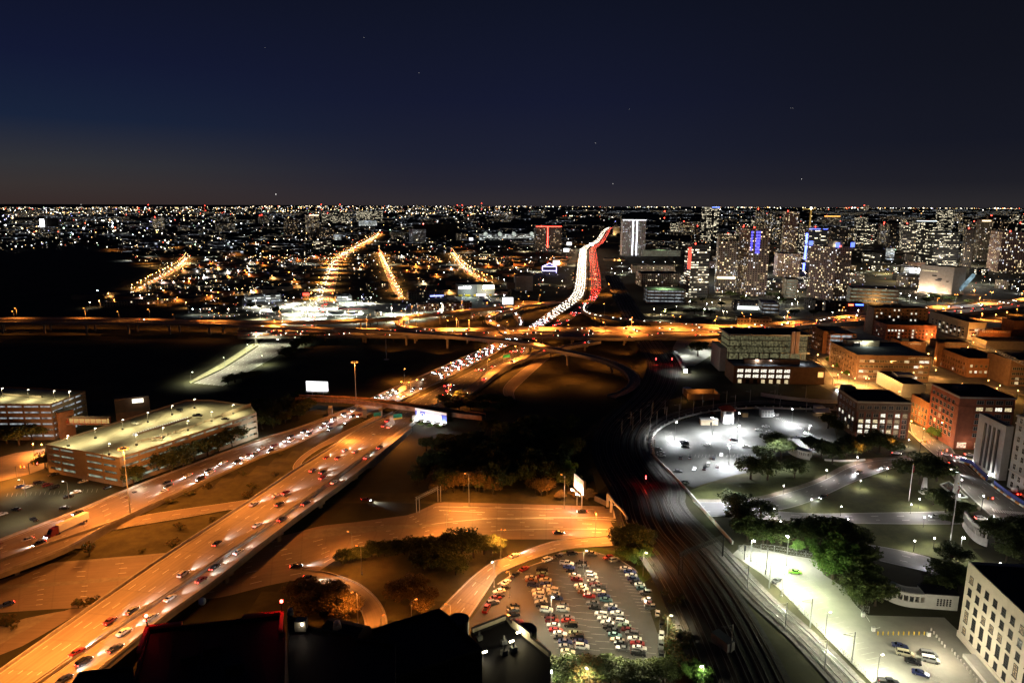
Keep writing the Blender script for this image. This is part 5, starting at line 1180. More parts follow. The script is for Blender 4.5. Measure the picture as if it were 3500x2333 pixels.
for i in range(8): p = C+dR*(lr*(i+.1)/8)+dL*.6; MB().box((p.x, p.y, z), (.8, .8, zb-.8), f).build('leg', girdm, t)
p = C+dR*(lr*.80)-dL*.5; MB().box((p.x-1.6, p.y, z+zb-.5), (3.1, 1.4, h-zb+3.2), f).build('stair_core', brick('pink_panel', (.40, .28, .22), .1), t); MB().box((p.x+2, p.y, z+zb-.5), (3.1, 1.4, h-zb+3.2), f).build('stair_core', MATS['pink_panel'], t)
MB().prism([C-dR*6+dL*1, C-dR*.2+dL*1, C-dR*.2+dL*(ll-4), C-dR*6+dL*(ll-4)], z, z+h*.62).build('side_wall', stone, t)
k, x, y = TG(340, 1090); _, _, yt = TG(0, 785); _, xr, _ = TG(1992, 0); _, xl, _ = TG(265, 0)
B = shell('low_office_building', 'low dark office with two rows of lit windows and roof lamps before the glass garage', 'building', k, x, y, yt, xl, xr, brown_b, roofg, phi=-3, dl=26, units=0)
wins(B, 'R', [B['h']*.70-.6, B['h']*.40-.7], 7, 4.6, 2.5, lambda r, c: .97, 'grid', .03, .37, dkst, litm=LITW[1]); wins(B, 'R', [.3], 7, 3, 3.0, .6, 'grid', .03, .37, dkst, litm=LITW[0])
mb = MB(); p = B['C']+B['dR']*(B['lr']*.47)+B['dL']*14; mb.box((p.x, p.y, B['C'].z+B['h']-.9), (B['lr']*.62, 5, 4), math.radians(-3)); mb.build('penthouse', brown_b, B['t'])
for i, xx in enumerate((770, 1008, 1270, 1532)):
    k, x, y = TG(xx, 685); p = G(*T(k, x, y), B['C'].z+B['h']+2.2); MB().ball((p.x, p.y, p.z), .34).build('roof_lamp', glowc(WH, 150), B['t']); light(p-Vector((0, 1, 0)), WH, 1500, 'POINT')
k, x, y = TG(1925, 900); p = B['C']+B['dR']*(B['lr']*.955)-B['dL']*.3; MB().box((p.x, p.y, B['C'].z+6), (4, .3, 4), math.radians(-3)).build('lit_panel', glow('amber_panel', (1, .52, .14), 1.6), B['t'])
# brick quarter
B = shell('apartment_block', 'brown brick apartment block with LUXURY APARTMENTS lettered on its parapet', 'building', '31', 845, 262, 33, 625, 1525, brown_b, roofg, units=1)
wins(B, 'R', [15.4, 11.2, 7.0, 2.6], 14, 3.6, 2.0, .22, 'triple', .03, .02, cream_b); wins(B, 'L', [15.4, 11.2, 7.0, 2.8], 9, 1.6, 2.0, .08, 'pair', frame=brown_b)
LUX = B
p = B['C']+B['dR']*(B['lr']*.37)+B['dL']*(B['ll']*.80); t = B['t']; MB().box((p.x, p.y, B['C'].z+B['h']-.9), (27, 9, 5.2), math.radians(-4)).build('penthouse', cream_b, t)
for dx, w in ((-6, 3.4), (-1.5, 3.4), (9.5, 4.6)): MB().box((p.x+dx, p.y-4.6, B['C'].z+B['h']+.2), (w, .3, 2.6), math.radians(-4)).build('window', LITW[1], t)
MB().box((p.x+3, p.y-6, B['C'].z+B['h']+3.6), (8, 2.4, .3), math.radians(-4)).build('lit_canopy', glow('canopy_glow', (.95, 1, .6), 1.4), t); light(Vector((p.x+1, p.y-7, B['C'].z+B['h']+3)), (.85, .95, .8), 2.4e3, 'POINT')
B = shell('metal_roofed_hall', 'low hall with a dark metal roof and white walls glowing orange on one side', 'building', '31', 1255, 410, 292, 1042, 1478, mat('ribbed_metal', (.52, .54, .55), .45, .08, .5, .3), roofd, units=0, par=.3)
p = B['C']+B['dR']*(B['lr']*.75)+B['dL']*(B['ll']*.62); MB().box((p.x, p.y, B['C'].z+B['h']-.3), (B['lr']*.8, 9, 2.2), math.radians(-4)).build('roof_monitor', mat('pale_blue_metal', (.30, .33, .45), .6, .08, .4), B['t'])
B = shell('brick_building', 'orange lit brick warehouse with a corner tower near the right edge', 'building', '31', 1832, 232, 62, 1602, 2195, orange_b, units=1)
wins(B, 'R', [8.6, 3.6], 7, 2.0, 2.1, lambda r, c: .1 if r == 0 else .7, 'pair', .04, .04, cream_b); wins(B, 'L', [9.5, 5.5, 1.6], 10, 1.5, 2.1, .08, 'pair', frame=orange_b)
p = B['pl'][3]; MB().box((p[0]-1, p[1]-2, B['C'].z), (6, 5, B['h']+5), math.radians(-4)).build('corner_tower', orange_b, B['t'])
B = shell('brick_building', 'dark brown block with a few lit windows at the right edge above the red block', 'building', '31', 2205, 310, 78, 2192, 2600, brown_b, dl=30, units=1)
wins(B, 'R', [13, 9, 5, 1.5], 9, 3, 2.1, .18, 'pair', frame=stone)
B = shell('brick_building', 'red brown brick block with tall columns of lit stair windows beside the cross town freeway', 'building', '30', 1112, 1335, 1200, 932, 1578, red_b, units=0)
LOWR = B
wins(B, 'R', [9.2, 5.8, 2.2], 14, 2.0, 2.0, lambda r, c: .97 if c == 7 else (.8 if (r == 0 and c < 6) else .07), 'pair', .02, .02, red_b, litm=LITW[1]); wins(B, 'L', [9, 5.6, 2.2], 9, 1.5, 1.8, .14, 'pair', frame=red_b)
B = shell('brick_building', 'upper brown brick block with scattered lit windows rising behind the red brown block', 'building', '30', 990, 1290, 1048, 945, 1500, brown_b, dl=18, units=3)
wins(B, 'R', [B['h']-3.4, B['h']-7, B['h']-10.6, B['h']-14.2], 12, 1.9, 1.9, lambda r, c: .5 if c in (5, 8, 9) else .1, 'pair', .02, .02, brown_b, litm=LITW[1])
B = shell('office_block', 'five storey cream brick office with bands of lit windows right of the red brown block', 'building', '30', 1842, 1335, 1178, 1512, 2020, cream_b, units=2)
wins(B, 'R', [9.6, 6.4, 3.2], 6, 3, 2, .55, 'triple', frame=red_b); wins(B, 'L', [9.6, 6.4, 3.4, .6], 9, 3.4, 1.9, .42, 'triple', frame=stone)
B = shell('brick_building', 'orange brick restaurant building with white painted lettering along its parapet', 'building', '30', 1948, 1342, 1248, 1930, 2240, orange_b, dl=16, units=1); STK = B
wins(B, 'R', [3], 7, 1.2, 1.6, .1, 'one', frame=orange_b)
B = shell('brick_building', 'low orange brick warehouse with white painted lettering behind the apartment block', 'building', '30', 1240, 1440, 1350, 1180, 1480, orange_b, dl=20, units=1); SPG = B
B = shell('brick_building', 'dark low brick shed with faint painted lettering between two orange warehouses', 'building', '30', 1600, 1425, 1355, 1560, 1860, brown_b, dl=20, units=1); SPG2 = B
B = shell('brick_building', 'tall orange brick block rising at the right edge above the restaurant', 'building', '30', 2240, 1330, 1165, 2225, 2600, orange_b, dl=20, units=1)
B = shell('open_shed', 'long low shed with a pale columned front at the right edge', 'building', '30', 2010, 1420, 1345, 1995, 2600, cream_b, dl=24, units=0)
# open white deck and orange corner block behind the glass garage
B = shell('brick_building', 'orange lit brick block with a green pole at the end of the glass garage', 'building', '30', 545, 1460, 1255, 465, 700, orange_b, dr=10, units=0)
wins(B, 'L', [15, 11, 7, 3], 5, 1.3, 1.4, .12, 'one', frame=orange_b)
C = gt('30', 600, 1470); h = hsol(C, T('30', 0, 1280)[1]); pl = [C, C+Vector((24, -2, 0)), C+Vector((26, 40, 0)), C+Vector((0, 44, 0))]
t = garage('open_deck_building', 'half open parking deck with white lit storeys beside the orange brick block', pl, C.z, h, 5, orange_b, DECKW, [], .8, .35)
light(gt('30', 720, 1250)+Vector((0, 0, h)), WH, 3e3, 'POINT')
# concrete garages farther back
for nm, lb, k, cx, cy, yt, xl, xr, fl, wm, im in (('parking_garage', 'curved concrete garage with lit yellow storeys left of the concrete cube', '30', 790, 1005, 870, 730, 1240, 4, stone, DECKL), ('parking_garage', 'pale green lit garage with an open roof of parked cars beside the rail yard', '20', 1335, 1010, 890, 1305, 1680, 4, stone, DECKW), ('parking_garage', 'long garage outlined in green light below the twin striped tower', '20', 1290, 590, 535, 1275, 1640, 4, stone, DECKL), ('parking_garage', 'small lit garage left of the concrete cube behind the dark park', '30', 1270, 785, 690, 1255, 1440, 4, stone, DECKL), ('parking_garage', 'low parking deck with white lit storeys by the red street', '30', 10, 1110, 1010, -20, 170, 3, stone, DECKW), ('parking_garage', 'beige building with bright lit galleries left of the twin crowned tower', '30', 215, 960, 795, 20, 335, 6, cream_b, DECKL)):
    C = gt(k, cx, cy); h = hsol(C, T(k, 0, yt)[1]); f = math.radians(8-math.degrees(math.atan2(C.x, C.y))); dR, dL = Vector((math.cos(f), math.sin(f), 0)), Vector((-math.sin(f), math.cos(f), 0)); lr = ssol(C, dR, T(k, xr, 0)[0], h)
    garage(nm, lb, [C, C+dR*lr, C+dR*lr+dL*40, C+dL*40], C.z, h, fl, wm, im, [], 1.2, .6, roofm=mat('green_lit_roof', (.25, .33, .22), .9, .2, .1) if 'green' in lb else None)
    if 'green' in lb: light(C+dR*lr*.5+dL*20+Vector((0, 0, h+10)), (.75, 1, .6), 2.5e4)
# concrete cube museum
B = shell('concrete_cube_building', 'pale concrete cube with a tilted glass tube on its side standing beside the freeway', 'building', '30', 1700, 935, 690, 1432, 1842, mat('striped_concrete', (.40, .36, .31), .8, .15, .25), units=0, rel=56)
for i, (u, v, w) in enumerate(((.3, .78, 14), (.45, .62, 4), (.62, .52, 4), (.58, .46, 5), (.85, .45, 2))):
    a, b = Vector(B['pl'][3]), Vector(B['pl'][0]); p = a.lerp(b, u); d = (b-a).normalized(); MB().box((p.x+d.y*.1, p.y-d.x*.1, B['h']*v), (w*2, .6, 1.6), math.atan2(d.y, d.x)).build('slot_window', LITW[0] if i == 0 else winglass, B['t'])
a, b = B['C']+Vector((14, -2, 8)), B['C']+Vector((40, 10, 30)); mb = MB()
d = (b-a).normalized(); sidev = Vector((0, 0, 1)).cross(d).normalized()*2.6; up = Vector((0, 0, 4.5))
mb.hexa([a-sidev, b-sidev, b+sidev, a+sidev, a-sidev+up, b-sidev+up, b+sidev+up, a+sidev+up]); mb.build('glass_tube', lit_interior('tube_glow', (.55, .85, 1), .6, .12, .2), B['t'])
for u, w in ((.1, 2.5e4), (.4, 4e4), (.8, 1.5e4)):
    a, c = Vector(B['pl'][3]), Vector(B['pl'][0]); p = a.lerp(c, u); d = (c-a).normalized(); light(p+Vector((d.y, -d.x, 0))*9+Vector((0, 0, 1.5)), (1, .72, .48), w*1.1, 'POINT')
# ------------------------------------------------------------------ towers of the middle distance
def sty(kind, seed=0):
    r = rnd.random
    if kind == 'apt': return facade('apartment_facade', (.26+.12*r(), .23, .19), (1, .76, .42), 3.6, 3.3, .45, .52, .26, 4)
    if kind == 'office': return facade('office_facade', (.05, .055, .06), (1, .88, .62), 3.2, 3.9, .92, .45, .36, 3.2, row=.7)
    if kind == 'dark': return facade('dark_facade', (.07, .06, .055), (1, .7, .4), 4, 3.6, .4, .5, .13, 3)
    if kind == 'pale': return facade('pale_facade', (.42, .34, .25), (1, .8, .5), 3.6, 3.5, .45, .5, .16, 2.8)
    if kind == 'white': return facade('white_facade', (.6, .6, .6), (.9, .95, 1), 5, 3.4, .3, .5, .3, 2.5)
    if kind == 'bluewin': return facade('brown_facade', (.26, .18, .13), (1, .74, .42), 4.2, 3.5, .45, .5, .25, 3)
    if kind == 'glow': return facade('floodlit_facade', (.5, .5, .48), (.95, 1, .92), 7, 4, .9, .5, .9, 1.8)
glowc2 = glow('roof_red', (1, .05, .03), 14)
TOW = [
 ('20', 1680, 1710, 1905, 960, 487, 20, 'office', 'office_tower', 'office tower with lit floors and a red glowing glass corner beside the rail yard'),
 ('20', 1935, 1950, 2150, 915, 457, 8, 'apt', 'hotel_tower', 'cream hotel tower with one very bright lower floor'),
 ('20', 2165, 2215, 2445, 945, 340, 18, 'bluewin', 'apartment_tower', 'tall brown apartment tower with blue lit windows at the top'),
 ('20', 1828, 1900, 1985, 470, 152, 40, 'office', 'apartment_tower', 'slender tower with a blue lit crown standing far behind the others'),
 ('20', 335, 345, 575, 545, 325, 8, 'dark', 'hotel_tower', 'dark hotel slab outlined by a red neon T'),
 ('20', 1095, 1110, 1330, 585, 265, 6, 'white', 'apartment_tower', 'white balconied tower with two glowing vertical stripes beside the freeway'),
 ('30', 170, 185, 345, 590, 190, 6, 'apt', 'apartment_tower', 'grey tower with pale balcony bands rising behind the blue striped tower'),
 ('30', 350, 400, 600, 735, 345, 14, 'office', 'apartment_tower', 'dark glass tower with a blue glowing vertical stripe and roof edge'),
 ('30', 448, 640, 820, 985, 510, 45, 'apt', 'apartment_tower', 'twin fronted apartment tower with blue corner crowns and a domed top'),
 ('30', 132, 140, 360, 770, 565, 8, 'apt', 'apartment_block', 'beige balconied block at the foot of the blue striped tower'),
 ('30', -40, 0, 45, 900, 440, 30, 'apt', 'apartment_tower', 'narrow dark tower edged in blue left of the grey balcony tower'),
 ('30', 1400, 1520, 1790, 680, 375, 26, 'office', 'office_tower', 'broad dark glass office block with white lit floors behind the concrete cube'),
 ('30', 1235, 1250, 1420, 560, 300, 8, 'office', 'office_tower', 'glass office tower left of the broad dark office block'),
 ('30', 1335, 1350, 1575, 480, 270, 8, 'office', 'office_tower', 'flat topped office with a bright white roof line behind the dark office block'),
 ('30', 1790, 1800, 1920, 690, 345, 8, 'dark', 'office_tower', 'plain dark tower right of the broad office block'),
 ('30', 1905, 1925, 2080, 630, 262, 12, 'pale', 'hotel_tower', 'beige floodlit hotel tower with a bright lit top row of windows'),
 ('30', 2058, 2110, 2500, 735, 372, 14, 'apt', 'apartment_tower', 'wide brown apartment slab with small lit windows at the right edge'),
 ('30', 905, 910, 1080, 655, 560, 6, 'office', 'office_block', 'small rounded office with white lit bands near the bright tree'),
 ('30', 1120, 1125, 1200, 620, 520, 6, 'glow', 'office_block', 'small block with blue white lit floors right of the rounded office'),
 ('30', 1285, 1290, 1370, 665, 570, 6, 'dark', 'blank_block', 'plain grey brown blank block above the small lit garage'),
 ('30', 840, 850, 1030, 480, 300, 10, 'office', 'office_tower', 'dim office tower with scattered lit bands above the rounded office'),
 ('30', 1040, 1055, 1225, 470, 290, 10, 'dark', 'office_tower', 'dark tower dotted with red roof lights above the bright tree'),
 ('30', 600, 620, 790, 500, 330, 10, 'dark', 'office_tower', 'dark block behind the blue edged tower with one white vertical light'),
 ('30', 530, 545, 720, 330, 232, 8, 'pale', 'office_block', 'distant block with an orange glowing roof terrace'),
 ('30', 1055, 1065, 1205, 290, 235, 8, 'dark', 'office_block', 'distant dark block with a necklace of yellow roof lights'),
 ('30', 1558, 1565, 1655, 290, 190, 8, 'apt', 'office_tower', 'distant grey tower near the horizon above the bright roofed office'),
 ('30', 1705, 1715, 1815, 290, 205, 8, 'apt', 'office_tower', 'distant tower with yellowish windows right of the distant grey tower'),
 ('30', 45, 55, 180, 340, 255, 8, 'office', 'office_block', 'distant office with greenish lit floors left of the grey balcony tower'),
 ('30', 830, 840, 960, 300, 240, 8, 'office', 'office_block', 'distant office with red lamps on its roof'),
 ('30', 908, 912, 968, 180, 135, 8, 'apt', 'apartment_tower', 'twin towers of flats on the far horizon'),
 ('30', 565, 575, 925, 1075, 1000, 10, 'dark', 'shop_building', 'low brick shop building with a red and a blue sign by the freeway'),
 ('30', 390, 480, 555, 1080, 985, 40, 'dark', 'brick_building', 'round cornered brown building between the red street and the shops'),
 ('20', 1235, 1285, 1640, 860, 745, 12, 'pale', 'apartment_block', 'long beige block with a dark flat roof beside the rail yard'),
 ('20', 1195, 1205, 1590, 740, 672, 6, 'pale', 'parking_deck', 'long low beige block with a lit band behind the dark roofed block'),
 ('20', 158, 165, 318, 900, 765, 8, 'blank', 'blank_block', 'windowless pale grey tower block left of the jammed freeway'),
 ('20', 1030, 1035, 1095, 400, 325, 8, 'pale', 'domed_hall', 'yellow lit hall with a small dome beside the striped white tower'),
 ('20', -160, -155, 330, 445, 390, 6, 'glow', 'exhibition_hall', 'brilliant white floodlit hall with arched gables left of the freeway'),
 ('20', 2130, 2200, 2352, 420, 330, 30, 'apt', 'apartment_tower', 'dim tower with red roof lights behind the blue windowed tower'),
 ('20', 1730, 1740, 1880, 460, 410, 8, 'dark', 'office_block', 'small dark block with a pink glowing edge behind the office tower'),
 ('20', 2090, 2110, 2450, 1070, 990, 10, 'dark', 'shop_building', 'low building with a bright white frontage below the brown apartment tower'),
 ('20', 2130, 2140, 2450, 1200, 1140, 8, 'pale', 'brick_building', 'low beige building with dark windows beside the freeway lamps'),
 ('10', 328, 345, 455, 415, 250, 16, 'dark', 'hotel_tower', 'dark round topped hotel tower in the left distance'),
 ('10', 522, 540, 630, 372, 220, 20, 'apt', 'hotel_tower', 'brown tower with a bright lit crown in the left distance'),
 ('10', 530, 560, 760, 445, 335, 12, 'dark', 'hotel_block', 'dark stepped hotel block in front of the lit crowned tower'),
 ('10', 770, 775, 828, 452, 398, 10, 'glow', 'office_block', 'small white glowing cube beside the dark stepped hotel'),
 ('10', 88, 95, 222, 300, 222, 8, 'pale', 'office_block', 'beige floodlit slab in the far left distance'),
 ('10', 958, 970, 1195, 290, 185, 8, 'office', 'office_block', 'wide dark office with dotted lights on the left skyline'),
 ('10', 640, 660, 900, 300, 205, 8, 'office', 'office_block', 'cluster of greenish lit offices on the left skyline'),
 ('10', 985, 990, 1145, 318, 270, 8, 'glow', 'hospital_block', 'white lit long block below the wide dark office'),
 ('10', 1272, 1285, 1402, 432, 375, 12, 'pale', 'hotel_block', 'small orange floodlit block left of the huge dark box'),
 ('10', 1440, 1450, 1582, 462, 350, 8, 'white', 'apartment_tower', 'pale ribbed tower in front of the huge dark box'),
 ('10', 1470, 1480, 1870, 420, 305, 6, 'blankdark', 'blank_block', 'huge dark windowless box on the centre skyline'),
 ('10', 1855, 1862, 1945, 452, 388, 8, 'pale', 'silo_block', 'pale orange block right of the huge dark box'),
 ('10', 570, 600, 732, 525, 455, 16, 'office', 'hotel_block', 'low rounded hotel with greenish lit floors beside the orange avenue'),
 ('00', 398, 402, 515, 335, 250, 8, 'blankdark', 'blank_block', 'black box with one brilliantly lit white end in the far left field of lights'),
 ('00', 1360, 1370, 1465, 335, 242, 8, 'apt', 'apartment_tower', 'brown block with lit windows in the far left field of lights'),
 ('00', 1590, 1594, 1690, 368, 330, 6, 'pale', 'office_block', 'low yellow lit block in the far left field of lights'),
 ('00', 780, 784, 820, 222, 170, 6, 'pale', 'water_tower', 'lone pale tower on the left horizon'),
 ('00', 2310, 2314, 2360, 300, 228, 6, 'pale', 'apartment_tower', 'pale orange tower on the left skyline'),
 ('00', 1930, 1936, 2105, 380, 295, 8, 'pale', 'office_block', 'dull pink block right of the low yellow lit block'),
 ('10', 1508, 1515, 1700, 1080, 1018, 8, 'apt', 'motel_building', 'two storey motel with yellow lit rooms behind the upper flyover'),
 ('10', 1730, 1740, 1995, 1075, 1010, 8, 'apt', 'motel_building', 'longer two storey motel beside the bus yard'),
 ('10', 150, 155, 292, 1000, 938, 8, 'glow', 'shop_building', 'bright white shop front in the commercial strip'),
 ('10', -20, -15, 140, 1000, 945, 8, 'glow', 'shop_building', 'long white lit petrol station at the left of the commercial strip'),
 ('10', 472, 480, 540, 965, 905, 10, 'dark', 'shop_building', 'small shop with a red glowing front by the orange avenue'),
 ('10', 775, 790, 920, 990, 945, 8, 'glow', 'shop_building', 'white fronted restaurant right of the orange avenue'),
 ('10', 1130, 1140, 1190, 1130, 1085, 10, 'pale', 'shop_building', 'small yellow lit building between the forecourt and the flyover'),
 ('10', 1050, 1060, 1250, 890, 830, 8, 'dark', 'warehouse', 'dark flat warehouse with three wall lamps right of the avenue'),
 ('10', 1420, 1430, 1745, 975, 905, 8, 'dark', 'warehouse', 'dark low warehouse with a blue lit awning'),
 ('00', 900, 905, 1590, 1045, 1005, 4, 'pale', 'warehouse', 'long low orange lit warehouse at the edge of the dark floodplain'),
 ('00', 1670, 1690, 1980, 1100, 1050, 6, 'dark', 'warehouse', 'low white lit sheds behind the left flyover'),
 ('00', 1300, 1310, 1640, 900, 855, 6, 'pale', 'warehouse', 'orange lit warehouse with one white lamp at the floodplain edge'),
 ('00', 1760, 1770, 2020, 890, 850, 6, 'pale', 'warehouse', 'yellow lit depot with two bright doors'),
 ('00', 2250, 2260, 2320, 880, 845, 6, 'pale', 'warehouse', 'tiny orange lit shed with four dark windows'),
]
TB = []
for k, xl, xc, xr, yb, yt, rel, st, nm, lb in TOW:
    wm = brick('blank_concrete', (.35, .34, .31), .15) if st == 'blank' else (mat('blank_dark', (.05, .045, .04), .9, .2, .05) if st == 'blankdark' else sty(st))
    far = T(k, 0, yb)[1] < 960
    hgt = yb-yt
    B = shell(nm, lb, 'tower' if 'tower' in nm else 'building', k, xc, yb, yt, xl, xr, wm, rel=rel, dl=(None if xc-xl > 24 else (25 if hgt > 100 else 18)*(2 if far else 1)), units=0 if far else 2); B['lb'] = lb; TB.append(B)
def tw(s): return [b for b in TB if s in b['lb']][0]
def edge_light(B, pts, c, s, w, nm='light_strip'):   # glowing strip on the right-hand face: (u0,v0,u1,v1)
    mb = MB(); n = -B['dL']
    for u0, v0, u1, v1 in pts:
        a = B['C']+B['dR']*(B['lr']*u0)+Vector((0, 0, B['h']*v0))+n*.5; b = B['C']+B['dR']*(B['lr']*u1)+Vector((0, 0, B['h']*v1))+n*.5; mb.tube(a, b, w, n=4)
    mb.build(nm, glow('strip', c, s), B['t']); MATS.pop('strip')
edge_light(tw('red neon T'), [(0, 1, 1, 1)], (1, .05, .03), 14, 1.0); edge_light(tw('red neon T'), [(.45, .15, .45, 1)], (1, .05, .03), 14, 1.2)
edge_light(tw('vertical stripes'), [(.45, .02, .45, 1), (.62, .02, .62, 1)], (.9, .93, 1), 9, .9); edge_light(tw('vertical stripes'), [(0, 1.0, 1, 1.0)], (.95, .95, 1), 5, .8)
edge_light(tw('blue glowing vertical'), [(-.12, .05, -.12, .22), (-.1, .3, -.1, .62), (-.1, .66, -.1, .9)], (.08, .12, 1), 9, 2.2); edge_light(tw('blue glowing vertical'), [(0, 1, .6, 1), (.75, 1, 1, 1)], (.08, .12, 1), 8, .6)
edge_light(tw('slender tower'), [(0, 1, 1, 1)], (.12, .2, 1), 7, 1.2)
edge_light(tw('red glowing glass'), [(-.08, .55, -.08, .95)], (1, .10, .06), 1.6, 3)
edge_light(tw('one very bright'), [(.02, .30, .98, .30)], (1, .82, .5), 3.5, 2.2)
edge_light(tw('bright lit top'), [(.05, .97, .8, .97)], (1, .78, .45), 3.5, 1.8)
edge_light(tw('white roof line'), [(.1, .98, 1, .98)], (.8, .9, 1), 4, 1.0)
edge_light(tw('lit crown in the left'), [(.1, .98, .95, .98)], (1, .8, .5), 5, 1.6)
edge_light(tw('orange glowing roof'), [(.1, 1., .95, 1.)], (1, .4, .08), 5, 2.2)
edge_light(tw('brilliantly lit white'), [(-.25, .1, -.25, .9), (-.1, .1, -.1, .9)], (.95, .95, 1), 9, 6)
edge_light(tw('red and a blue'), [(.6, .8, .72, .8)], (1, .12, .05), 8, 1.2); edge_light(tw('red and a blue'), [(.78, .85, .98, .85)], (.05, .12, 1), 9, 1)
edge_light(tw('red glowing front'), [(.1, .6, .9, .6)], (1, .05, .03), 5, 2.5); edge_light(tw('blue lit awning'), [(.6, .35, .98, .35)], (.3, .35, 1), 3, 1.2)
edge_light(tw('bright white frontage'), [(.1, .3, .9, .3)], (.9, .95, .9), 2.5, 3)
B = tw('blue lit windows'); mb = MB()
for u in (.12, .36, .47):
    for v in range(8):
        if (u > .3) or v < 7: a = B['C']+B['dR']*(B['lr']*u)-B['dL']*.3; mb.box((a.x, a.y, B['C'].z+B['h']*(.93-.042*v)), (B['lr']*.09, .5, B['h']*.026), math.atan2(B['dR'].y, B['dR'].x))
mb.build('blue_window', glow('blue_room', (.10, .09, 1), 2.6), B['t'])
B = tw('twin fronted'); mb = MB()
for p in (B['pl'][0], B['pl'][1], B['pl'][3]): mb.box((p[0], p[1], B['C'].z+B['h']), (4, 4, 7), .3)
mb.build('corner_crown', glow('blue_crown', (.1, .16, 1), 3), B['t']); p = B['C']+B['dR']*(B['lr']*.5)+B['dL']*(B['ll']*.35)
MB().ball((p.x, p.y, B['C'].z+B['h']), 12, sz=.9).build('dome', mat('pale_dome', (.55, .5, .4), .7, .1, .1), B['t']); light(Vector((p.x-6, p.y-16, B['C'].z+B['h']+3)), (1, .9, .6), 5e3, 'POINT')
B = tw('arched gables'); mb = MB()
for u in (.1, .36, .62, .95):
    p = B['C']+B['dR']*(B['lr']*u); r = B['h']*.34; mb.tube((p.x, p.y-1, B['h']-r*.1), (p.x, p.y+12, B['h']-r*.1), r, n=16)
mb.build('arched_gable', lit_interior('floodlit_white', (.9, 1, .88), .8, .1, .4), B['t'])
B = tw('small dome'); p = B['C']+B['dR']*(B['lr']*.5)+B['dL']*10; MB().ball((p.x, p.y, B['h']), 10, sz=1.2).tube((p.x, p.y, B['h']+8), (p.x, p.y, B['h']+26), 2, .5).build('dome', mat('pale_dome', (.55, .5, .4)), B['t']); light(B['C']+Vector((0, -14, 6)), (1, .7, .3), 6e4, 'POINT')
SKY = [sty('office'), sty('apt'), sty('dark'), sty('apt'), sty('office')]; R3 = random.Random(21)
for i in range(40):
    x = R3.uniform(2290, 3470); yb = R3.uniform(792, 870); ht = R3.uniform(28, 95) if x > 2500 else R3.uniform(20, 50); wd = R3.uniform(26, 70)
    k, xx, yy = '00', x/SS, (yb-650)/SS
    if yb-ht < 712: ht = yb-712-R3.uniform(0, 20)
    B = shell('skyline_tower', 'dim tower with scattered lit windows among the packed downtown skyline', 'tower', k, xx, yy, yy-ht/SS, xx-6, xx+wd/SS, R3.choice(SKY), rel=12, dl=30, units=0, group='dim towers of the downtown skyline'); B['lb'] = ''; TB.append(B)
for B in [b for b in TB if b['h'] > 38][::2]:
    mb = MB(); p = B['C']+B['dR']*(B['lr']*.2)+Vector((0, 0, B['h']+1.5)); mb.ball(tuple(p), .5+p.length*.0005, n=6, k=4); mb.build('warning_lamp', glowc2, B['t'])
# roof lamps in red on tall towers
def crane():
    C = GT(*T('30', 405, 700)); t = thing('tower_crane', 'lit yellow tower crane mast above the blue striped tower', 'crane', C); h = hsol(C, T('30', 0, 170)[1])
    mb = MB()
    for dx, dy in ((-1, -1), (1, -1), (1, 1), (-1, 1)): mb.tube((C.x+dx, C.y+dy, 0), (C.x+dx, C.y+dy, h), .3, n=4)
    for i in range(int(h/4)): mb.tube((C.x-1, C.y-1, i*4), (C.x+1, C.y-1, i*4+4), .15, n=4)
    mb.build('mast', mat('yellow_steel', (.6, .4, .06), .5, .1, emit=(1, .6, .15), es=.35), t); MB().tube((C.x-20, C.y, h), (C.x+12, C.y+4, h+1), .7, n=4).build('jib', MATS['yellow_steel'], t); MB().ball((C.x, C.y, h+2), 2.2).build('lamp', glowc((1, .9, .7), 30), t)  # crane steel given its own glow to look floodlit
crane()
# lattice crane jib over the brick quarter
a, b = G(*T('30', 1905, 1350), 26), G(*T('30', 2420, 1590), 40); t = thing('crane_jib', 'long grey lattice crane jib slanting across the brick quarter at the right edge', 'crane', Vector((b.x, b.y, 6)))
mb = MB(); d = (b-a); n = 26; sd = Vector((0, 0, 1)).cross(d.normalized())
for o1_ in (Vector((0, 0, 1.6)), sd*.9, -sd*.9): mb.tube(a+o1_, b+o1_, .14, n=4)
for i in range(n):
    p, q = a+d*(i/n), a+d*((i+1)/n); mb.tube(p+sd*.9, q+Vector((0, 0, 1.6)), .08, n=4); mb.tube(p-sd*.9, q+Vector((0, 0, 1.6)), .08, n=4); mb.tube(p+sd*.9, q-sd*.9, .07, n=4)
mb.build('jib', steel, t); MB().tube((b.x, b.y, 6), (b.x, b.y, 42), 1.0, n=4).build('mast', steel, t)
# ------------------------------------------------------------------ lettering
def letters(B, txt, u0, u1, zt, hgt, m, facei='R', name='lettering', out=.12):
    cu = bpy.data.curves.new('lettering', 'FONT'); cu.body = txt; cu.extrude = .06; cu.align_x = 'LEFT'; ob = bpy.data.objects.new('tmp', cu); COL.objects.link(ob)
    me = bpy.data.meshes.new_from_object(ob.evaluated_get(bpy.context.evaluated_depsgraph_get())); bpy.data.objects.remove(ob)
    xs = [v.co.x for v in me.vertices]; ys = [v.co.y for v in me.vertices]; w, h = max(xs)-min(xs), max(ys)-min(ys); me.materials.clear(); me.materials.append(m)
    pl = B['pl']; a, b = (pl[0], pl[1]) if facei == 'R' else (pl[3], pl[0]); a, b = Vector((a[0], a[1], 0)), Vector((b[0], b[1], 0)); d = b-a; L = d.length; d.normalize(); n = Vector((d.y, -d.x, 0))
    p = a+d*(L*u0)+n*out; o = bpy.data.objects.new(name, me); COL.objects.link(o); o.parent = B['t']; o.location = Vector((p.x, p.y, B['C'].z+zt))-B['C']; o.rotation_euler = (math.pi/2, 0, math.atan2(d.y, d.x)); o.scale = (L*(u1-u0)/w, hgt/h, 1)
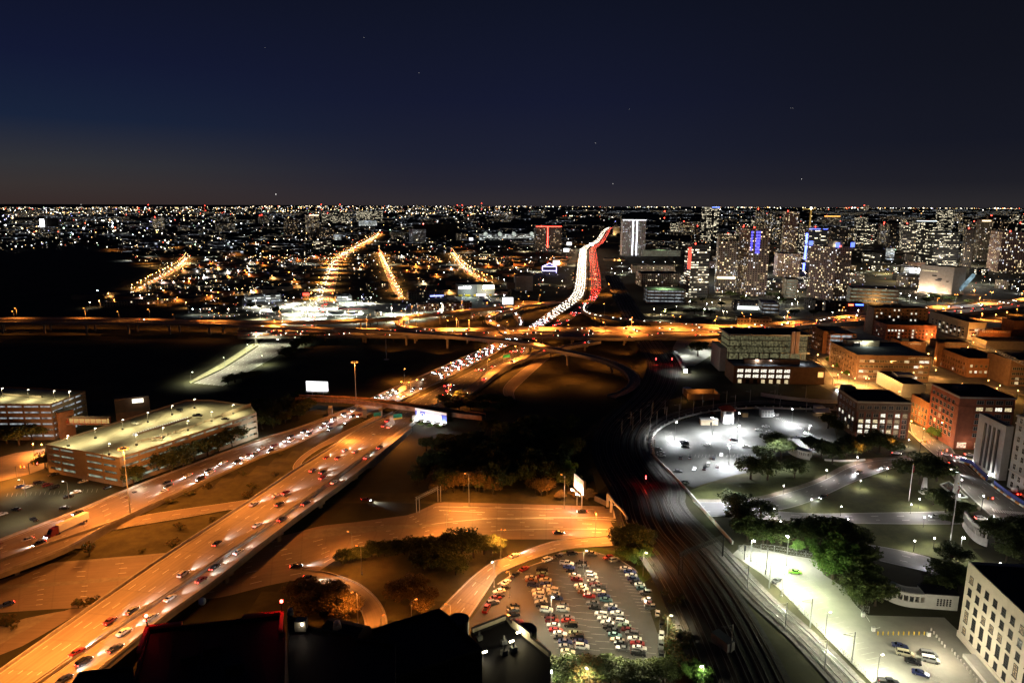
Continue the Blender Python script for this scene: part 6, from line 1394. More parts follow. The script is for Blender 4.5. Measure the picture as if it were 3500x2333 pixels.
sgn = mat('sign_white', (.8, .78, .72), .6, .1, 1)
letters(LUX, 'LUXURY APARTMENTS', .69, .985, LUX['h']-2.6, 1.7, sgn)
letters(STK, 'THE BUTCHER SHOP STEAKHOUSE', .06, .95, STK['h']-2.6, 1.8, sgn)
letters(SPG, 'SPAGHETTI WAREHOUSE', .3, .8, SPG['h']-2.8, 1.5, sgn); letters(SPG2, 'SPAGHETTI WAREHOUSE', .3, .9, SPG2['h']-2.6, 1.6, mat('faded_paint', (.3, .27, .22)))
light(SPG['C']+SPG['dR']*(SPG['lr']*.6)-SPG['dL']*5+Vector((0, 0, SPG['h']+1)), (1, .6, .25), 1.2e3, 'POINT')
light(STK['C']+STK['dR']*(STK['lr']*.4)-STK['dL']*8+Vector((0, 0, 12)), OR, 4e3, 'POINT')
for u in (.15, .5, .85): light(LUX['C']+LUX['dR']*(LUX['lr']*u)-LUX['dL']*7+Vector((0, 0, 6)), (1, .55, .2), 1.3e3, 'POINT')
# storage building with glowing signs
C = gt('10', 1865, 945); B = shell('storage_building', 'big grey self storage building with a glowing white sign on each half', 'building', '10', 1868, 948, 845, 1805, 2195, brick('grey_panel', (.22, .2, .2), .08), rel=5, dl=40, units=0); n = -B['dL']
def panel(B, u0, u1, v0, v1, nm, m, out=.4, thick=.4):
    a = B['C']+B['dR']*(B['lr']*u0)+n*out; b = B['C']+B['dR']*(B['lr']*u1)+n*out; mb = MB(); wallrow(mb, [a+Vector((0, 0, B['h']*v0)), b+Vector((0, 0, B['h']*v0))], B['h']*(v1-v0), thick); mb.build(nm, m, B['t'])
panel(B, .52, 1, 0, 1, 'wall', brick('cream_panel', (.42, .40, .34), .08), .3, .3)
panel(B, .66, 1, .48, 1.0, 'sign_frame', mat('olive_frame', (.25, .24, .04)), .6, .3)
for v in (.58, .78): panel(B, .68, .99, v, v+.16, 'sign_panel', glow('sign_glow', (1, .93, .95), 4), .8)
r = random.Random(3)
mb = MB()
for i in range(15):
    u = .04+.022*i; a = B['C']+B['dR']*(B['lr']*u)+n*.5; hh = r.uniform(.12, .2); mb.box((a.x, a.y, B['h']*(.66+r.uniform(-.02, .04))), (B['lr']*.018, .4, B['h']*hh), math.atan2(B['dR'].y, B['dR'].x))
mb.build('sign_letter', glow('letter_glow', (.95, .92, 1), 7), B['t'])
for u0, u1 in ((.02, .12), (.2, .34), (.43, .5), (.86, .92)): panel(B, u0, u1, .02, .17, 'door', mat('yellow_door', (.7, .48, .03), .6, .1), .5)
panel(B, .5, .76, .02, .2, 'shop_front', glow('shop_glow', (1, .85, .8), 2.6), .5)
light(B['C']+B['dR']*(B['lr']*.28)+n*12+Vector((0, 0, 9)), (.75, 1, .9), 1.2e4, 'POINT'); light(B['C']+B['dR']*(B['lr']*.75)+n*14+Vector((0, 0, 9)), (1, .95, .8), 1.2e4, 'POINT')
# ------------------------------------------------------------------ billboards
def billboard(label, k, tl, tr, br_h, zbot, m, posts=3, lampn=4, deep=.8, face2=None, name='billboard'):
    z = zbot+br_h; a, b = G(*T(k, *tl), z), G(*T(k, *tr), z); a.z = b.z = 0; t = thing(name, label, 'billboard', Vector((a.x, a.y, 0))); d = (b-a).normalized(); L = (b-a).length; n_ = Vector((d.y, -d.x, 0)); c = a.lerp(b, .5)
    mb = MB(); mb.box((c.x-n_.x*.5, c.y-n_.y*.5, zbot-.1), (L+.3, deep, br_h+.2), math.atan2(d.y, d.x)); mb.build('frame', dkst, t)
    f = MB(); q = [a+n_*.05+Vector((0, 0, zbot)), b+n_*.05+Vector((0, 0, zbot)), b+n_*.05+Vector((0, 0, z)), a+n_*.05+Vector((0, 0, z))]; f.face(q); f.build('panel', m, t)
    for i in range(posts): p = a+d*(L*(i+.5)/posts)-n_*.6; MB().tube((p.x, p.y, H(p.x, p.y)-.2), (p.x, p.y, zbot+1), .28, n=6).build('post', steel, t)
    mb = MB(); p, q = a+n_*1.6, b+n_*1.6; wallrow(mb, [p+Vector((0, 0, zbot-.5)), q+Vector((0, 0, zbot-.5))], .12, 1.0); mb.build('catwalk', steel, t)
    for i in range(lampn):
        p = a+d*(L*(i+.5)/lampn)+n_*2.3+Vector((0, 0, zbot-.3)); MB().ball(tuple(p), .36).build('floodlight', glowc(WH, 90), t)
        l = light(p+Vector((0, 0, .5)), (.95, .98, 1), 1.4e3, 'POINT')
    def patch(u0, u1, v0, v1, mm, nm='poster_patch'):
        o = .09; g = MB(); P_ = lambda u, v: a+d*(L*u)+n_*o+Vector((0, 0, zbot+br_h*v)); g.face([P_(u0, v0), P_(u1, v0), P_(u1, v1), P_(u0, v1)]); g.build(nm, mm, t)
    return t, a, d, L, n_, zbot, patch
vinyl = mat('white_vinyl', (.85, .86, .9), .6, .04, .3); bluev = mat('blue_vinyl', (.10, .16, .75), .6, .3, .12)
t, a, d, L, n_, zb, patch = billboard('large white and blue floodlit billboard at the end of the rail bridge', '11', (1485, 503), (1768, 552), 7.2, 3.2, vinyl, 3, 4)
patch(0, .06, .3, .78, bluev); patch(.17, .32, .3, .76, bluev); patch(.84, 1, .18, .78, bluev); patch(.32, .84, .70, .73, bluev, 'text_line'); patch(.32, .80, .58, .60, bluev, 'text_line'); patch(.32, .62, .46, .48, bluev, 'text_line')
mb = MB(); c = a+d*(L*.245)+n_*.16+Vector((0, 0, zb+3.1))
for i in range(20):
    f0, f1 = i*math.pi/10, (i+1)*math.pi/10; A_ = lambda f, r: c+d*(math.cos(f)*r)+Vector((0, 0, math.sin(f)*r)); mb.face([A_(f0, 1.0), A_(f1, 1.0), A_(f1, 1.5), A_(f0, 1.5)])
mb.build('ring_logo', vinyl, t)
billboard('blazing white digital billboard in the dark field left of the rail bridge', '11', (512, 266), (706, 272), 7.2, 8, mat('led_panel', (.5, .5, .5), .5, 0, emit=(.95, .96, 1), es=3.2), 2, 0)
t = billboard('slanted white billboard seen from the side above the trees by the underpass', '21', (686, 1086), (773, 1160), 7.0, 8.5, vinyl, 2, 2)
billboard('small white billboard beside the upper flyover', '20', (46, 958), (140, 958), 9, 12, mat('led_panel', (.5, .5, .5)), 1, 0)
billboard('blank dark billboard beside the windowless grey tower', '20', (86, 828), (158, 826), 10, 14, mat('grey_vinyl', (.08, .08, .09)), 1, 0)
for k, x0, y0, x1, lb in (('20', 621, 465, 662, 'tiny bright billboard left of the far freeway bend'), ('20', 822, 470, 860, 'tiny bright billboard over the far freeway overpass'), ('20', 592, 520, 640, 'small white glowing billboard left of the headlight river'), ('10', 1970, 425, 2003, 'tiny white billboard right of the pale orange block'), ('20', 498, 628, 556, 'blue white billboard beside the outlined gable')):
    billboard(lb, k, (x0, y0), (x1, y0), 9, 18, MATS['led_panel'], 1, 0)
# outlined gable in violet light
p = GT(*T('20', 462, 740)); t = thing('lit_gable', 'little pavilion outlined in violet light left of the jammed freeway', 'pavilion', p); MB().box(p, (30, 20, 14)).build('wall', roofg, t); mb = MB()
q = [Vector((p.x-15, p.y-10.5, 6)), Vector((p.x-15, p.y-10.5, 15)), Vector((p.x, p.y-10.5, 22)), Vector((p.x+15, p.y-10.5, 15)), Vector((p.x+15, p.y-10.5, 2))]
for i in range(4): mb.tube(q[i], q[i+1], .55, n=4)
mb.tube(q[1], q[3], .5, n=4); mb.tube(q[0], (q[4].x, q[4].y, 6), .5, n=4); mb.build('neon_tube', glow('violet_neon', (.45, .38, 1), 9), t)
MB().hexa([(p.x-15, p.y-10, 14), (p.x+15, p.y-10, 14), (p.x+15, p.y+10, 14), (p.x-15, p.y+10, 14), (p.x-.5, p.y-10, 21), (p.x+.5, p.y-10, 21), (p.x+.5, p.y+10, 21), (p.x-.5, p.y+10, 21)]).build('roof', roofd, t)
# green overhead highway signs on gantries
gsn = mat('highway_green', (.01, .16, .10), .5, .1)
for k, x, y, w, z, lb in (('11', 1148, 562, 5, 1, 'green highway sign under the rail bridge between two piers'), ('11', 1330, 575, 6, 1, 'green and yellow highway sign over the lanes below the rail bridge'), ('11', 2303, 45, 7, 5, 'green highway sign beside the thin northbound traffic'), ('20', 82, 1480, 7, 5, 'green highway sign over the lanes before the flyovers')):
    p = G(*T(k, x, y), 6.5); t = thing('highway_sign', lb, 'sign', Vector((p.x, p.y, 0))); MB().box((p.x, p.y, 5.2), (w, .25, 2.6), .5).build('panel', gsn, t)
    if w == 6: MB().box((p.x, p.y, 4.2), (w, .25, .9), .5).build('exit_panel', ypaint, t)
    MB().tube((p.x-w*.4, p.y+.4, 0), (p.x-w*.4, p.y+.4, 8), .18).build('post', steel, t); MB().tube((p.x-w*.4, p.y+.4, 7.2), (p.x+w*.4, p.y+1.5, 7.2), .14).build('arm', steel, t)
    mb = MB()
    for i in range(3): mb.box((p.x-.3, p.y-.2-.12*0, 5.7+.6*i), (w*.6, .06, .25), .5)
    mb.build('legend', sgn, t)
# fallen gantry parts of the sign bridge by the trees
p = gt('11', 1640, 1370); t = thing('sign_gantry', 'grey lattice sign gantry seen end on at the edge of the orange road', 'sign gantry', p)
mb = MB(); q0, q1 = gt('11', 1500, 1440), gt('11', 1690, 1340); 
for z in (6.5, 7.7):
    for s in (-.6, .6): mb.tube(q0+Vector((s, 0, z)), q1+Vector((s, 0, z)), .1, n=4)
for i in range(14): e, f_ = q0.lerp(q1, i/14), q0.lerp(q1, (i+1)/14); mb.tube(e+Vector((-.6, 0, 6.5)), f_+Vector((.6, 0, 7.7)), .06, n=4); mb.tube(e+Vector((.6, 0, 6.5)), f_+Vector((-.6, 0, 7.7)), .06, n=4)
mb.build('truss', steel, t); mb = MB()
for e in (q0, q1): mb.tube(e, e+Vector((0, 0, 8)), .22); mb.tube(e+Vector((1.4, 0, 0)), e+Vector((1.4, 0, 8)), .22)
mb.build('post', steel, t)
# ------------------------------------------------------------------ railway furniture
po = []
for k, s, h in (('21', "1208,710 1110,735 1190,665 1277,640 1375,595 1385,560 1495,560 1510,620 1622,590 1637,520 1748,550 1830,492 1925,530 2120,510 2045,470 1423,660 1362,720 1335,800 1400,930 2255,460", 9.5), ('31', "170,505 405,540 400,430 145,410 120,470", 10), ('32', "75,720 215,1105 440,1070 815,1385 568,1455 45,600", 10.5), ('22', "2230,740 2085,1300", 10)):
    for it in s.split():
        x, y = [float(q) for q in it.split(',')]; p = gt(k, x, y); t = thing('catenary_pole', '', 'pole', p); po.append(t); MB().tube(p, p+Vector((0, 0, h)), .22, .15, 6).build('pole', steel, t)
        mb = MB(); mb.tube(p+Vector((0, 0, h-1.6)), p+Vector((-3.4, .6, h-1.2)), .06, n=4); mb.tube(p+Vector((0, 0, h-.3)), p+Vector((-3.2, .6, h-1.2)), .05, n=4); mb.build('bracket', steel, t)
number_off(po, 'steel catenary pole beside the tram tracks', 'catenary poles')
a, b = gt('22', 1615, 610), gt('22', 2010, 440); b = Vector((b.x, b.y, 6)); a = Vector((a.x, a.y, 6)); t = thing('signal_gantry', 'dark lattice signal gantry spanning the railway below the crowded lot trees', 'signal gantry', a)
mb = MB()
for e in (a, a+Vector((1.6, .6, 0))):
    mb.tube(e, e+Vector((0, 0, 9)), .16, n=4)
for i in range(8): mb.tube(a+Vector((0, 0, i*1.1)), a+Vector((1.6, .6, i*1.1+1.1)), .07, n=4); mb.tube(a+Vector((1.6, .6, i*1.1)), a+Vector((0, 0, i*1.1+1.1)), .07, n=4)
mb.build('tower', dkst, t); mb = MB()
for z in (7.8, 9):
    for s in (0, .9): mb.tube(a+Vector((0, s, z)), b+Vector((0, s, z)), .12, n=4)
for i in range(18): e, f_ = a.lerp(b, i/18), a.lerp(b, (i+1)/18); mb.tube(e+Vector((0, 0, 7.8)), f_+Vector((0, 0, 9)), .07, n=4); mb.tube(e+Vector((0, .9, 9)), f_+Vector((0, .9, 7.8)), .07, n=4)
mb.build('truss', dkst, t); MB().tube(b, b+Vector((0, 0, 9)), .3, n=5).build('post', dkst, t)
sg = []
for k, x, y, c in (('21', 1415, 115, 1), ('21', 1557, 115, 1), ('21', 1322, 1205, 1), ('22', 2205, 470, 0)):
    p = gt(k, x, y); t = thing('rail_signal', '', 'signal', p); MB().tube(p, p+Vector((0, 0, 5)), .12).build('post', dkst, t); MB().box(p+Vector((0, 0, 4)), (.7, .4, 2.2)).build('head', blackm, t); sg.append(t)
    if c:
        for z in (4.4, 5.4): MB().ball(tuple(p+Vector((0, -.35, z))), .26).build('lamp', glow('signal_red', (1, .02, .02), 80), t)
        light(p+Vector((0, -1.2, 4.6)), (1, .03, .02), 500, 'POINT')
number_off(sg, 'railway signal post beside the tracks', 'railway signals')
# train with headlights
c = [G(*T('21', x, y), 6) for x, y in ((1680, 200), (1645, 130), (1612, 75), (1585, 30))]; t = thing('tram_train', 'tram with two dazzling headlights coming down the tracks', 'train', c[0])
for i in range(3):
    p, q = c[i], c[i+1]; m_ = p.lerp(q, .5); d = q-p; MB().box((m_.x, m_.y, 6.9), (d.length*.96, 2.8, 3), math.atan2(d.y, d.x)).build('carriage', mat('tram_skin', (.3, .3, .32), .4, .1), t); MB().box((m_.x, m_.y, 8.3), (d.length*.8, 2.9, .8), math.atan2(d.y, d.x)).build('window_band', glow('tram_window', (.7, 1, .85), .12), t)
for s in (-1, 1):
    for z in (7.4, 9.2): MB().ball((c[0].x+s, c[0].y-.6, z), .26).build('headlight', glowc((1, .95, .85), 60), t)
light(c[0]+Vector((0, -2, 2)), (1, .92, .8), 3e3, 'POINT')
# orange lit open shed and tank by the tracks
p = gt('21', 1850, 435); t = thing('track_shed', 'roofless fenced yard glowing orange inside beside the tracks', 'shed', p); mb = MB(); pl = [Vector((p.x-12, p.y)), Vector((p.x+11, p.y)), Vector((p.x+11, p.y+14)), Vector((p.x-12, p.y+14))]; ring(mb, pl, .5, p.z, p.z+4.5); mb.build('wall', brown_b, t); MB().prism(inset(pl, .6), p.z, p.z+.3).build('slab', pave, t); light(Vector((p.x, p.y+9, p.z+3.5)), (1, .45, .1), 2.5e3, 'POINT'); light(Vector((p.x-15, p.y-2, p.z+4)), (1, .45, .1), 900, 'POINT')
p = gt('21', 1693, 378); solo('tank', MB().tube(p, p+Vector((0, 0, 4.5)), 3.2, 3.2, 14), white, 'white round tank left of the orange lit yard', 'tank')
# interlocking tower and hut in the white lot
p = gt('21', 2062, 648); t = thing('switch_tower', 'small white two storey signal tower with a red hipped roof in the white lit lot', 'tower', p); MB().box((p.x, p.y+3, p.z), (6.6, 6, 9)).build('wall', white, t)
MB().hexa([(p.x-5, p.y-2, p.z+9), (p.x+5, p.y-2, p.z+9), (p.x+5, p.y+8, p.z+9), (p.x-5, p.y+8, p.z+9), (p.x-1.5, p.y+2.5, p.z+11.6), (p.x+1.5, p.y+2.5, p.z+11.6), (p.x+1.5, p.y+3.5, p.z+11.6), (p.x-1.5, p.y+3.5, p.z+11.6)]).build('roof', mat('red_tile', (.30, .05, .03), .8, .3, 2), t)
for dx, z, w in ((0, 6.4, 3.6), (-1, 3.2, .8), (1.8, .1, .9)): MB().box((p.x+dx, p.y-.02, p.z+z), (w, .16, 1.7)).build('window' if z > 1 else 'door', winglass, t)
p = gt('21', 1893, 660); t = thing('lot_hut', 'long low cream hut beside the red roofed signal tower', 'hut', p); MB().box((p.x, p.y+2, p.z), (11, 4, 3.6)).build('wall', cream_b, t); MB().box((p.x, p.y+2, p.z+3.6), (11.4, 4.4, .3)).build('roof', white, t); MB().box((p.x+1, p.y-.02, p.z), (1, .15, 2.2)).build('door', winglass, t)
p = gt('21', 2208, 583); t = thing('small_kiosk', 'little tan kiosk right of the red roofed signal tower', 'kiosk', p); MB().box((p.x, p.y, p.z), (3.4, 3, 3)).build('wall', brick('tan_panel', (.5, .33, .15), .1), t); MB().box((p.x, p.y, p.z+3), (3.8, 3.4, .3)).build('roof', roofg, t)
p = gt('31', 48, 580); t = thing('equipment_cabinet_stack', 'white latticed equipment enclosure at the top of the white lit lot', 'enclosure', p); MB().box((p.x, p.y, p.z), (8, 4, 5)).build('housing', white, t); mb = MB()
for i in range(4): mb.box((p.x-3+2*i, p.y-2.1, p.z+.6), (1.4, .2, 1.6)); mb.box((p.x-3+2*i, p.y-2.1, p.z+2.8), (1.4, .2, 1.6))
mb.build('louvre', steel, t)
p = gt('31', 520, 545); t = thing('stair_hut', 'pale box hut with a slanted canopy beside the brick corner building', 'hut', p); MB().box((p.x, p.y, p.z), (6, 5, 4.4)).build('wall', white, t); MB().hexa([(p.x-6, p.y-9, p.z+2.6), (p.x+4, p.y-9, p.z+2.6), (p.x+5, p.y-2, p.z+3.6), (p.x-5, p.y-2, p.z+3.6), (p.x-6, p.y-9, p.z+2.9), (p.x+4, p.y-9, p.z+2.9), (p.x+5, p.y-2, p.z+3.9), (p.x-5, p.y-2, p.z+3.9)]).build('canopy', white, t); light(Vector((p.x-2, p.y-5, p.z+2.2)), (1, .6, .3), 250, 'POINT')
# ghostly pale curved wall above the white lot
r = smooth(W("31:0,400 160,425 420,455 690,470 800,470", 6), 2); mb = MB(); wallrow(mb, r, 2.6, .4); solo('sound_wall', mb, mat('pale_wall', (.5, .5, .52), .85, .1, .3), 'long pale curved wall between the tram tracks and the low office', 'wall')
# underpass parapet lights along the tracks
mb = MB(); r = smooth(W("21:1400,950 1560,1110 1700,1260 1850,1440 1930,1530 22:2010,230 2100,330", 6), 2); wallrow(mb, r, 1.6, .5); solo('parapet_wall', mb, MATS['pale_concrete'], 'pale parapet wall along the right edge of the railway above the park', 'wall')
for x, y in ((1725, 1265), (1775, 1325), (1865, 1440), (1905, 1495)): light(gt('21', x+14, y, 2.5), (.8, 1, .7), 350, 'POINT')
# ------------------------------------------------------------------ park structures
def arcwall(label, s, h, holes, name='pergola', roof=True, k2=3):
    r = even(smooth(W(s, 6), 3), 26); t = thing(name, label, 'pergola', r[0]); mb = MB(); wallrow(mb, r, h*.42, .8); mb.build('wall', MATS['white_stone'], t); mb = MB(); wallrow(mb, r, h*.18, .8, 0, h*.82); mb.build('lintel', MATS['white_stone'], t)
    mb = MB()
    for i in range(0, 26, 3 if holes else 2): p = r[i]; q = r[min(25, i+1)]; d = q-p; mb.box((p.x, p.y, 6+h*.42), (.5, .8, h*.4), math.atan2(d.y, d.x))
    mb.build('column', MATS['white_stone'], t)
    if roof:
        mb = MB(); inn = side(r, 4)
        for i in range(0, 26): mb.tube(r[i]+Vector((0, 0, h)), inn[i]+Vector((0, 0, h)), .22, n=4)
        wallrow(mb, inn, .4, .4, 0, h-.2); mb.build('rafter', MATS['white_stone'], t)
        for i in range(0, 26, 5): MB().tube(inn[i], inn[i]+Vector((0, 0, h)), .3).build('column', MATS['white_stone'], t)
    return t, r
mat('white_stone', (.62, .61, .57), .8, .12, .5)
t, r = arcwall('white curved pergola with pierced walls on the lawn below the pale office block', "32:1080,800 1180,850 1300,885 1420,895 1470,897", 5.2, True)
p = r[-1]; mb = MB(); mb.box((p.x+5, p.y+2, 6), (11, 6, 5.6), -.12); mb.build('end_pavilion', MATS['white_stone'], t); mb = MB()
for i in range(5):
    for j in range(4): mb.box((p.x+3.4+1*i, p.y-1.05-.12*i, 7.6+.7*j), (.5, .3, .4), -.12)
mb.build('grille', dkst, t); MB().box((p.x+5, p.y+2, 11.6), (11.4, 6.4, .3), -.12).build('roof', roofd, t)
arcwall('white curved colonnade of tall openings at the far corner of the lawn', "32:1810,170 1850,235 1900,290 1960,330 2020,350", 7.5, False, 'colonnade', False)
arcwall('pale ruined pergola half hidden under the dark oaks on the knoll', "31:250,905 310,940 380,960 440,970", 4.5, False)
mb = MB(); r = smooth(W("31:570,975 700,985 840,985 930,975", 6)); wallrow(mb, r, 1.0, .8); solo('lawn_wall', mb, MATS['white_stone'], 'low pale garden wall with a hedge beside the park street', 'wall')
for k, x, y, h, lb in (('31', 1735, 1320, 13, 'tall pale obelisk beside the reflecting pool'), ('31', 1455, 1265, 8, 'short white lit monument in front of the big oak')):
    p = gt(k, x, y); t = thing('obelisk', lb, 'monument', p); MB().hexa([(p.x-1.1, p.y-1.1, p.z), (p.x+1.1, p.y-1.1, p.z), (p.x+1.1, p.y+1.1, p.z), (p.x-1.1, p.y+1.1, p.z), (p.x-.6, p.y-.6, p.z+h), (p.x+.6, p.y-.6, p.z+h), (p.x+.6, p.y+.6, p.z+h), (p.x-.6, p.y+.6, p.z+h)]).build('shaft', MATS['white_stone'], t); MB().box(p, (3.4, 3.4, .7)).build('plinth', MATS['white_stone'], t)
    if h < 10: light(p+Vector((3, -4, 1)), (1, .95, .85), 700, 'POINT')
sheet('reflecting_pool', W("31:1610,1190 1680,1170 1840,1305 1760,1310", 6), None, mat('pool_water', (.04, .05, .045), .08, .3, .3), .2)
mb = MB(); wallrow(mb, W("31:1605,1195 1755,1315 1845,1308 1680,1168 1605,1195", 6), .6, .6); solo('pool_wall', mb, MATS['white_stone'], 'low wall round the long reflecting pool beside the wide street', 'wall'); light(gt('31', 1790, 1285, 1.2), (.9, 1, .9), 500, 'POINT')
for k, x, y, yt, lb, c in (('31', 1322, 1335, 1005, 'white flagpole with a limp flag in the middle of the lawn', .3), ('31', 1690, 1720, 1180, 'brightly lit flagpole beside the straight street', .5)):
    p = gt(k, x, y); h = hsol(p, T(k, 0, yt)[1]); t = thing('flagpole', lb, 'flagpole', p); MB().tube(p, p+Vector((0, 0, h)), .2, .1, 8).build('pole', white, t); MB().ball(tuple(p+Vector((0, 0, h))), .25).build('finial', ypaint, t)
    mb = MB(); q = p+Vector((.1, 0, h-1)); mb.strip([q+Vector((.25*math.sin(i), .25*math.cos(i*1.3), -i*.55)) for i in range(7)], [q+Vector((.7+.2*math.cos(i*2), .2*math.sin(i*2.1), -i*.5-.3)) for i in range(7)]); mb.build('flag', PAINT['red'], t); light(p+Vector((1, -2.5, .8)), (1, .97, .92), 600*c*2, 'SPOT', (math.radians(160), 0, 0), 70, .8)
# fences
def fence(label, s, h=2.4, z=None, step=3):
    r = resamp(W(s, z), step); t = thing('wire_fence', label, 'fence', r[0]); mb = MB()
    for p in r: mb.tube(p, p+Vector((0, 0, h)), .06, n=4)
    mb.build('post', steel, t); mb = MB()
    for hh in (.15, h*.5, h): wallrow(mb, r, .05, .05, 0, hh)
    for a, b in zip(r, r[1:]):
        for i in range(3): mb.tube(a.lerp(b, i/3)+Vector((0, 0, .1)), a.lerp(b, (i+1)/3)+Vector((0, 0, h)), .022, n=3); mb.tube(a.lerp(b, (i+1)/3)+Vector((0, 0, .1)), a.lerp(b, i/3)+Vector((0, 0, h)), .022, n=3)
    mb.build('mesh', steel, t)
fence('wire fence between the bright lot and the tracks', "22:2150,380 2352,560 32:200,765 440,1015 680,1265 1000,1575 1150,1700", 2)
fence('wire fence under the trees at the upper side of the bright lot', "22:2160,390 2352,395 32:0,380 120,395 240,415 400,440 500,450", 2.6); fence('wire fence below the trees on the right side of the bright lot', "32:700,680 790,800 860,890 910,940 965,945", 2.6)
mb = MB(); fence('guard rail beside the slip road under the freeway bridge', "02:920,235 1200,165 1500,110 1800,60 2040,25", 1, .2, 4)
# construction hoarding along the wide street
hb = []
for s in ("31:1770,990 1870,1020 2000,1150", "31:2060,1195 2200,1300 2352,1400 2500,1500"):
    r = resamp(W(s, 6), 2.5)
    for i, (a, b) in enumerate(zip(r, r[1:])):
        mb = MB(); wallrow(mb, [a, a.lerp(b, .94)], 1.0, .6); o = solo('road_barrier', mb, PAINT['orange'] if i % 2 else white, '', 'barrier'); hb.append(o)
    mb = MB(); wallrow(mb, side(r, 1.1), 2.6, .1); o = solo('site_hoarding', mb, mat('blue_mesh', (.05, .07, .28), .8, .3, 1), 'blue mesh site hoarding '+('before the grey slab building' if '1770' in s else 'before the old stone courthouse'), 'fence')
number_off(hb, 'orange or white plastic road barrier along the building site', 'road barriers')
p = gt('31', 2260, 1280); t = thing('concrete_mixer', 'small red mixer truck with tail lights behind the blue hoarding', 'truck', p); MB().box(p+Vector((0, 0, .5)), (5, 2.2, 1.2), -.6).build('chassis', PAINT['red'], t); MB().ball((p.x, p.y, p.z+2.6), 1.5, sz=.9).build('drum', white, t)
for s in (-1, 1): MB().box((p.x+1+s*.6, p.y-2, p.z+1), (.3, .3, .3)).build('taillight', TAIL, t)
# traffic lights
tl = []
for k, x, y in (('31', 1970, 1425), ('31', 1420, 900), ('31', 1580, 980), ('01', 265, 1100), ('01', 150, 1130), ('31', 640, 300), ('30', 230, 1180)):
    p = gt(k, x, y); t = thing('traffic_light', '', 'traffic light', p); MB().tube(p, p+Vector((0, 0, 6.5)), .14).tube(p+Vector((0, 0, 6.3)), p+Vector((5, 1, 6.5)), .1).build('pole', dkst, t); tl.append(t)
    for dx in (2.6, 4.6): MB().box(p+Vector((dx, .5, 5.4)), (.5, .4, 1.3)).build('signal_head', ypaint, t)
    MB().ball(tuple(p+Vector((4.6, .2, 6.2))), .2).build('lamp', glow('signal_red', (1, .02, .02), 80), t)
number_off(tl, 'traffic light on a mast arm', 'traffic lights')
# ------------------------------------------------------------------ dark hotel in the foreground
mir = mat('dark_mirror_glass', (.006, .006, .009), .35, .2, .1, 0, spec=.35); mir2 = mat('black_cladding', (.008, .008, .012), .7, .2, .2)
def poly_at(s, z): return [G(*T(p[0], p[1], p[2]), z) for p in s]
def block(name, label, pts, z0, z1, rail=None, m=None):
    q = poly_at(pts, z1); a = sum((q[i].x*q[(i+1) % len(q)].y-q[(i+1) % len(q)].x*q[i].y) for i in range(len(q)))
    if a < 0: q = q[::-1]
    t = thing(name, label, 'building', Vector((q[0].x, q[0].y, z0))); mb = MB(); mb.prism(q, z0, z1-.8, 0, bottom=False); mb.f.pop(); mb.m.pop(); mb.uv.pop(); mb.build('wall', m or mir, t); MB().face([(p.x, p.y, z1-.8) for p in inset(q, .02)] and [(p[0], p[1], z1-.8) for p in inset(q, .02)]).build('roof', mir2, t); mb = MB(); ring(mb, q, .5, z1-.85, z1); mb.build('parapet', mir2, t); return t, q
t, q = block('hotel_block', 'dark hotel block with a red lit roof edge and a red beacon on two corners', [('02', 1318, 1082), ('12', 300, 950), ('12', 330, 1110), ('12', 300, 2400), ('02', 900, 2400), ('02', 1180, 1560)], 0, 62)
ed = G(*T('02', 1318, 1082), 62), G(*T('12', 300, 950), 62)
for i, (a, b) in enumerate(((ed[0], ed[0].lerp(ed[1], .25)), (ed[0], G(*T('02', 1240, 1300), 62)), (ed[1], ed[1].lerp(ed[0], .3)), (ed[1], G(*T('12', 285, 1120), 62)))):
    mb = MB(); wallrow(mb, [a, b], .6, .7); mb.build('edge_trim', mat('red_trim', (.5, .08, .05), .5, .1, 1), t)  # the beacons' red light is put into the trim colour
for e, x in ((ed[0], 0), (ed[1], 1)):
    MB().tube(e, e+Vector((0, 0, 2.4)), .12).build('beacon_post', dkst, t); MB().ball(tuple(e+Vector((0, 0, 2.8))), .34).build('beacon', glow('beacon_red', (1, .03, .02), 60), t); c = sum(q, Vector())/len(q); light(e+(Vector((c.x, c.y, 62))-e).normalized()*1.2+Vector((0, 0, 2.6)), (1, .02, .01), 1.5, 'POINT', r=.2)
p = G(*T('02', 1820, 985), 58); MB().ball((p.x, p.y, 61.8), .8).build('vent_dome', white, t)
for p_ in ((1900, 1300), (2100, 1450), (1700, 1380)): p = G(*T('02', *p_), 61); MB().box((p.x, p.y, 61.2), (3, 2, 1.5), .4).build('rooftop_unit', mir2, t)
block('hotel_block', 'low dark hotel wing at the bottom left with a rounded corner over the freeway', [('02', 640, 1568), ('02', 700, 1475), ('02', 760, 1458), ('02', 1190, 1415), ('02', 1260, 2100), ('02', 500, 2100)], 0, 40)
t, q = block('hotel_block', 'middle dark hotel block with a knife edged slanting roof line', [('12', 345, 950), ('12', 560, 1060), ('12', 940, 1130), ('12', 970, 1165), ('12', 1310, 1210), ('12', 1310, 2300), ('12', 345, 2300)], 0, 50)
p = G(*T('12', 470, 1050), 51); MB().box((p.x, p.y, 50), (2.4, 2, 2.4)).build('stair_hut', mat('hut_grey', (.2, .2, .18)), t); MB().ball((p.x+.6, p.y-1.3, 52), .25).build('lamp', glowc((1, .8, .55), 40), t); light(Vector((p.x+.6, p.y-2, 52)), (1, .75, .5), 40, 'POINT', r=.2)
for x, y, r_ in ((790, 1060, .9), (372, 945, .7)): p = G(*T('12', x, y), 50); MB().tube((p.x, p.y, 49.6), (p.x, p.y, 50.6), r_*1.2, r_).ball((p.x, p.y, 51), r_*.9, sz=.5).build('roof_vent', steel, t)
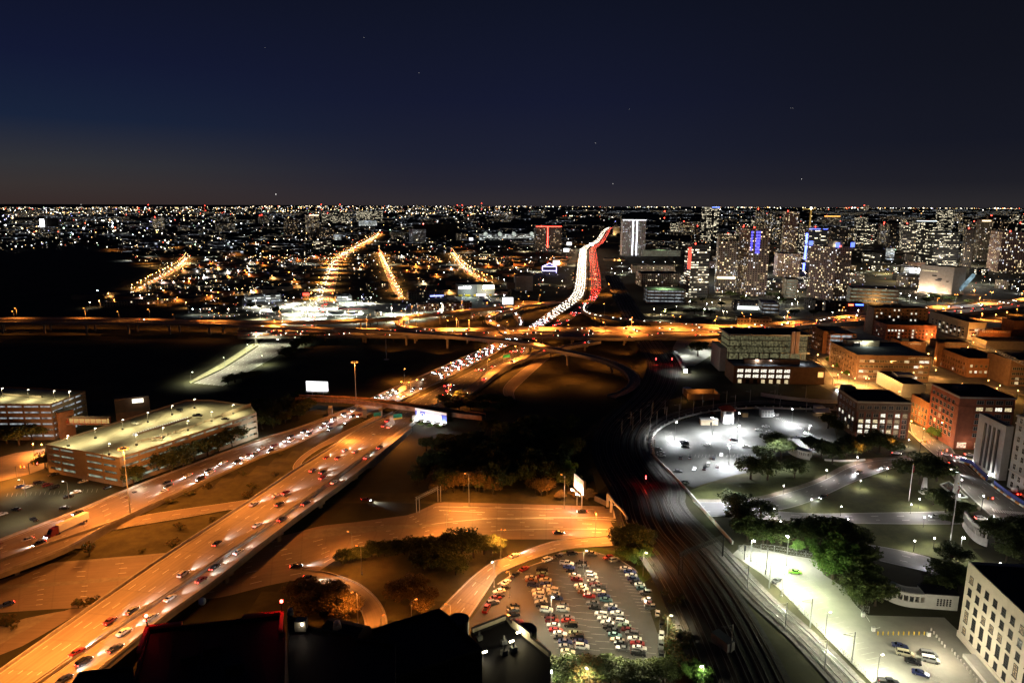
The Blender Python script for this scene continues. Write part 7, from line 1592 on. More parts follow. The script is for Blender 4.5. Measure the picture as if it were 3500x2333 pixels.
a = G(*T('12', 700, 1075), 47); mb = MB(); mb.tube((a.x, a.y, 45), (a.x+9, a.y-3, 45), 4, n=16); mb.build('barrel_roof', mir2, t)
t, q = block('hotel_block', 'dark pitched hotel block whose roof ends in a round stair drum', [('12', 945, 1128), ('12', 1700, 897), ('12', 1775, 950), ('12', 2085, 1255), ('12', 1310, 1505), ('12', 1300, 1210)], 0, 44)
p = G(*T('12', 1872, 1000), 42); MB().tube((p.x, p.y, 0), (p.x, p.y, 42.2), 2.7, n=28).build('stair_drum', mir, t)
t, q = block('hotel_block', 'lower hotel block with wall lamps glowing on its roof beside the crowded lot', [('12', 1985, 1115), ('12', 2295, 995), ('22', 130, 1055), ('22', 470, 1328), ('22', 475, 2100), ('12', 2085, 2100), ('12', 2085, 1270)], 0, 26, m=brick('tan_cladding', (.16, .15, .13), .1))
mb = MB(); wallrow(mb, [G(*T('12', 1995, 1110), 26), G(*T('12', 2295, 995), 26), G(*T('22', 130, 1055), 26), G(*T('22', 470, 1328), 26)], 1.2, .9); mb.build('parapet', mat('pale_cladding', (.48, .45, .36), .7, .1, .4), t)
a, b = G(*T('22', 140, 1045), 27), G(*T('22', 300, 1165), 27); mb = MB(); wallrow(mb, [a, b], 1.6, .7); mb.build('lit_parapet', MATS['pale_cladding'], t)
for k, x, y, pw in (('22', 190, 1110, 420), ('22', 128, 1190, 160), ('12', 2110, 1285, 160)):
    p = G(*T(k, x, y), 27.5); MB().box((p.x, p.y, 27.2), (1.3, .35, .35), .5).build('wall_lamp', glowc((1, .9, .62), 22), t); light(p+Vector((0, -.5, .4)), (1, .80, .42), pw*2, 'POINT', r=.2)
for k, x, y in (('22', 145, 1260), ('12', 2060, 1160), ('22', 60, 1290), ('12', 2280, 1200)): p = G(*T(k, x, y), 26); MB().box((p.x, p.y, 25.3), (1.6, 1.2, 1.3), .5).tube((p.x, p.y, 26), (p.x, p.y, 28), .3).build('rooftop_unit', roofg, t)
c = G(*T('22', 255, 1110), 22); MB().tube((c.x, c.y, 0), (c.x, c.y, 23), 3.2, n=20).build('stair_drum', mir, t)
# ------------------------------------------------------------------ trees
trees('31', "60,1150,13,15 120,900,12,14 180,960,12,14 300,1130,10,12 -90,1140,12,15 20,1010,11,13", 'oak', 'dark oak on the knoll below the white lit lot', 'oaks of the knoll')
trees('31', "440,890,9,10 540,960,11,13 640,1000,12,13 760,960,11,12 860,950,11,12 960,900,11,13 1060,900,12,14 1160,930,10,12 600,690,10,10 680,740,9,9 1010,820,9,10 800,880,9,11", 'oak', 'dark oak in the row before the brick corner building', 'oaks before the brick building')
trees('31', "1420,1190,15,21", 'oak', 'huge spreading dark oak at the edge of the lawn by the pool', 'x'); trees('31', "1570,1160,12,15", 'oak', 'second big oak touching the huge one, nearer the wide street', 'x')
trees('31', "1540,1370,8,10 1600,1350,7,9 1650,1440,7,9 1760,1500,7,9 1850,1460,6,7 1700,1560,6,8", 'oak', 'small oak near the obelisk and pool', 'small oaks by the pool')
trees('31', "1575,790,7,8 1520,760,6,6", 'green', 'street tree lit yellow green by the red block', 'street trees by the red block'); trees('31', "600,110,6,6 690,165,6,6 770,225,5,5", 'green', 'street tree in the orange lit side street', 'street trees of the side street')
trees('32', "2100,330,11,14 2250,390,12,15 2352,300,11,14 2190,480,8,9", 'oak', 'dark tree behind the white colonnade', 'dark trees behind the colonnade')
trees('32', "60,330,10,12 180,345,11,12 320,330,10,12 440,330,11,12 560,330,12,14 640,380,13,15 760,400,13,14 -120,300,11,13", 'oak', 'dark tree along the upper side of the bright lot', 'dark trees above the bright lot')
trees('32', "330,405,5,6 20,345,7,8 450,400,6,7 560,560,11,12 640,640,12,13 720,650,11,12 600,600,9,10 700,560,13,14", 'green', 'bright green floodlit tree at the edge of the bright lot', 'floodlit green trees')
trees('32', "840,650,12,14 900,560,11,12 930,840,9,11 1020,880,9,10 830,830,9,11 960,760,9,11 1080,850,8,9 900,890,7,8", 'oak', 'tree below the floodlit green trees beside the pergola', 'trees beside the pergola')
trees('32', "1700,520,9,12 1640,680,9,12 1600,800,8,10 1750,750,9,10", 'oak', 'dark tree at the corner of the pale office block', 'dark trees by the pale office block')
trees('22', "2160,180,11,13 2250,250,9,10 2300,340,8,8 2120,60,11,13 2352,120,10,12", 'oak', 'dark tree at the railway edge above the bright lot', 'trees at the railway edge')
trees('22', "1190,430,13,14 1280,400,11,11 1110,330,9,9", 'oak', 'dark tree at the top corner of the crowded lot', 'dark trees at the lot corner'); trees('22', "1140,480,6,7 1230,520,6,8 1310,480,6,8", 'green', 'green bush lit at the top corner of the crowded lot', 'green bushes at the lot corner')
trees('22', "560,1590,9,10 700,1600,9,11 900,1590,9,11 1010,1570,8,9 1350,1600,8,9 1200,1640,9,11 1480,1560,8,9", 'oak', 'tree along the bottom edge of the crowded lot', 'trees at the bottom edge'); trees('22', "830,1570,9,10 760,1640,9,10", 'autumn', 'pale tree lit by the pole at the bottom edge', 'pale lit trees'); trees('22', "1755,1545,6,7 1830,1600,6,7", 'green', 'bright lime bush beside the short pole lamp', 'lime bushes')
trees('22', "1560,1120,7,9 1620,1230,8,10 1560,1320,7,9 1640,1420,8,10 1500,820,5,7 1440,700,4,6 1380,600,4,6 1560,960,5,8 1620,860,4,6 1700,1300,7,9 1720,1480,7,8", 'bush', 'bush on the grass slope between the crowded lot and the railway', 'bushes of the railway slope')
trees('12', "830,500,6,6 880,490,6,6 930,480,6,6 985,470,6,6 1040,470,6,6 1100,440,7,7 1160,440,7,7 1215,435,7,7 1270,430,7,7 1330,425,7,7 1390,420,7,7 1450,410,7,7 1510,405,7,7 1570,400,7,7 1630,395,7,7 1690,390,7,7", 'oak', 'clipped tree of the dark hedge below the orange road', 'hedge trees below the orange road', trunk=.12)
trees('12', "1800,430,10,10 1900,460,13,14 2010,450,10,11 2100,420,9,10 2170,430,8,9 1750,500,10,12 1650,560,10,12 1850,600,9,11 1560,560,8,11", 'oak', 'dark tree of the big clump beside the ramp road', 'clump beside the ramp')
trees('12', "1370,850,9,10 1300,830,7,7 1540,960,8,9 1600,900,8,8 1480,800,9,10", 'autumn', 'rust brown tree inside the loop between two ramps', 'rust trees between the ramps'); trees('12', "820,960,9,11 900,990,9,10 700,900,9,11 560,860,9,11 640,970,9,11 780,820,8,9 450,830,8,10 520,980,9,11", 'autumn', 'dim brown tree inside the loop ramp', 'dim trees in the loop ramp')
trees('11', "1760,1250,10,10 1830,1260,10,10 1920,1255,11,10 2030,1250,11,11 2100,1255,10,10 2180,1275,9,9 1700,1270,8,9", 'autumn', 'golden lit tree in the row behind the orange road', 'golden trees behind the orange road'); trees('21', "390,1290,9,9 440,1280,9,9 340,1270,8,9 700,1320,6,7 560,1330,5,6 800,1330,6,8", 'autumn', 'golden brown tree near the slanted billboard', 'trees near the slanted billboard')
trees('21', "640,1180,13,8 600,1220,9,8", 'green', 'pale green tree lit from the slanted billboard', 'pale trees at the slanted billboard')
trees('11', "1470,640,3.5,5 1540,668,2.5,4 1620,685,2.5,4 1700,690,2.5,4 1800,640,4,4", 'green', 'bush lit under the white and blue billboard', 'bushes under the billboard'); trees('11', "520,390,6,8 610,400,6,8 690,400,5,7 450,410,5,7", 'green', 'bush lit below the white digital billboard', 'bushes below the digital billboard')
wd = []
for i in range(95):
    x, y = rnd.uniform(1450, 2900), rnd.uniform(700, 1270)
    if x < 1450+(1250-y)*.35 and y > 900: continue
    if y < 790 and x < 2150: continue
    px, py = T('11', x, y); q = GT(px, py)
    if q.z > .6 or px > 2140: continue
    wd.append(tree(q, rnd.uniform(8, 13), rnd.uniform(9, 14), 'oak', 'dark tree of the unlit wood between the freeway and the railway', 'dark wood trees'))
wd = []
for x, y in [(1750, 480), (1820, 460), (1900, 450), (1980, 470), (2060, 470), (2140, 470), (2220, 480), (2300, 490), (1790, 520), (1880, 520), (1980, 520), (2100, 530), (2250, 540), (2352, 520)]: wd.append(tree(gt('11', x, y), rnd.uniform(6, 9), rnd.uniform(8, 11), 'oak', '', 'x'))
number_off(wd, 'dark tree behind the freeway at the rail bridge end', 'trees by the rail bridge end')
wd = [tree(gt('11', x, y), rnd.uniform(7, 11), rnd.uniform(9, 12), 'oak', '', 'x') for x, y in [(60, 600), (130, 640), (180, 560), (240, 600), (300, 540), (360, 570), (420, 520), (480, 560), (540, 520), (90, 520), (200, 500), (330, 490), (120, 700), (220, 690), (330, 640), (450, 610)]]; number_off(wd, 'dark tree of the thicket between the garage and the rail bridge', 'thicket trees')
trees('01', "1420,1080,14,16 1540,1100,13,15 1640,1060,14,16 1740,990,13,14 1860,960,13,14 1950,900,13,15 2070,850,14,16 2130,800,11,12", 'oak', 'dark street tree in the row before the large garage', 'trees before the large garage'); trees('01', "1195,1200,11,13", 'oak', 'dark tree at the garage entrance beside the high mast', 'x')
trees('01', "170,840,12,15 60,820,11,14 290,800,11,13 395,780,10,11 -60,850,11,14", 'oak', 'dark tree below the garage at the left edge', 'trees below the left garage'); trees('01', "405,1045,9,10", 'oak', 'dark tree at the left corner of the large garage', 'x')
trees('01', "1690,1290,3.5,6 1860,1230,3.5,6 2170,1110,3.5,6 1530,1360,3.5,6 2260,1230,4,7 2230,1300,3,5", 'bush', 'round bush on the grass between the freeways', 'bushes between the freeways'); trees('02', "1610,200,4,7 1900,130,3,5 1560,370,5,8 800,440,9,8 870,250,5,6 610,430,3.5,6 1270,400,2,4", 'bush', 'round bush on the grass strip below the high mast', 'bushes below the high mast'); trees('02', "700,900,5,6 820,900,6,7 100,1060,4,8 60,1020,3,6", 'bush', 'bush at the verge left of the freeway bridge', 'verge bushes')
trees('11', "0,1320,5,8 240,1110,3,6 290,930,3,5", 'bush', 'bush on the grass by the curling slip road', 'bushes by the slip road')
wd = [tree(gt('10', x, y), rnd.uniform(8, 12), rnd.uniform(10, 15), 'oak', '', 'x') for x, y in [(500, 1400), (560, 1370), (620, 1350), (680, 1340), (740, 1330), (800, 1330), (870, 1330), (940, 1330), (1010, 1330), (1080, 1340), (1150, 1340), (1220, 1345), (1290, 1345), (420, 1440), (360, 1470), (330, 1500)]]; number_off(wd, 'dark tree along the belt in front of the flyovers', 'tree belt before the flyovers')
trees('01', "2100,280,8,10 2170,270,8,10 2240,260,8,10 2300,240,7,9 2040,300,7,9", 'oak', 'small tree beside the curving boulevard', 'trees beside the boulevard'); trees('10', "250,1110,11,14 20,1060,9,11 100,1060,6,7 1300,980,9,10 960,1200,9,11 1090,1215,9,11 1150,1200,8,10 1210,1200,8,9 2090,1190,10,14", 'oak', 'dark tree in the commercial strip', 'trees in the commercial strip')
trees('20', "1790,1480,15,17", 'oak', 'round green tree standing alone before the glass garage', 'x'); trees('20', "1500,1110,7,10 1560,1100,8,10 1690,1110,8,10 1760,1110,9,12 1840,1110,9,12 1900,1120,8,11 1640,1010,7,9 1740,1010,8,10 1830,1000,8,10 2080,960,12,18 2200,990,9,12 2000,1040,8,12", 'oak', 'dark tree round the lit lots at the foot of the towers', 'trees at the foot of the towers'); trees('30', "70,960,10,12 140,960,9,10 420,850,12,16 1540,985,12,14 1620,1000,12,14 1480,1010,10,12 1700,1000,10,12 200,1010,9,10 300,1120,9,12 470,1120,8,11 1850,1010,6,12 1300,1330,6,8 1420,1330,6,8", 'oak', 'dark tree among the lit streets below the towers', 'trees below the towers'); trees('30', "1095,720,14,17", 'autumn', 'tree wrapped in bright yellow lights', 'x')
light(gt('30', 1095, 725, 4)+Vector((0, -14, 2)), (1, .82, .35), 3.5e4, 'POINT')
sheet('slope_grass', W("22:1110,400 1250,560 1350,670 1410,800 1490,950 1540,1180 1520,1330 1560,1568 1740,1568 1700,1200 1600,940 1480,680 1330,420", None), None, MATS['lit_lawn'], .05) if 0 else None
p = gt('22', 2010, 1240); t = thing('relay_cabinet', 'grey equipment container among the dark tracks', 'container', p); MB().box(p, (3.2, 7, 3.4), .5).build('housing', steel, t); MB().box(p+Vector((0, 0, 3.4)), (3.4, 7.2, .2), .5).build('roof', roofg, t)
# pale lit street under the deck beside the glass garage, stall lines of the lots
sheet('street', W("20:1540,1568 1570,1400 1610,1325 1990,1325 2000,1400 1900,1480 1760,1568", 6), None, com, .06)
for x, y in ((1680, 1400), (1850, 1360), (1930, 1400), (1650, 1540)): light(gt('20', x, y, 9), (.95, 1, .92), 1.6e4)
mk = MB()
def stall(k, x, y, ang, L=34):
    p = gt(k, x, y); a = math.radians(ang); q = gt(k, x+L*math.cos(a), y-L*math.sin(a)); q.z = p.z; d = (q-p).normalized()*4.8; s = [p, p+d]; mk.strip(lift(side(s, .055), .15), lift(side(s, -.055), .15))
for i in range(15):
    f = i/14; stall('22', 590+f*(1115-590), 500+f*(1395-500), 176); stall('22', 800+f*520, 560+f*790, -6); stall('22', 300+f*420, 590+f*790, 176); stall('22', 440+f*400, 590+f*790, -6); stall('22', 1150+f*250, 540+f*400, 176)
for i in range(20):
    f = i/19; stall('32', 250+f*820, 640+f*860, 12, 50); stall('32', 380+f*240, 560+f*260, 175, 60); stall('32', 1180+f*320, 1190+f*330, -25, 60)
    g = i/19; stall('21', 1420+g*560, 700-g*150+90*g*(1-g)*-1, 60, 40); stall('21', 1560+g*30, 720+g*130, 175); stall('31', 100+g*250, 590+g*110, 60, 40); stall('31', 180+g*300, 590+g*150, 240, 40); stall('21', 1700+g*600, 950-g*10, 75, 40)
    stall('01', 60+g*800, 1300-g*40, 70, 40)
struct('stall_paint', mk, mat('worn_paint', (.36, .35, .31), .8, .4, .5))
# ------------------------------------------------------------------ industrial blocks of the middle distance
FLOOD = [p[:2] for p in P("00:-400,560 300,515 900,490 1100,560 1250,640 1500,700 1200,850 1000,900 800,960 500,1000 1100,1030 1650,1075 2100,1100 2352,1110 2352,1568 -400,1568")]
COMM = [p[:2] for p in P("10:-60,930 1000,930 1480,990 1780,930 2280,930 2330,1060 1400,1150 300,1180 -60,1100")]
SEGS = [(p, q, 24) for A, B in STREETS for p, q in zip(side(A, 0), A[1:])]+[(p, q, 26) for A, B in STREETS for p, q in zip(B, B[1:])]+[(p, q, 22) for A in (SB2[0], NB3[1], FN[0][0], FN[1][1]) for p, q in zip(A, A[1:])]
TBOX = [(b['C'].x, b['C'].y, b['C'].x+b['lr'], b['C'].y+b['ll']) for b in TB]
def near(x, y, r=0):
    for a, b, w in SEGS:
        dx, dy = b.x-a.x, b.y-a.y; t = max(0, min(1, ((x-a.x)*dx+(y-a.y)*dy)/(dx*dx+dy*dy+1e-6)))
        if math.hypot(x-a.x-t*dx, y-a.y-t*dy) < w+r: return True
    for x0, y0, x1, y1 in TBOX:
        if x0-28 < x < x1+28 and y0-24 < y < y1+20: return True
    return False
WHR = random.Random(5)
wallc = [brick('shed_panel', c, .15) for c in ((.20, .16, .12),)]+[brick('shed_panel_pale', (.34, .30, .25), .15), brick('shed_brick', (.24, .13, .09), .2)]
rot = math.radians(-6); co, si = math.cos(rot), math.sin(rot); whs = []; LCOL = [OR, OR, (1, .5, .16), (.95, .97, 1), (.85, .92, 1), (1, .85, .6)]
LAMPS = []
for j in range(46):
    y0 = 960+j*36*(1+j*.012)
    for i in range(-26, 20):
        x0 = i*74+WHR.uniform(-12, 12); x, y = x0*co-y0*si, x0*si+y0*co
        px, py = proj((x, y, 0))
        if py < 880 or px < -80 or px > 2150 or y > 2600: continue
        if inpoly(px, py, FLOOD) or inpoly(px, py, COMM): continue
        if px > 1810 and py > 905: continue
        w, d, h = WHR.uniform(34, 62), WHR.uniform(16, 24), WHR.uniform(5, 8.5)
        if near(x, y, w*.5-8) or WHR.random() < .12: continue
        whs.append((x, y, w, d, h))
whs.sort(key=lambda a: a[0]**2+a[1]**2)
for n, (x, y, w, d, h) in enumerate(whs[:210]):
    m_ = MB(); m_.box((x, y, -.1), (w, d, h), rot); c = thing('warehouse', 'flat dark roofed warehouse in the grid of the dim industrial blocks', 'warehouse', (x, y, 0), 'warehouses of the industrial blocks'); m_.build('wall', WHR.choice(wallc), c)
    r = MB(); r.box((x, y, h-.1), (w+.6, d+.6, .5), rot); r.build('roof', roofd, c)
    if WHR.random() < .5: u = WHR.uniform(-.3, .3)*w; r = MB(); r.box((x+u*co, y+u*si, h+.4), (4, 4, 2), rot); r.build('rooftop_unit', roofg, c)
    if WHR.random() < .85:
        u = WHR.uniform(-.4, .4)*w; q = Vector((x+u*co+(d/2+4)*si, y+u*si-(d/2+4)*co, h*WHR.uniform(.8, 1.3))); LAMPS.append((q, WHR.choice(LCOL), WHR.uniform(.8, 3.2)))
    if WHR.random() < .45:
        u = WHR.uniform(-.4, .4)*w; q = Vector((x+u*co+(d/2+.6)*si, y+u*si-(d/2+.6)*co, h*.75)); LAMPS.append((q, WHR.choice(LCOL), .2))
LOWM = [sty('pale'), sty('apt'), sty('office'), sty('dark')]; nlow = 0
while nlow < 46:
    px, py = WHR.uniform(2300, 3480), WHR.uniform(862, 1012); p = G(px, py, 0); w, d, h = WHR.uniform(22, 50), WHR.uniform(16, 30), WHR.uniform(7, 20)
    if py > 985 and px > 2700: continue
    nlow += 1
    if near(p.x, p.y, 6) or any((p.x-a[0])**2+(p.y-a[1])**2 < 1600 for a in whs if len(a) == 2): continue
    whs.append((p.x, p.y)); c = thing('low_building', 'low block with lit windows in the packed quarter at the foot of the towers', 'building', (p.x, p.y, 0), 'low blocks below the towers'); z_ = H(p.x, p.y)
    MB().box((p.x, p.y, z_-.2), (w, d, h), .25).build('wall', WHR.choice(LOWM), c); MB().box((p.x, p.y, z_+h-.2), (w+.5, d+.5, .5), .25).build('roof', roofd, c); MB().box((p.x+w*.2, p.y, z_+h+.3), (5, 5, 2), .25).build('rooftop_unit', roofg, c)
# street lamps of the avenues
for n, (A, B) in enumerate(STREETS):
    for i in range(24):
        for E, s in ((A, 1), (B, -1)):
            p = side(E, s*2)[i]
            p = p+Vector((rnd.uniform(-5, 5), rnd.uniform(-9, 9), 0))
            if rnd.random() < (.75 if n == 0 else .45): LAMPS.append((p+Vector((0, 0, 9)), OR if rnd.random() < .9 else (1, .8, .55), 13 if n == 0 else 4.5))
for A, B in STREETS:
    for i in range(0, 24): LAMPS.append((A[i].lerp(B[i], .5+rnd.uniform(-.08, .08))+Vector((0, 0, 13)), (1, .48, .14), 16 if A is STREETS[0][0] else 4))  # median lamps added to light the roadway evenly
# commercial strip lamps
for x, y, s in [(60, 985, 2), (180, 1010, 3), (330, 985, 2), (400, 960, 2), (500, 1000, 3), (600, 1005, 4), (590, 1050, 3), (700, 1085, 3), (760, 1000, 3), (880, 960, 3), (1010, 955, 2), (1090, 955, 1.5), (860, 1090, 4), (960, 1110, 5), (1000, 1080, 4), (1180, 1090, 4), (1275, 1050, 3), (1310, 1115, 4), (1400, 1060, 2), (1570, 1045, 2), (1720, 1010, 3), (1900, 1000, 3), (1980, 1000, 3), (2200, 1030, 3), (100, 1090, 2), (280, 1050, 2), (400, 1050, 2), (480, 1090, 2.5), (560, 1110, 2.5), (1500, 1090, 2), (1660, 1060, 2)]:
    LAMPS.append((gt('10', x, y, 9), rnd.choice([(.98, 1, .82), (.95, 1, .80), (.9, .98, 1), (1, .93, .75)]), s*4.5))
for x, y, s in [(1720, 1060, 1), (1790, 1062, 1), (1875, 1060, 1.2), (2040, 1060, 1.5), (1440, 875, 1), (2120, 885, 1.5), (2165, 880, 1), (1550, 815, .8), (1640, 812, .8), (1885, 697, 1.2), (1943, 530, 2), (1775, 780, .6), (870, 895, .8), (1175, 868, .8), (800, 1000, .5), (1020, 978, .6), (885, 988, .4), (1410, 968, 1), (1470, 975, 1), (1660, 1000, 1.6), (1950, 965, 1.2)]: LAMPS.append((gt('00', x, y, 8), rnd.choice(LCOL), s))
# lots of the right half
for k, s in (('20', "1050,740,3 1120,720,4 1180,700,3 1020,700,2 1110,650,3 1300,640,4 1400,640,4 1500,640,4 1580,640,3 1450,680,2 1400,1060,4 1500,1060,4 1600,1040,3 1720,990,3 1870,1010,3 1920,1000,3 1460,1110,3 1850,1060,3 2010,900,2 1990,980,2 2150,980,2 2220,940,2 385,600,3 440,605,3 580,810,1.5 410,800,1.5 60,800,1.5 115,710,1.5 60,935,1.5 2020,1080,1 2050,1085,1"), ('30', "160,960,2 330,900,2 280,1010,2 240,1080,3 330,1000,2 210,1130,3 840,710,2 900,700,2 970,690,2 1060,720,3 1210,705,3 1225,740,3 1170,640,2 60,640,3 45,720,4 310,970,2 400,740,3 1250,920,2 1330,940,2 1390,960,2 1910,890,2 1960,960,3 1980,1100,6 1790,1080,3 2100,1110,4 2200,1090,4 2290,1060,4 1650,1060,4 1560,1080,3 300,1180,3 500,1160,3 700,1150,3 850,1140,3 2050,800,2 2120,810,2 2200,820,2 2320,825,2 2300,880,2 1500,940,1 560,1010,1.5 640,1090,1.5 870,1070,1.5")):
    for it in s.split():
        x, y, w = [float(q) for q in it.split(',')]; LAMPS.append((gt(k, x, y, 8), OR if (k == '30' and y > 880 and 1500 < x) or y > 1130 else rnd.choice([(1, .93, .75), (.9, 1, .85), (1, .8, .5), (.95, .97, 1)]), w*.85))
LAMPS.sort(key=lambda a: a[0].length)
pm = {}
ssum = []
for n, (p, c, s) in enumerate(LAMPS):
    g = H(p.x, p.y)
    dist = p.length
    if n < 260:
        t = thing('street_lamp', 'small lamp glowing in the streets and yards of the middle distance', 'street lamp', Vector((p.x, p.y, g)), 'lamps of the middle distance')
        MB().tube((p.x, p.y, g), (p.x, p.y, p.z), .14, .1, 4).build('pole', steel, t); MB().ball(tuple(p), (.22+dist*.00016)*rnd.choice((.7, 1, 1.3)), n=6, k=4).build('lamp_head', glowc(tuple(round(q, 2) for q in c), 45), t)
    else: ssum.append((p, c, s, dist))
    light(p-Vector((0, 0, 1.7)), c, 8e3*s*(1+dist/2500), 'SPOT' if s > .3 else 'POINT', angle=165)
# ------------------------------------------------------------------ city lights beyond counting
DC = [((1, .93, .80), 8), ((.85, .92, 1), 8), ((1, .55, .18), 7), ((1, .12, .05), 7), ((.35, .35, 1), 6), ((1, .80, .45), 8), ((.6, 1, .65), 6)]
R2 = random.Random(11)
def dots(name, label, lst):
    mb = MB()
    for p, r, mi in lst:
        x, y, z = p; a = [(x+r, y, z), (x, y+r, z), (x-r, y, z), (x, y-r, z), (x, y, z+r), (x, y, z-r)]; k = len(mb.v); mb.v += a
        for f in ((0, 1, 4), (1, 2, 4), (2, 3, 4), (3, 0, 4), (1, 0, 5), (2, 1, 5), (3, 2, 5), (0, 3, 5)): mb.f.append(tuple(k+q for q in f)); mb.m.append(mi); mb.uv.append([(0, 0)]*3)
    o = mb.build(name, [glowc(c, s) for c, s in DC]); o['kind'] = 'stuff'; tag(o, label, 'city lights'); return o
def pick(w): return R2.choices(range(7), w)[0]
def scatter(n, x0, x1, y0, y1, w, rr=(.25, .75), avoid=None, up=(6, 14), pw=1.):
    out = []
    for i in range(n):
        px = R2.uniform(x0, x1); py = y0+(y1-y0)*R2.random()**pw; p = G(px, py, R2.uniform(*up))
        if avoid and inpoly(px, py, avoid): continue
        d = p.length; r = d*(rr[0]*.55+(rr[1]*1.25-rr[0]*.55)*R2.random()**3)*3.418/F*.62; r = max(.3, r); p.z = max(p.z, r); out.append((p, r, pick(w)))
    return out
L_ = []
W_W = (28, 12, 22, 6, 1, 30, 2); W_L = (30, 26, 14, 4, 6, 18, 3); W_O = (16, 7, 42, 5, 1, 26, 2)
def hz(x): return 703+(1750-x)*.0044
for x0, x1, n in ((0, 850, 560), (850, 1750, 600), (1750, 2150, 110), (2150, 3500, 220)):
    L_ += scatter(n, x0, x1, hz((x0+x1)/2)-1, hz((x0+x1)/2)+26, W_W, (.16, .5), up=(8, 40), pw=1.3)
for x0, x1, n in ((0, 1000, 200), (1000, 1800, 210), (1800, 3500, 150)): L_ += scatter(n, x0, x1, hz((x0+x1)/2)-1.5, hz((x0+x1)/2)+6, W_W, (.14, .42), up=(8, 30))
# bright clustered rows near the horizon
for cx, cy, wd_, n in [(1500, 729, 240, 130), (1330, 722, 130, 50), (1650, 733, 170, 80), (620, 735, 160, 60), (820, 727, 120, 40), (950, 722, 130, 50), (230, 725, 220, 90), (2000, 738, 150, 60), (2080, 745, 60, 26), (2200, 707, 120, 36), (2560, 706, 150, 50), (2960, 707, 120, 40), (3150, 707, 90, 26), (3420, 709, 80, 30), (480, 718, 120, 50), (1200, 716, 160, 50), (2510, 724, 70, 20), (1420, 716, 90, 40)]:
    L_ += scatter(int(n*.6), cx-wd_/2, cx+wd_/2, cy-3.5, cy+4, W_W, (.2, .6), up=(8, 20))
L_ += scatter(430, 0, 900, 738, 850, W_L, (.2, .8), FLOOD, pw=.9); L_ += scatter(460, 850, 1700, 735, 880, W_W, (.2, .65)); L_ += scatter(330, 850, 1750, 870, 905, W_O, (.2, .6)); L_ += scatter(160, 0, 900, 840, 905, W_O, (.2, .6), FLOOD)
L_ += scatter(150, 1700, 2350, 745, 860, W_W, (.15, .5)); L_ += scatter(330, 2350, 3500, 712, 850, (20, 14, 16, 16, 5, 24, 3), (.15, .5), up=(6, 70)); L_ += scatter(260, 2450, 3500, 850, 1000, (20, 14, 14, 14, 5, 24, 5), (.15, .42), up=(5, 30))
L_ += scatter(200, 850, 2000, 905, 1000, W_O, (.14, .36), COMM); L_ += scatter(200, 450, 900, 900, 1010, W_O, (.14, .36), FLOOD); L_ += scatter(240, 700, 1750, 1005, 1085, (30, 20, 10, 8, 12, 20, 6), (.12, .34), up=(2, 9))
L_ += scatter(140, 0, 420, 735, 800, W_L, (.4, 1.0))
dots('distant_city_lights', 'countless tiny white, orange and blue city lights spread to the horizon', L_)
dots('middle_city_lamps', 'tiny lamp heads dotting the avenues beyond the counted ones', [(p, .35+d*.00026, min(range(7), key=lambda i: sum(abs(a-b) for a, b in zip(DC[i][0], c)))) for p, c, s, d in ssum])
# glow of many small yards: low broad far buildings as one mass
mb = MB()
for i in range(900):
    px, py = R2.uniform(0, 3500), 722+R2.random()**1.3*150
    p = G(px, py)
    if inpoly(px, py, FLOOD) or near(p.x, p.y, 20): continue
    d = p.length; s = d/1500; mb.box((p.x, p.y, -.5), (R2.uniform(20, 55)*s, R2.uniform(14, 26)*s, R2.uniform(4, 9)*(1+s*.35)), R2.uniform(-.2, .2), R2.randrange(3))
o = mb.build('distant_buildings', [facade('far_facade', (.10, .09, .08), (1, .8, .5), 9, 4, .6, .5, .22, 1.6), facade('far_facade_white', (.12, .12, .12), (.9, .95, 1), 11, 4, .7, .5, .2, 1.6), MATS['blank_dark']]); o['kind'] = 'stuff'; tag(o, 'low dark far buildings with specks of lit windows merging towards the horizon', 'city')
# far orange street pools
for i in range(150):
    px, py = R2.uniform(300, 2000), R2.uniform(775, 915); p = G(px, py, 12)
    if inpoly(px, py, FLOOD): continue
    light(p, R2.choice(LCOL), 9e4, 'SPOT', angle=160)
for i in range(34):
    p = G(R2.uniform(2300, 3480), R2.uniform(830, 1000), 22); light(p, R2.choice([(1, .75, .45), (1, .85, .65), (.85, .9, 1)]), 8e4, 'POINT')  # added fill points scattered to brighten the tower walls
# red aircraft warning masts on the horizon
ms = []
for x, y in ((507, 700), (1098, 699), (1162, 699), (1646, 695), (1563, 701), (1580, 701), (700, 703), (474, 711), (2272, 722)):
    d = 9000 if y < 715 else 5200; pg = None
    for hh in (220,):
        lo, hi = 2000, 60000
    dirv = RM @ Vector(((x-1750)/F, -(y-1166.5)/F, -1)); k_ = d/math.hypot(dirv.x, dirv.y); p = Vector((dirv.x*k_, dirv.y*k_, CZ+dirv.z*k_)); t = thing('radio_mast', '', 'mast', Vector((p.x, p.y, 0))); MB().tube((p.x, p.y, 0), p, 2.0, .8, 4).build('mast', dkst, t); mb = MB()
    for f in (1, .55): mb.ball((p.x, p.y, p.z*f), 5.5 if f == 1 else 4, n=6, k=4)
    mb.build('warning_lamp', glow('mast_red', (1, .06, .03), 8), t); ms.append(t)
number_off(ms, 'distant mast with red warning lamps on the horizon', 'radio masts')
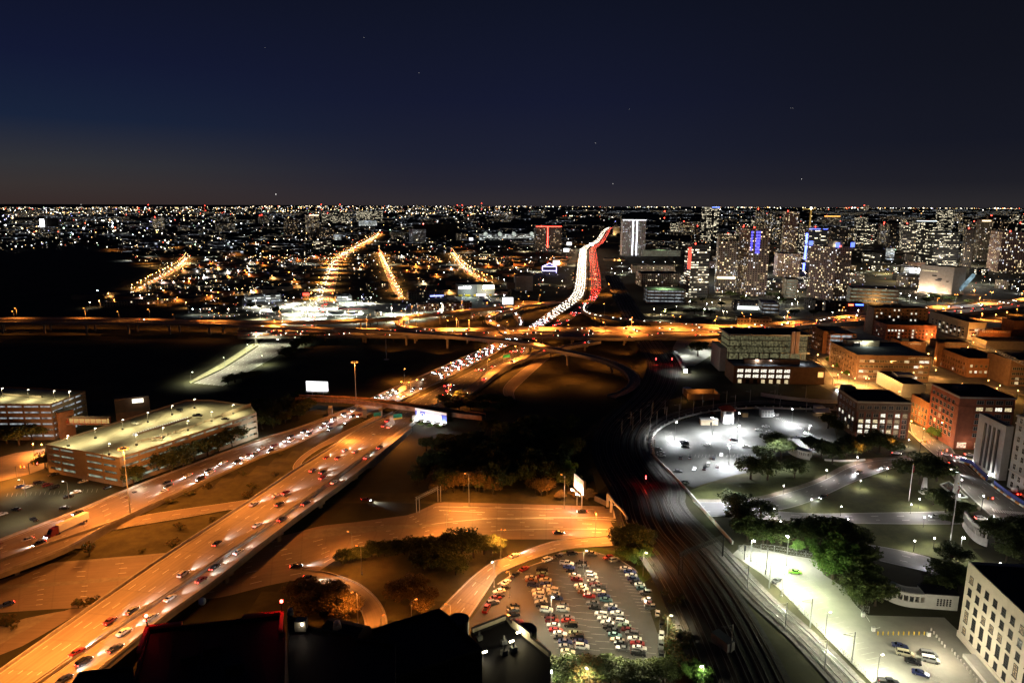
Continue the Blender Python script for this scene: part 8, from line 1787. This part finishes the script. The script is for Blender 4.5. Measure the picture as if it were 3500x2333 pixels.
# gas station canopies, buses
for k, x, y, w, d_, lb in (('10', 870, 1140, 46, 18, 'pale green roofed petrol station beside the boulevard junction'), ('10', 940, 1085, 40, 16, 'petrol station canopy with a red edge in the commercial strip'), ('10', 910, 1025, 30, 14, 'bright white canopy right of the avenue junction')):
    p = GT(*T(k, x, y)); t = thing('petrol_station', lb, 'petrol station', p); MB().box((p.x, p.y, 5), (w, d_, .9), .05).build('canopy', mat('canopy_white', (.6, .65, .55), .6, .1), t); MB().box((p.x, p.y-d_/2-.2, 5.0), (w, .3, .9), .05).build('canopy_edge', PAINT['red'] if 'red' in lb else glow('canopy_edge_glow', (.9, 1, .85), 1.2), t)
    for i in (-.3, .3): MB().box((p.x+w*i, p.y, 0), (.8, .8, 5)).build('column', steel, t); MB().box((p.x+w*i, p.y, 0), (1.2, 3, 1.8)).build('pump', white, t)
    light(Vector((p.x, p.y-2, 4.4)), (.95, 1, .85), 2e4, 'POINT'); light(Vector((p.x, p.y-d_, 12)), (.95, 1, .85), 1.5e4)
bs = []
for i in range(9):
    p = GT(*T('10', 2130-i*9+(0 if i < 5 else -250), 995-i*7+(0 if i < 5 else 30))); t = thing('bus', '', 'bus', p); MB().box((p.x, p.y, .5), (12, 2.6, 2.7), .05).build('body', mat('bus_blue', (.05, .07, .45), .4, .1) if i == 0 else mat('bus_white', (.5, .52, .55), .4, .1), t); MB().box((p.x, p.y-.02, 1.7), (11, 2.64, .9), .05).build('windows', glassm, t); bs.append(t)
    for sx in (-4, 4): MB().tube((p.x+sx, p.y-1.32, .5), (p.x+sx, p.y+1.32, .5), .5, n=8).build('wheel', tyre, t)
number_off(bs, 'bus parked in a row in the greenish lit yard', 'parked buses')
# ------------------------------------------------------------------ stars, aeroplane lights, sky
st = MB()
w = bpy.data.worlds.new('World'); SC.world = w; w.use_nodes = True; N, L = w.node_tree.nodes, w.node_tree.links; bg = N['Background']
geo = N.new('ShaderNodeTexCoord'); sp = N.new('ShaderNodeSeparateXYZ'); L.new(geo.outputs['Generated'], sp.inputs[0])
def ramp(stops):
    r = N.new('ShaderNodeValToRGB'); e = r.color_ramp.elements
    while len(e) < len(stops): e.new(.5)
    for q, (p, c) in zip(e, stops):
        q.position = p; q.color = (*[((v/255+.055)/1.055)**2.4 if v > 10 else v/255/12.92 for v in c], 1)
    mr = N.new('ShaderNodeMapRange'); mr.inputs[1].default_value = -.02; mr.inputs[2].default_value = .38; L.new(sp.outputs[2], mr.inputs[0]); L.new(mr.outputs[0], r.inputs[0]); return r
def z2(z): return (z+.02)/.40
left = ramp([(z2(-.02), (48, 37, 34)), (z2(.004), (55, 44, 42)), (z2(.022), (56, 49, 48)), (z2(.047), (50, 50, 54)), (z2(.10), (24, 35, 58)), (z2(.17), (18, 24, 50)), (z2(.29), (14, 17, 33))])
mid = ramp([(z2(-.02), (40, 36, 38)), (z2(.004), (47, 43, 48)), (z2(.028), (38, 37, 48)), (z2(.066), (29, 32, 49)), (z2(.14), (21, 25, 47)), (z2(.29), (14, 18, 33))])
right = ramp([(z2(-.02), (26, 24, 28)), (z2(.004), (42, 40, 43)), (z2(.03), (30, 30, 37)), (z2(.08), (21, 23, 34)), (z2(.17), (17, 19, 29)), (z2(.29), (13, 15, 24))])
def mixr(a, b, lo, hi):
    mr = N.new('ShaderNodeMapRange'); mr.interpolation_type = 'SMOOTHSTEP'; mr.inputs[1].default_value = lo; mr.inputs[2].default_value = hi; L.new(sp.outputs[0], mr.inputs[0]); m = N.new('ShaderNodeMix'); m.data_type = 'RGBA'; L.new(mr.outputs[0], m.inputs[0]); L.new(a, m.inputs[6]); L.new(b, m.inputs[7]); return m.outputs[2]
L.new(mixr(mixr(left.outputs[0], mid.outputs[0], -.62, -.08), right.outputs[0], 0, .62), bg.inputs[0]); bg.inputs[1].default_value = 1
ss = []
for x, y, s in ((943, 664, 1.5), (277, 699, .8), (1244, 129, .35), (906, 164, .3), (1432, 249, .35), (2035, 489, .5), (2152, 373, .25), (2095, 628, .8), (2740, 612, .9), (2703, 370, .35), (2710, 370, .35)):
    d = RM @ Vector(((x-1750)/F, -(y-1166.5)/F, -1)); p = Vector((0, 0, CZ))+d.normalized()*60000; t = solo('star', MB().ball(tuple(p), 26*s+4, n=6, k=4), glow('star_glow', (1, .95, .9), 1.2), '', 'star'); ss.append(t)
number_off(ss, 'tiny star or aeroplane light in the night sky', 'points of light in the sky')
# ------------------------------------------------------------------ render settings
SC.view_settings.view_transform = 'Standard'; SC.view_settings.look = 'None'; SC.view_settings.exposure = 0; SC.view_settings.gamma = 1; SC.view_settings.use_curve_mapping = False
cy = SC.cycles; SC.render.engine = 'CYCLES'; cy.use_light_tree = True; cy.max_bounces = 3; cy.diffuse_bounces = 2; cy.glossy_bounces = 2; cy.transmission_bounces = 2; cy.sample_clamp_indirect = 3; cy.sample_clamp_direct = 0
cy.use_denoising = True; cy.denoiser = 'OPENIMAGEDENOISE'; cy.use_adaptive_sampling = True; cy.adaptive_threshold = .015; cy.caustics_reflective = False; cy.caustics_refractive = False
bpy.context.view_layer.update()
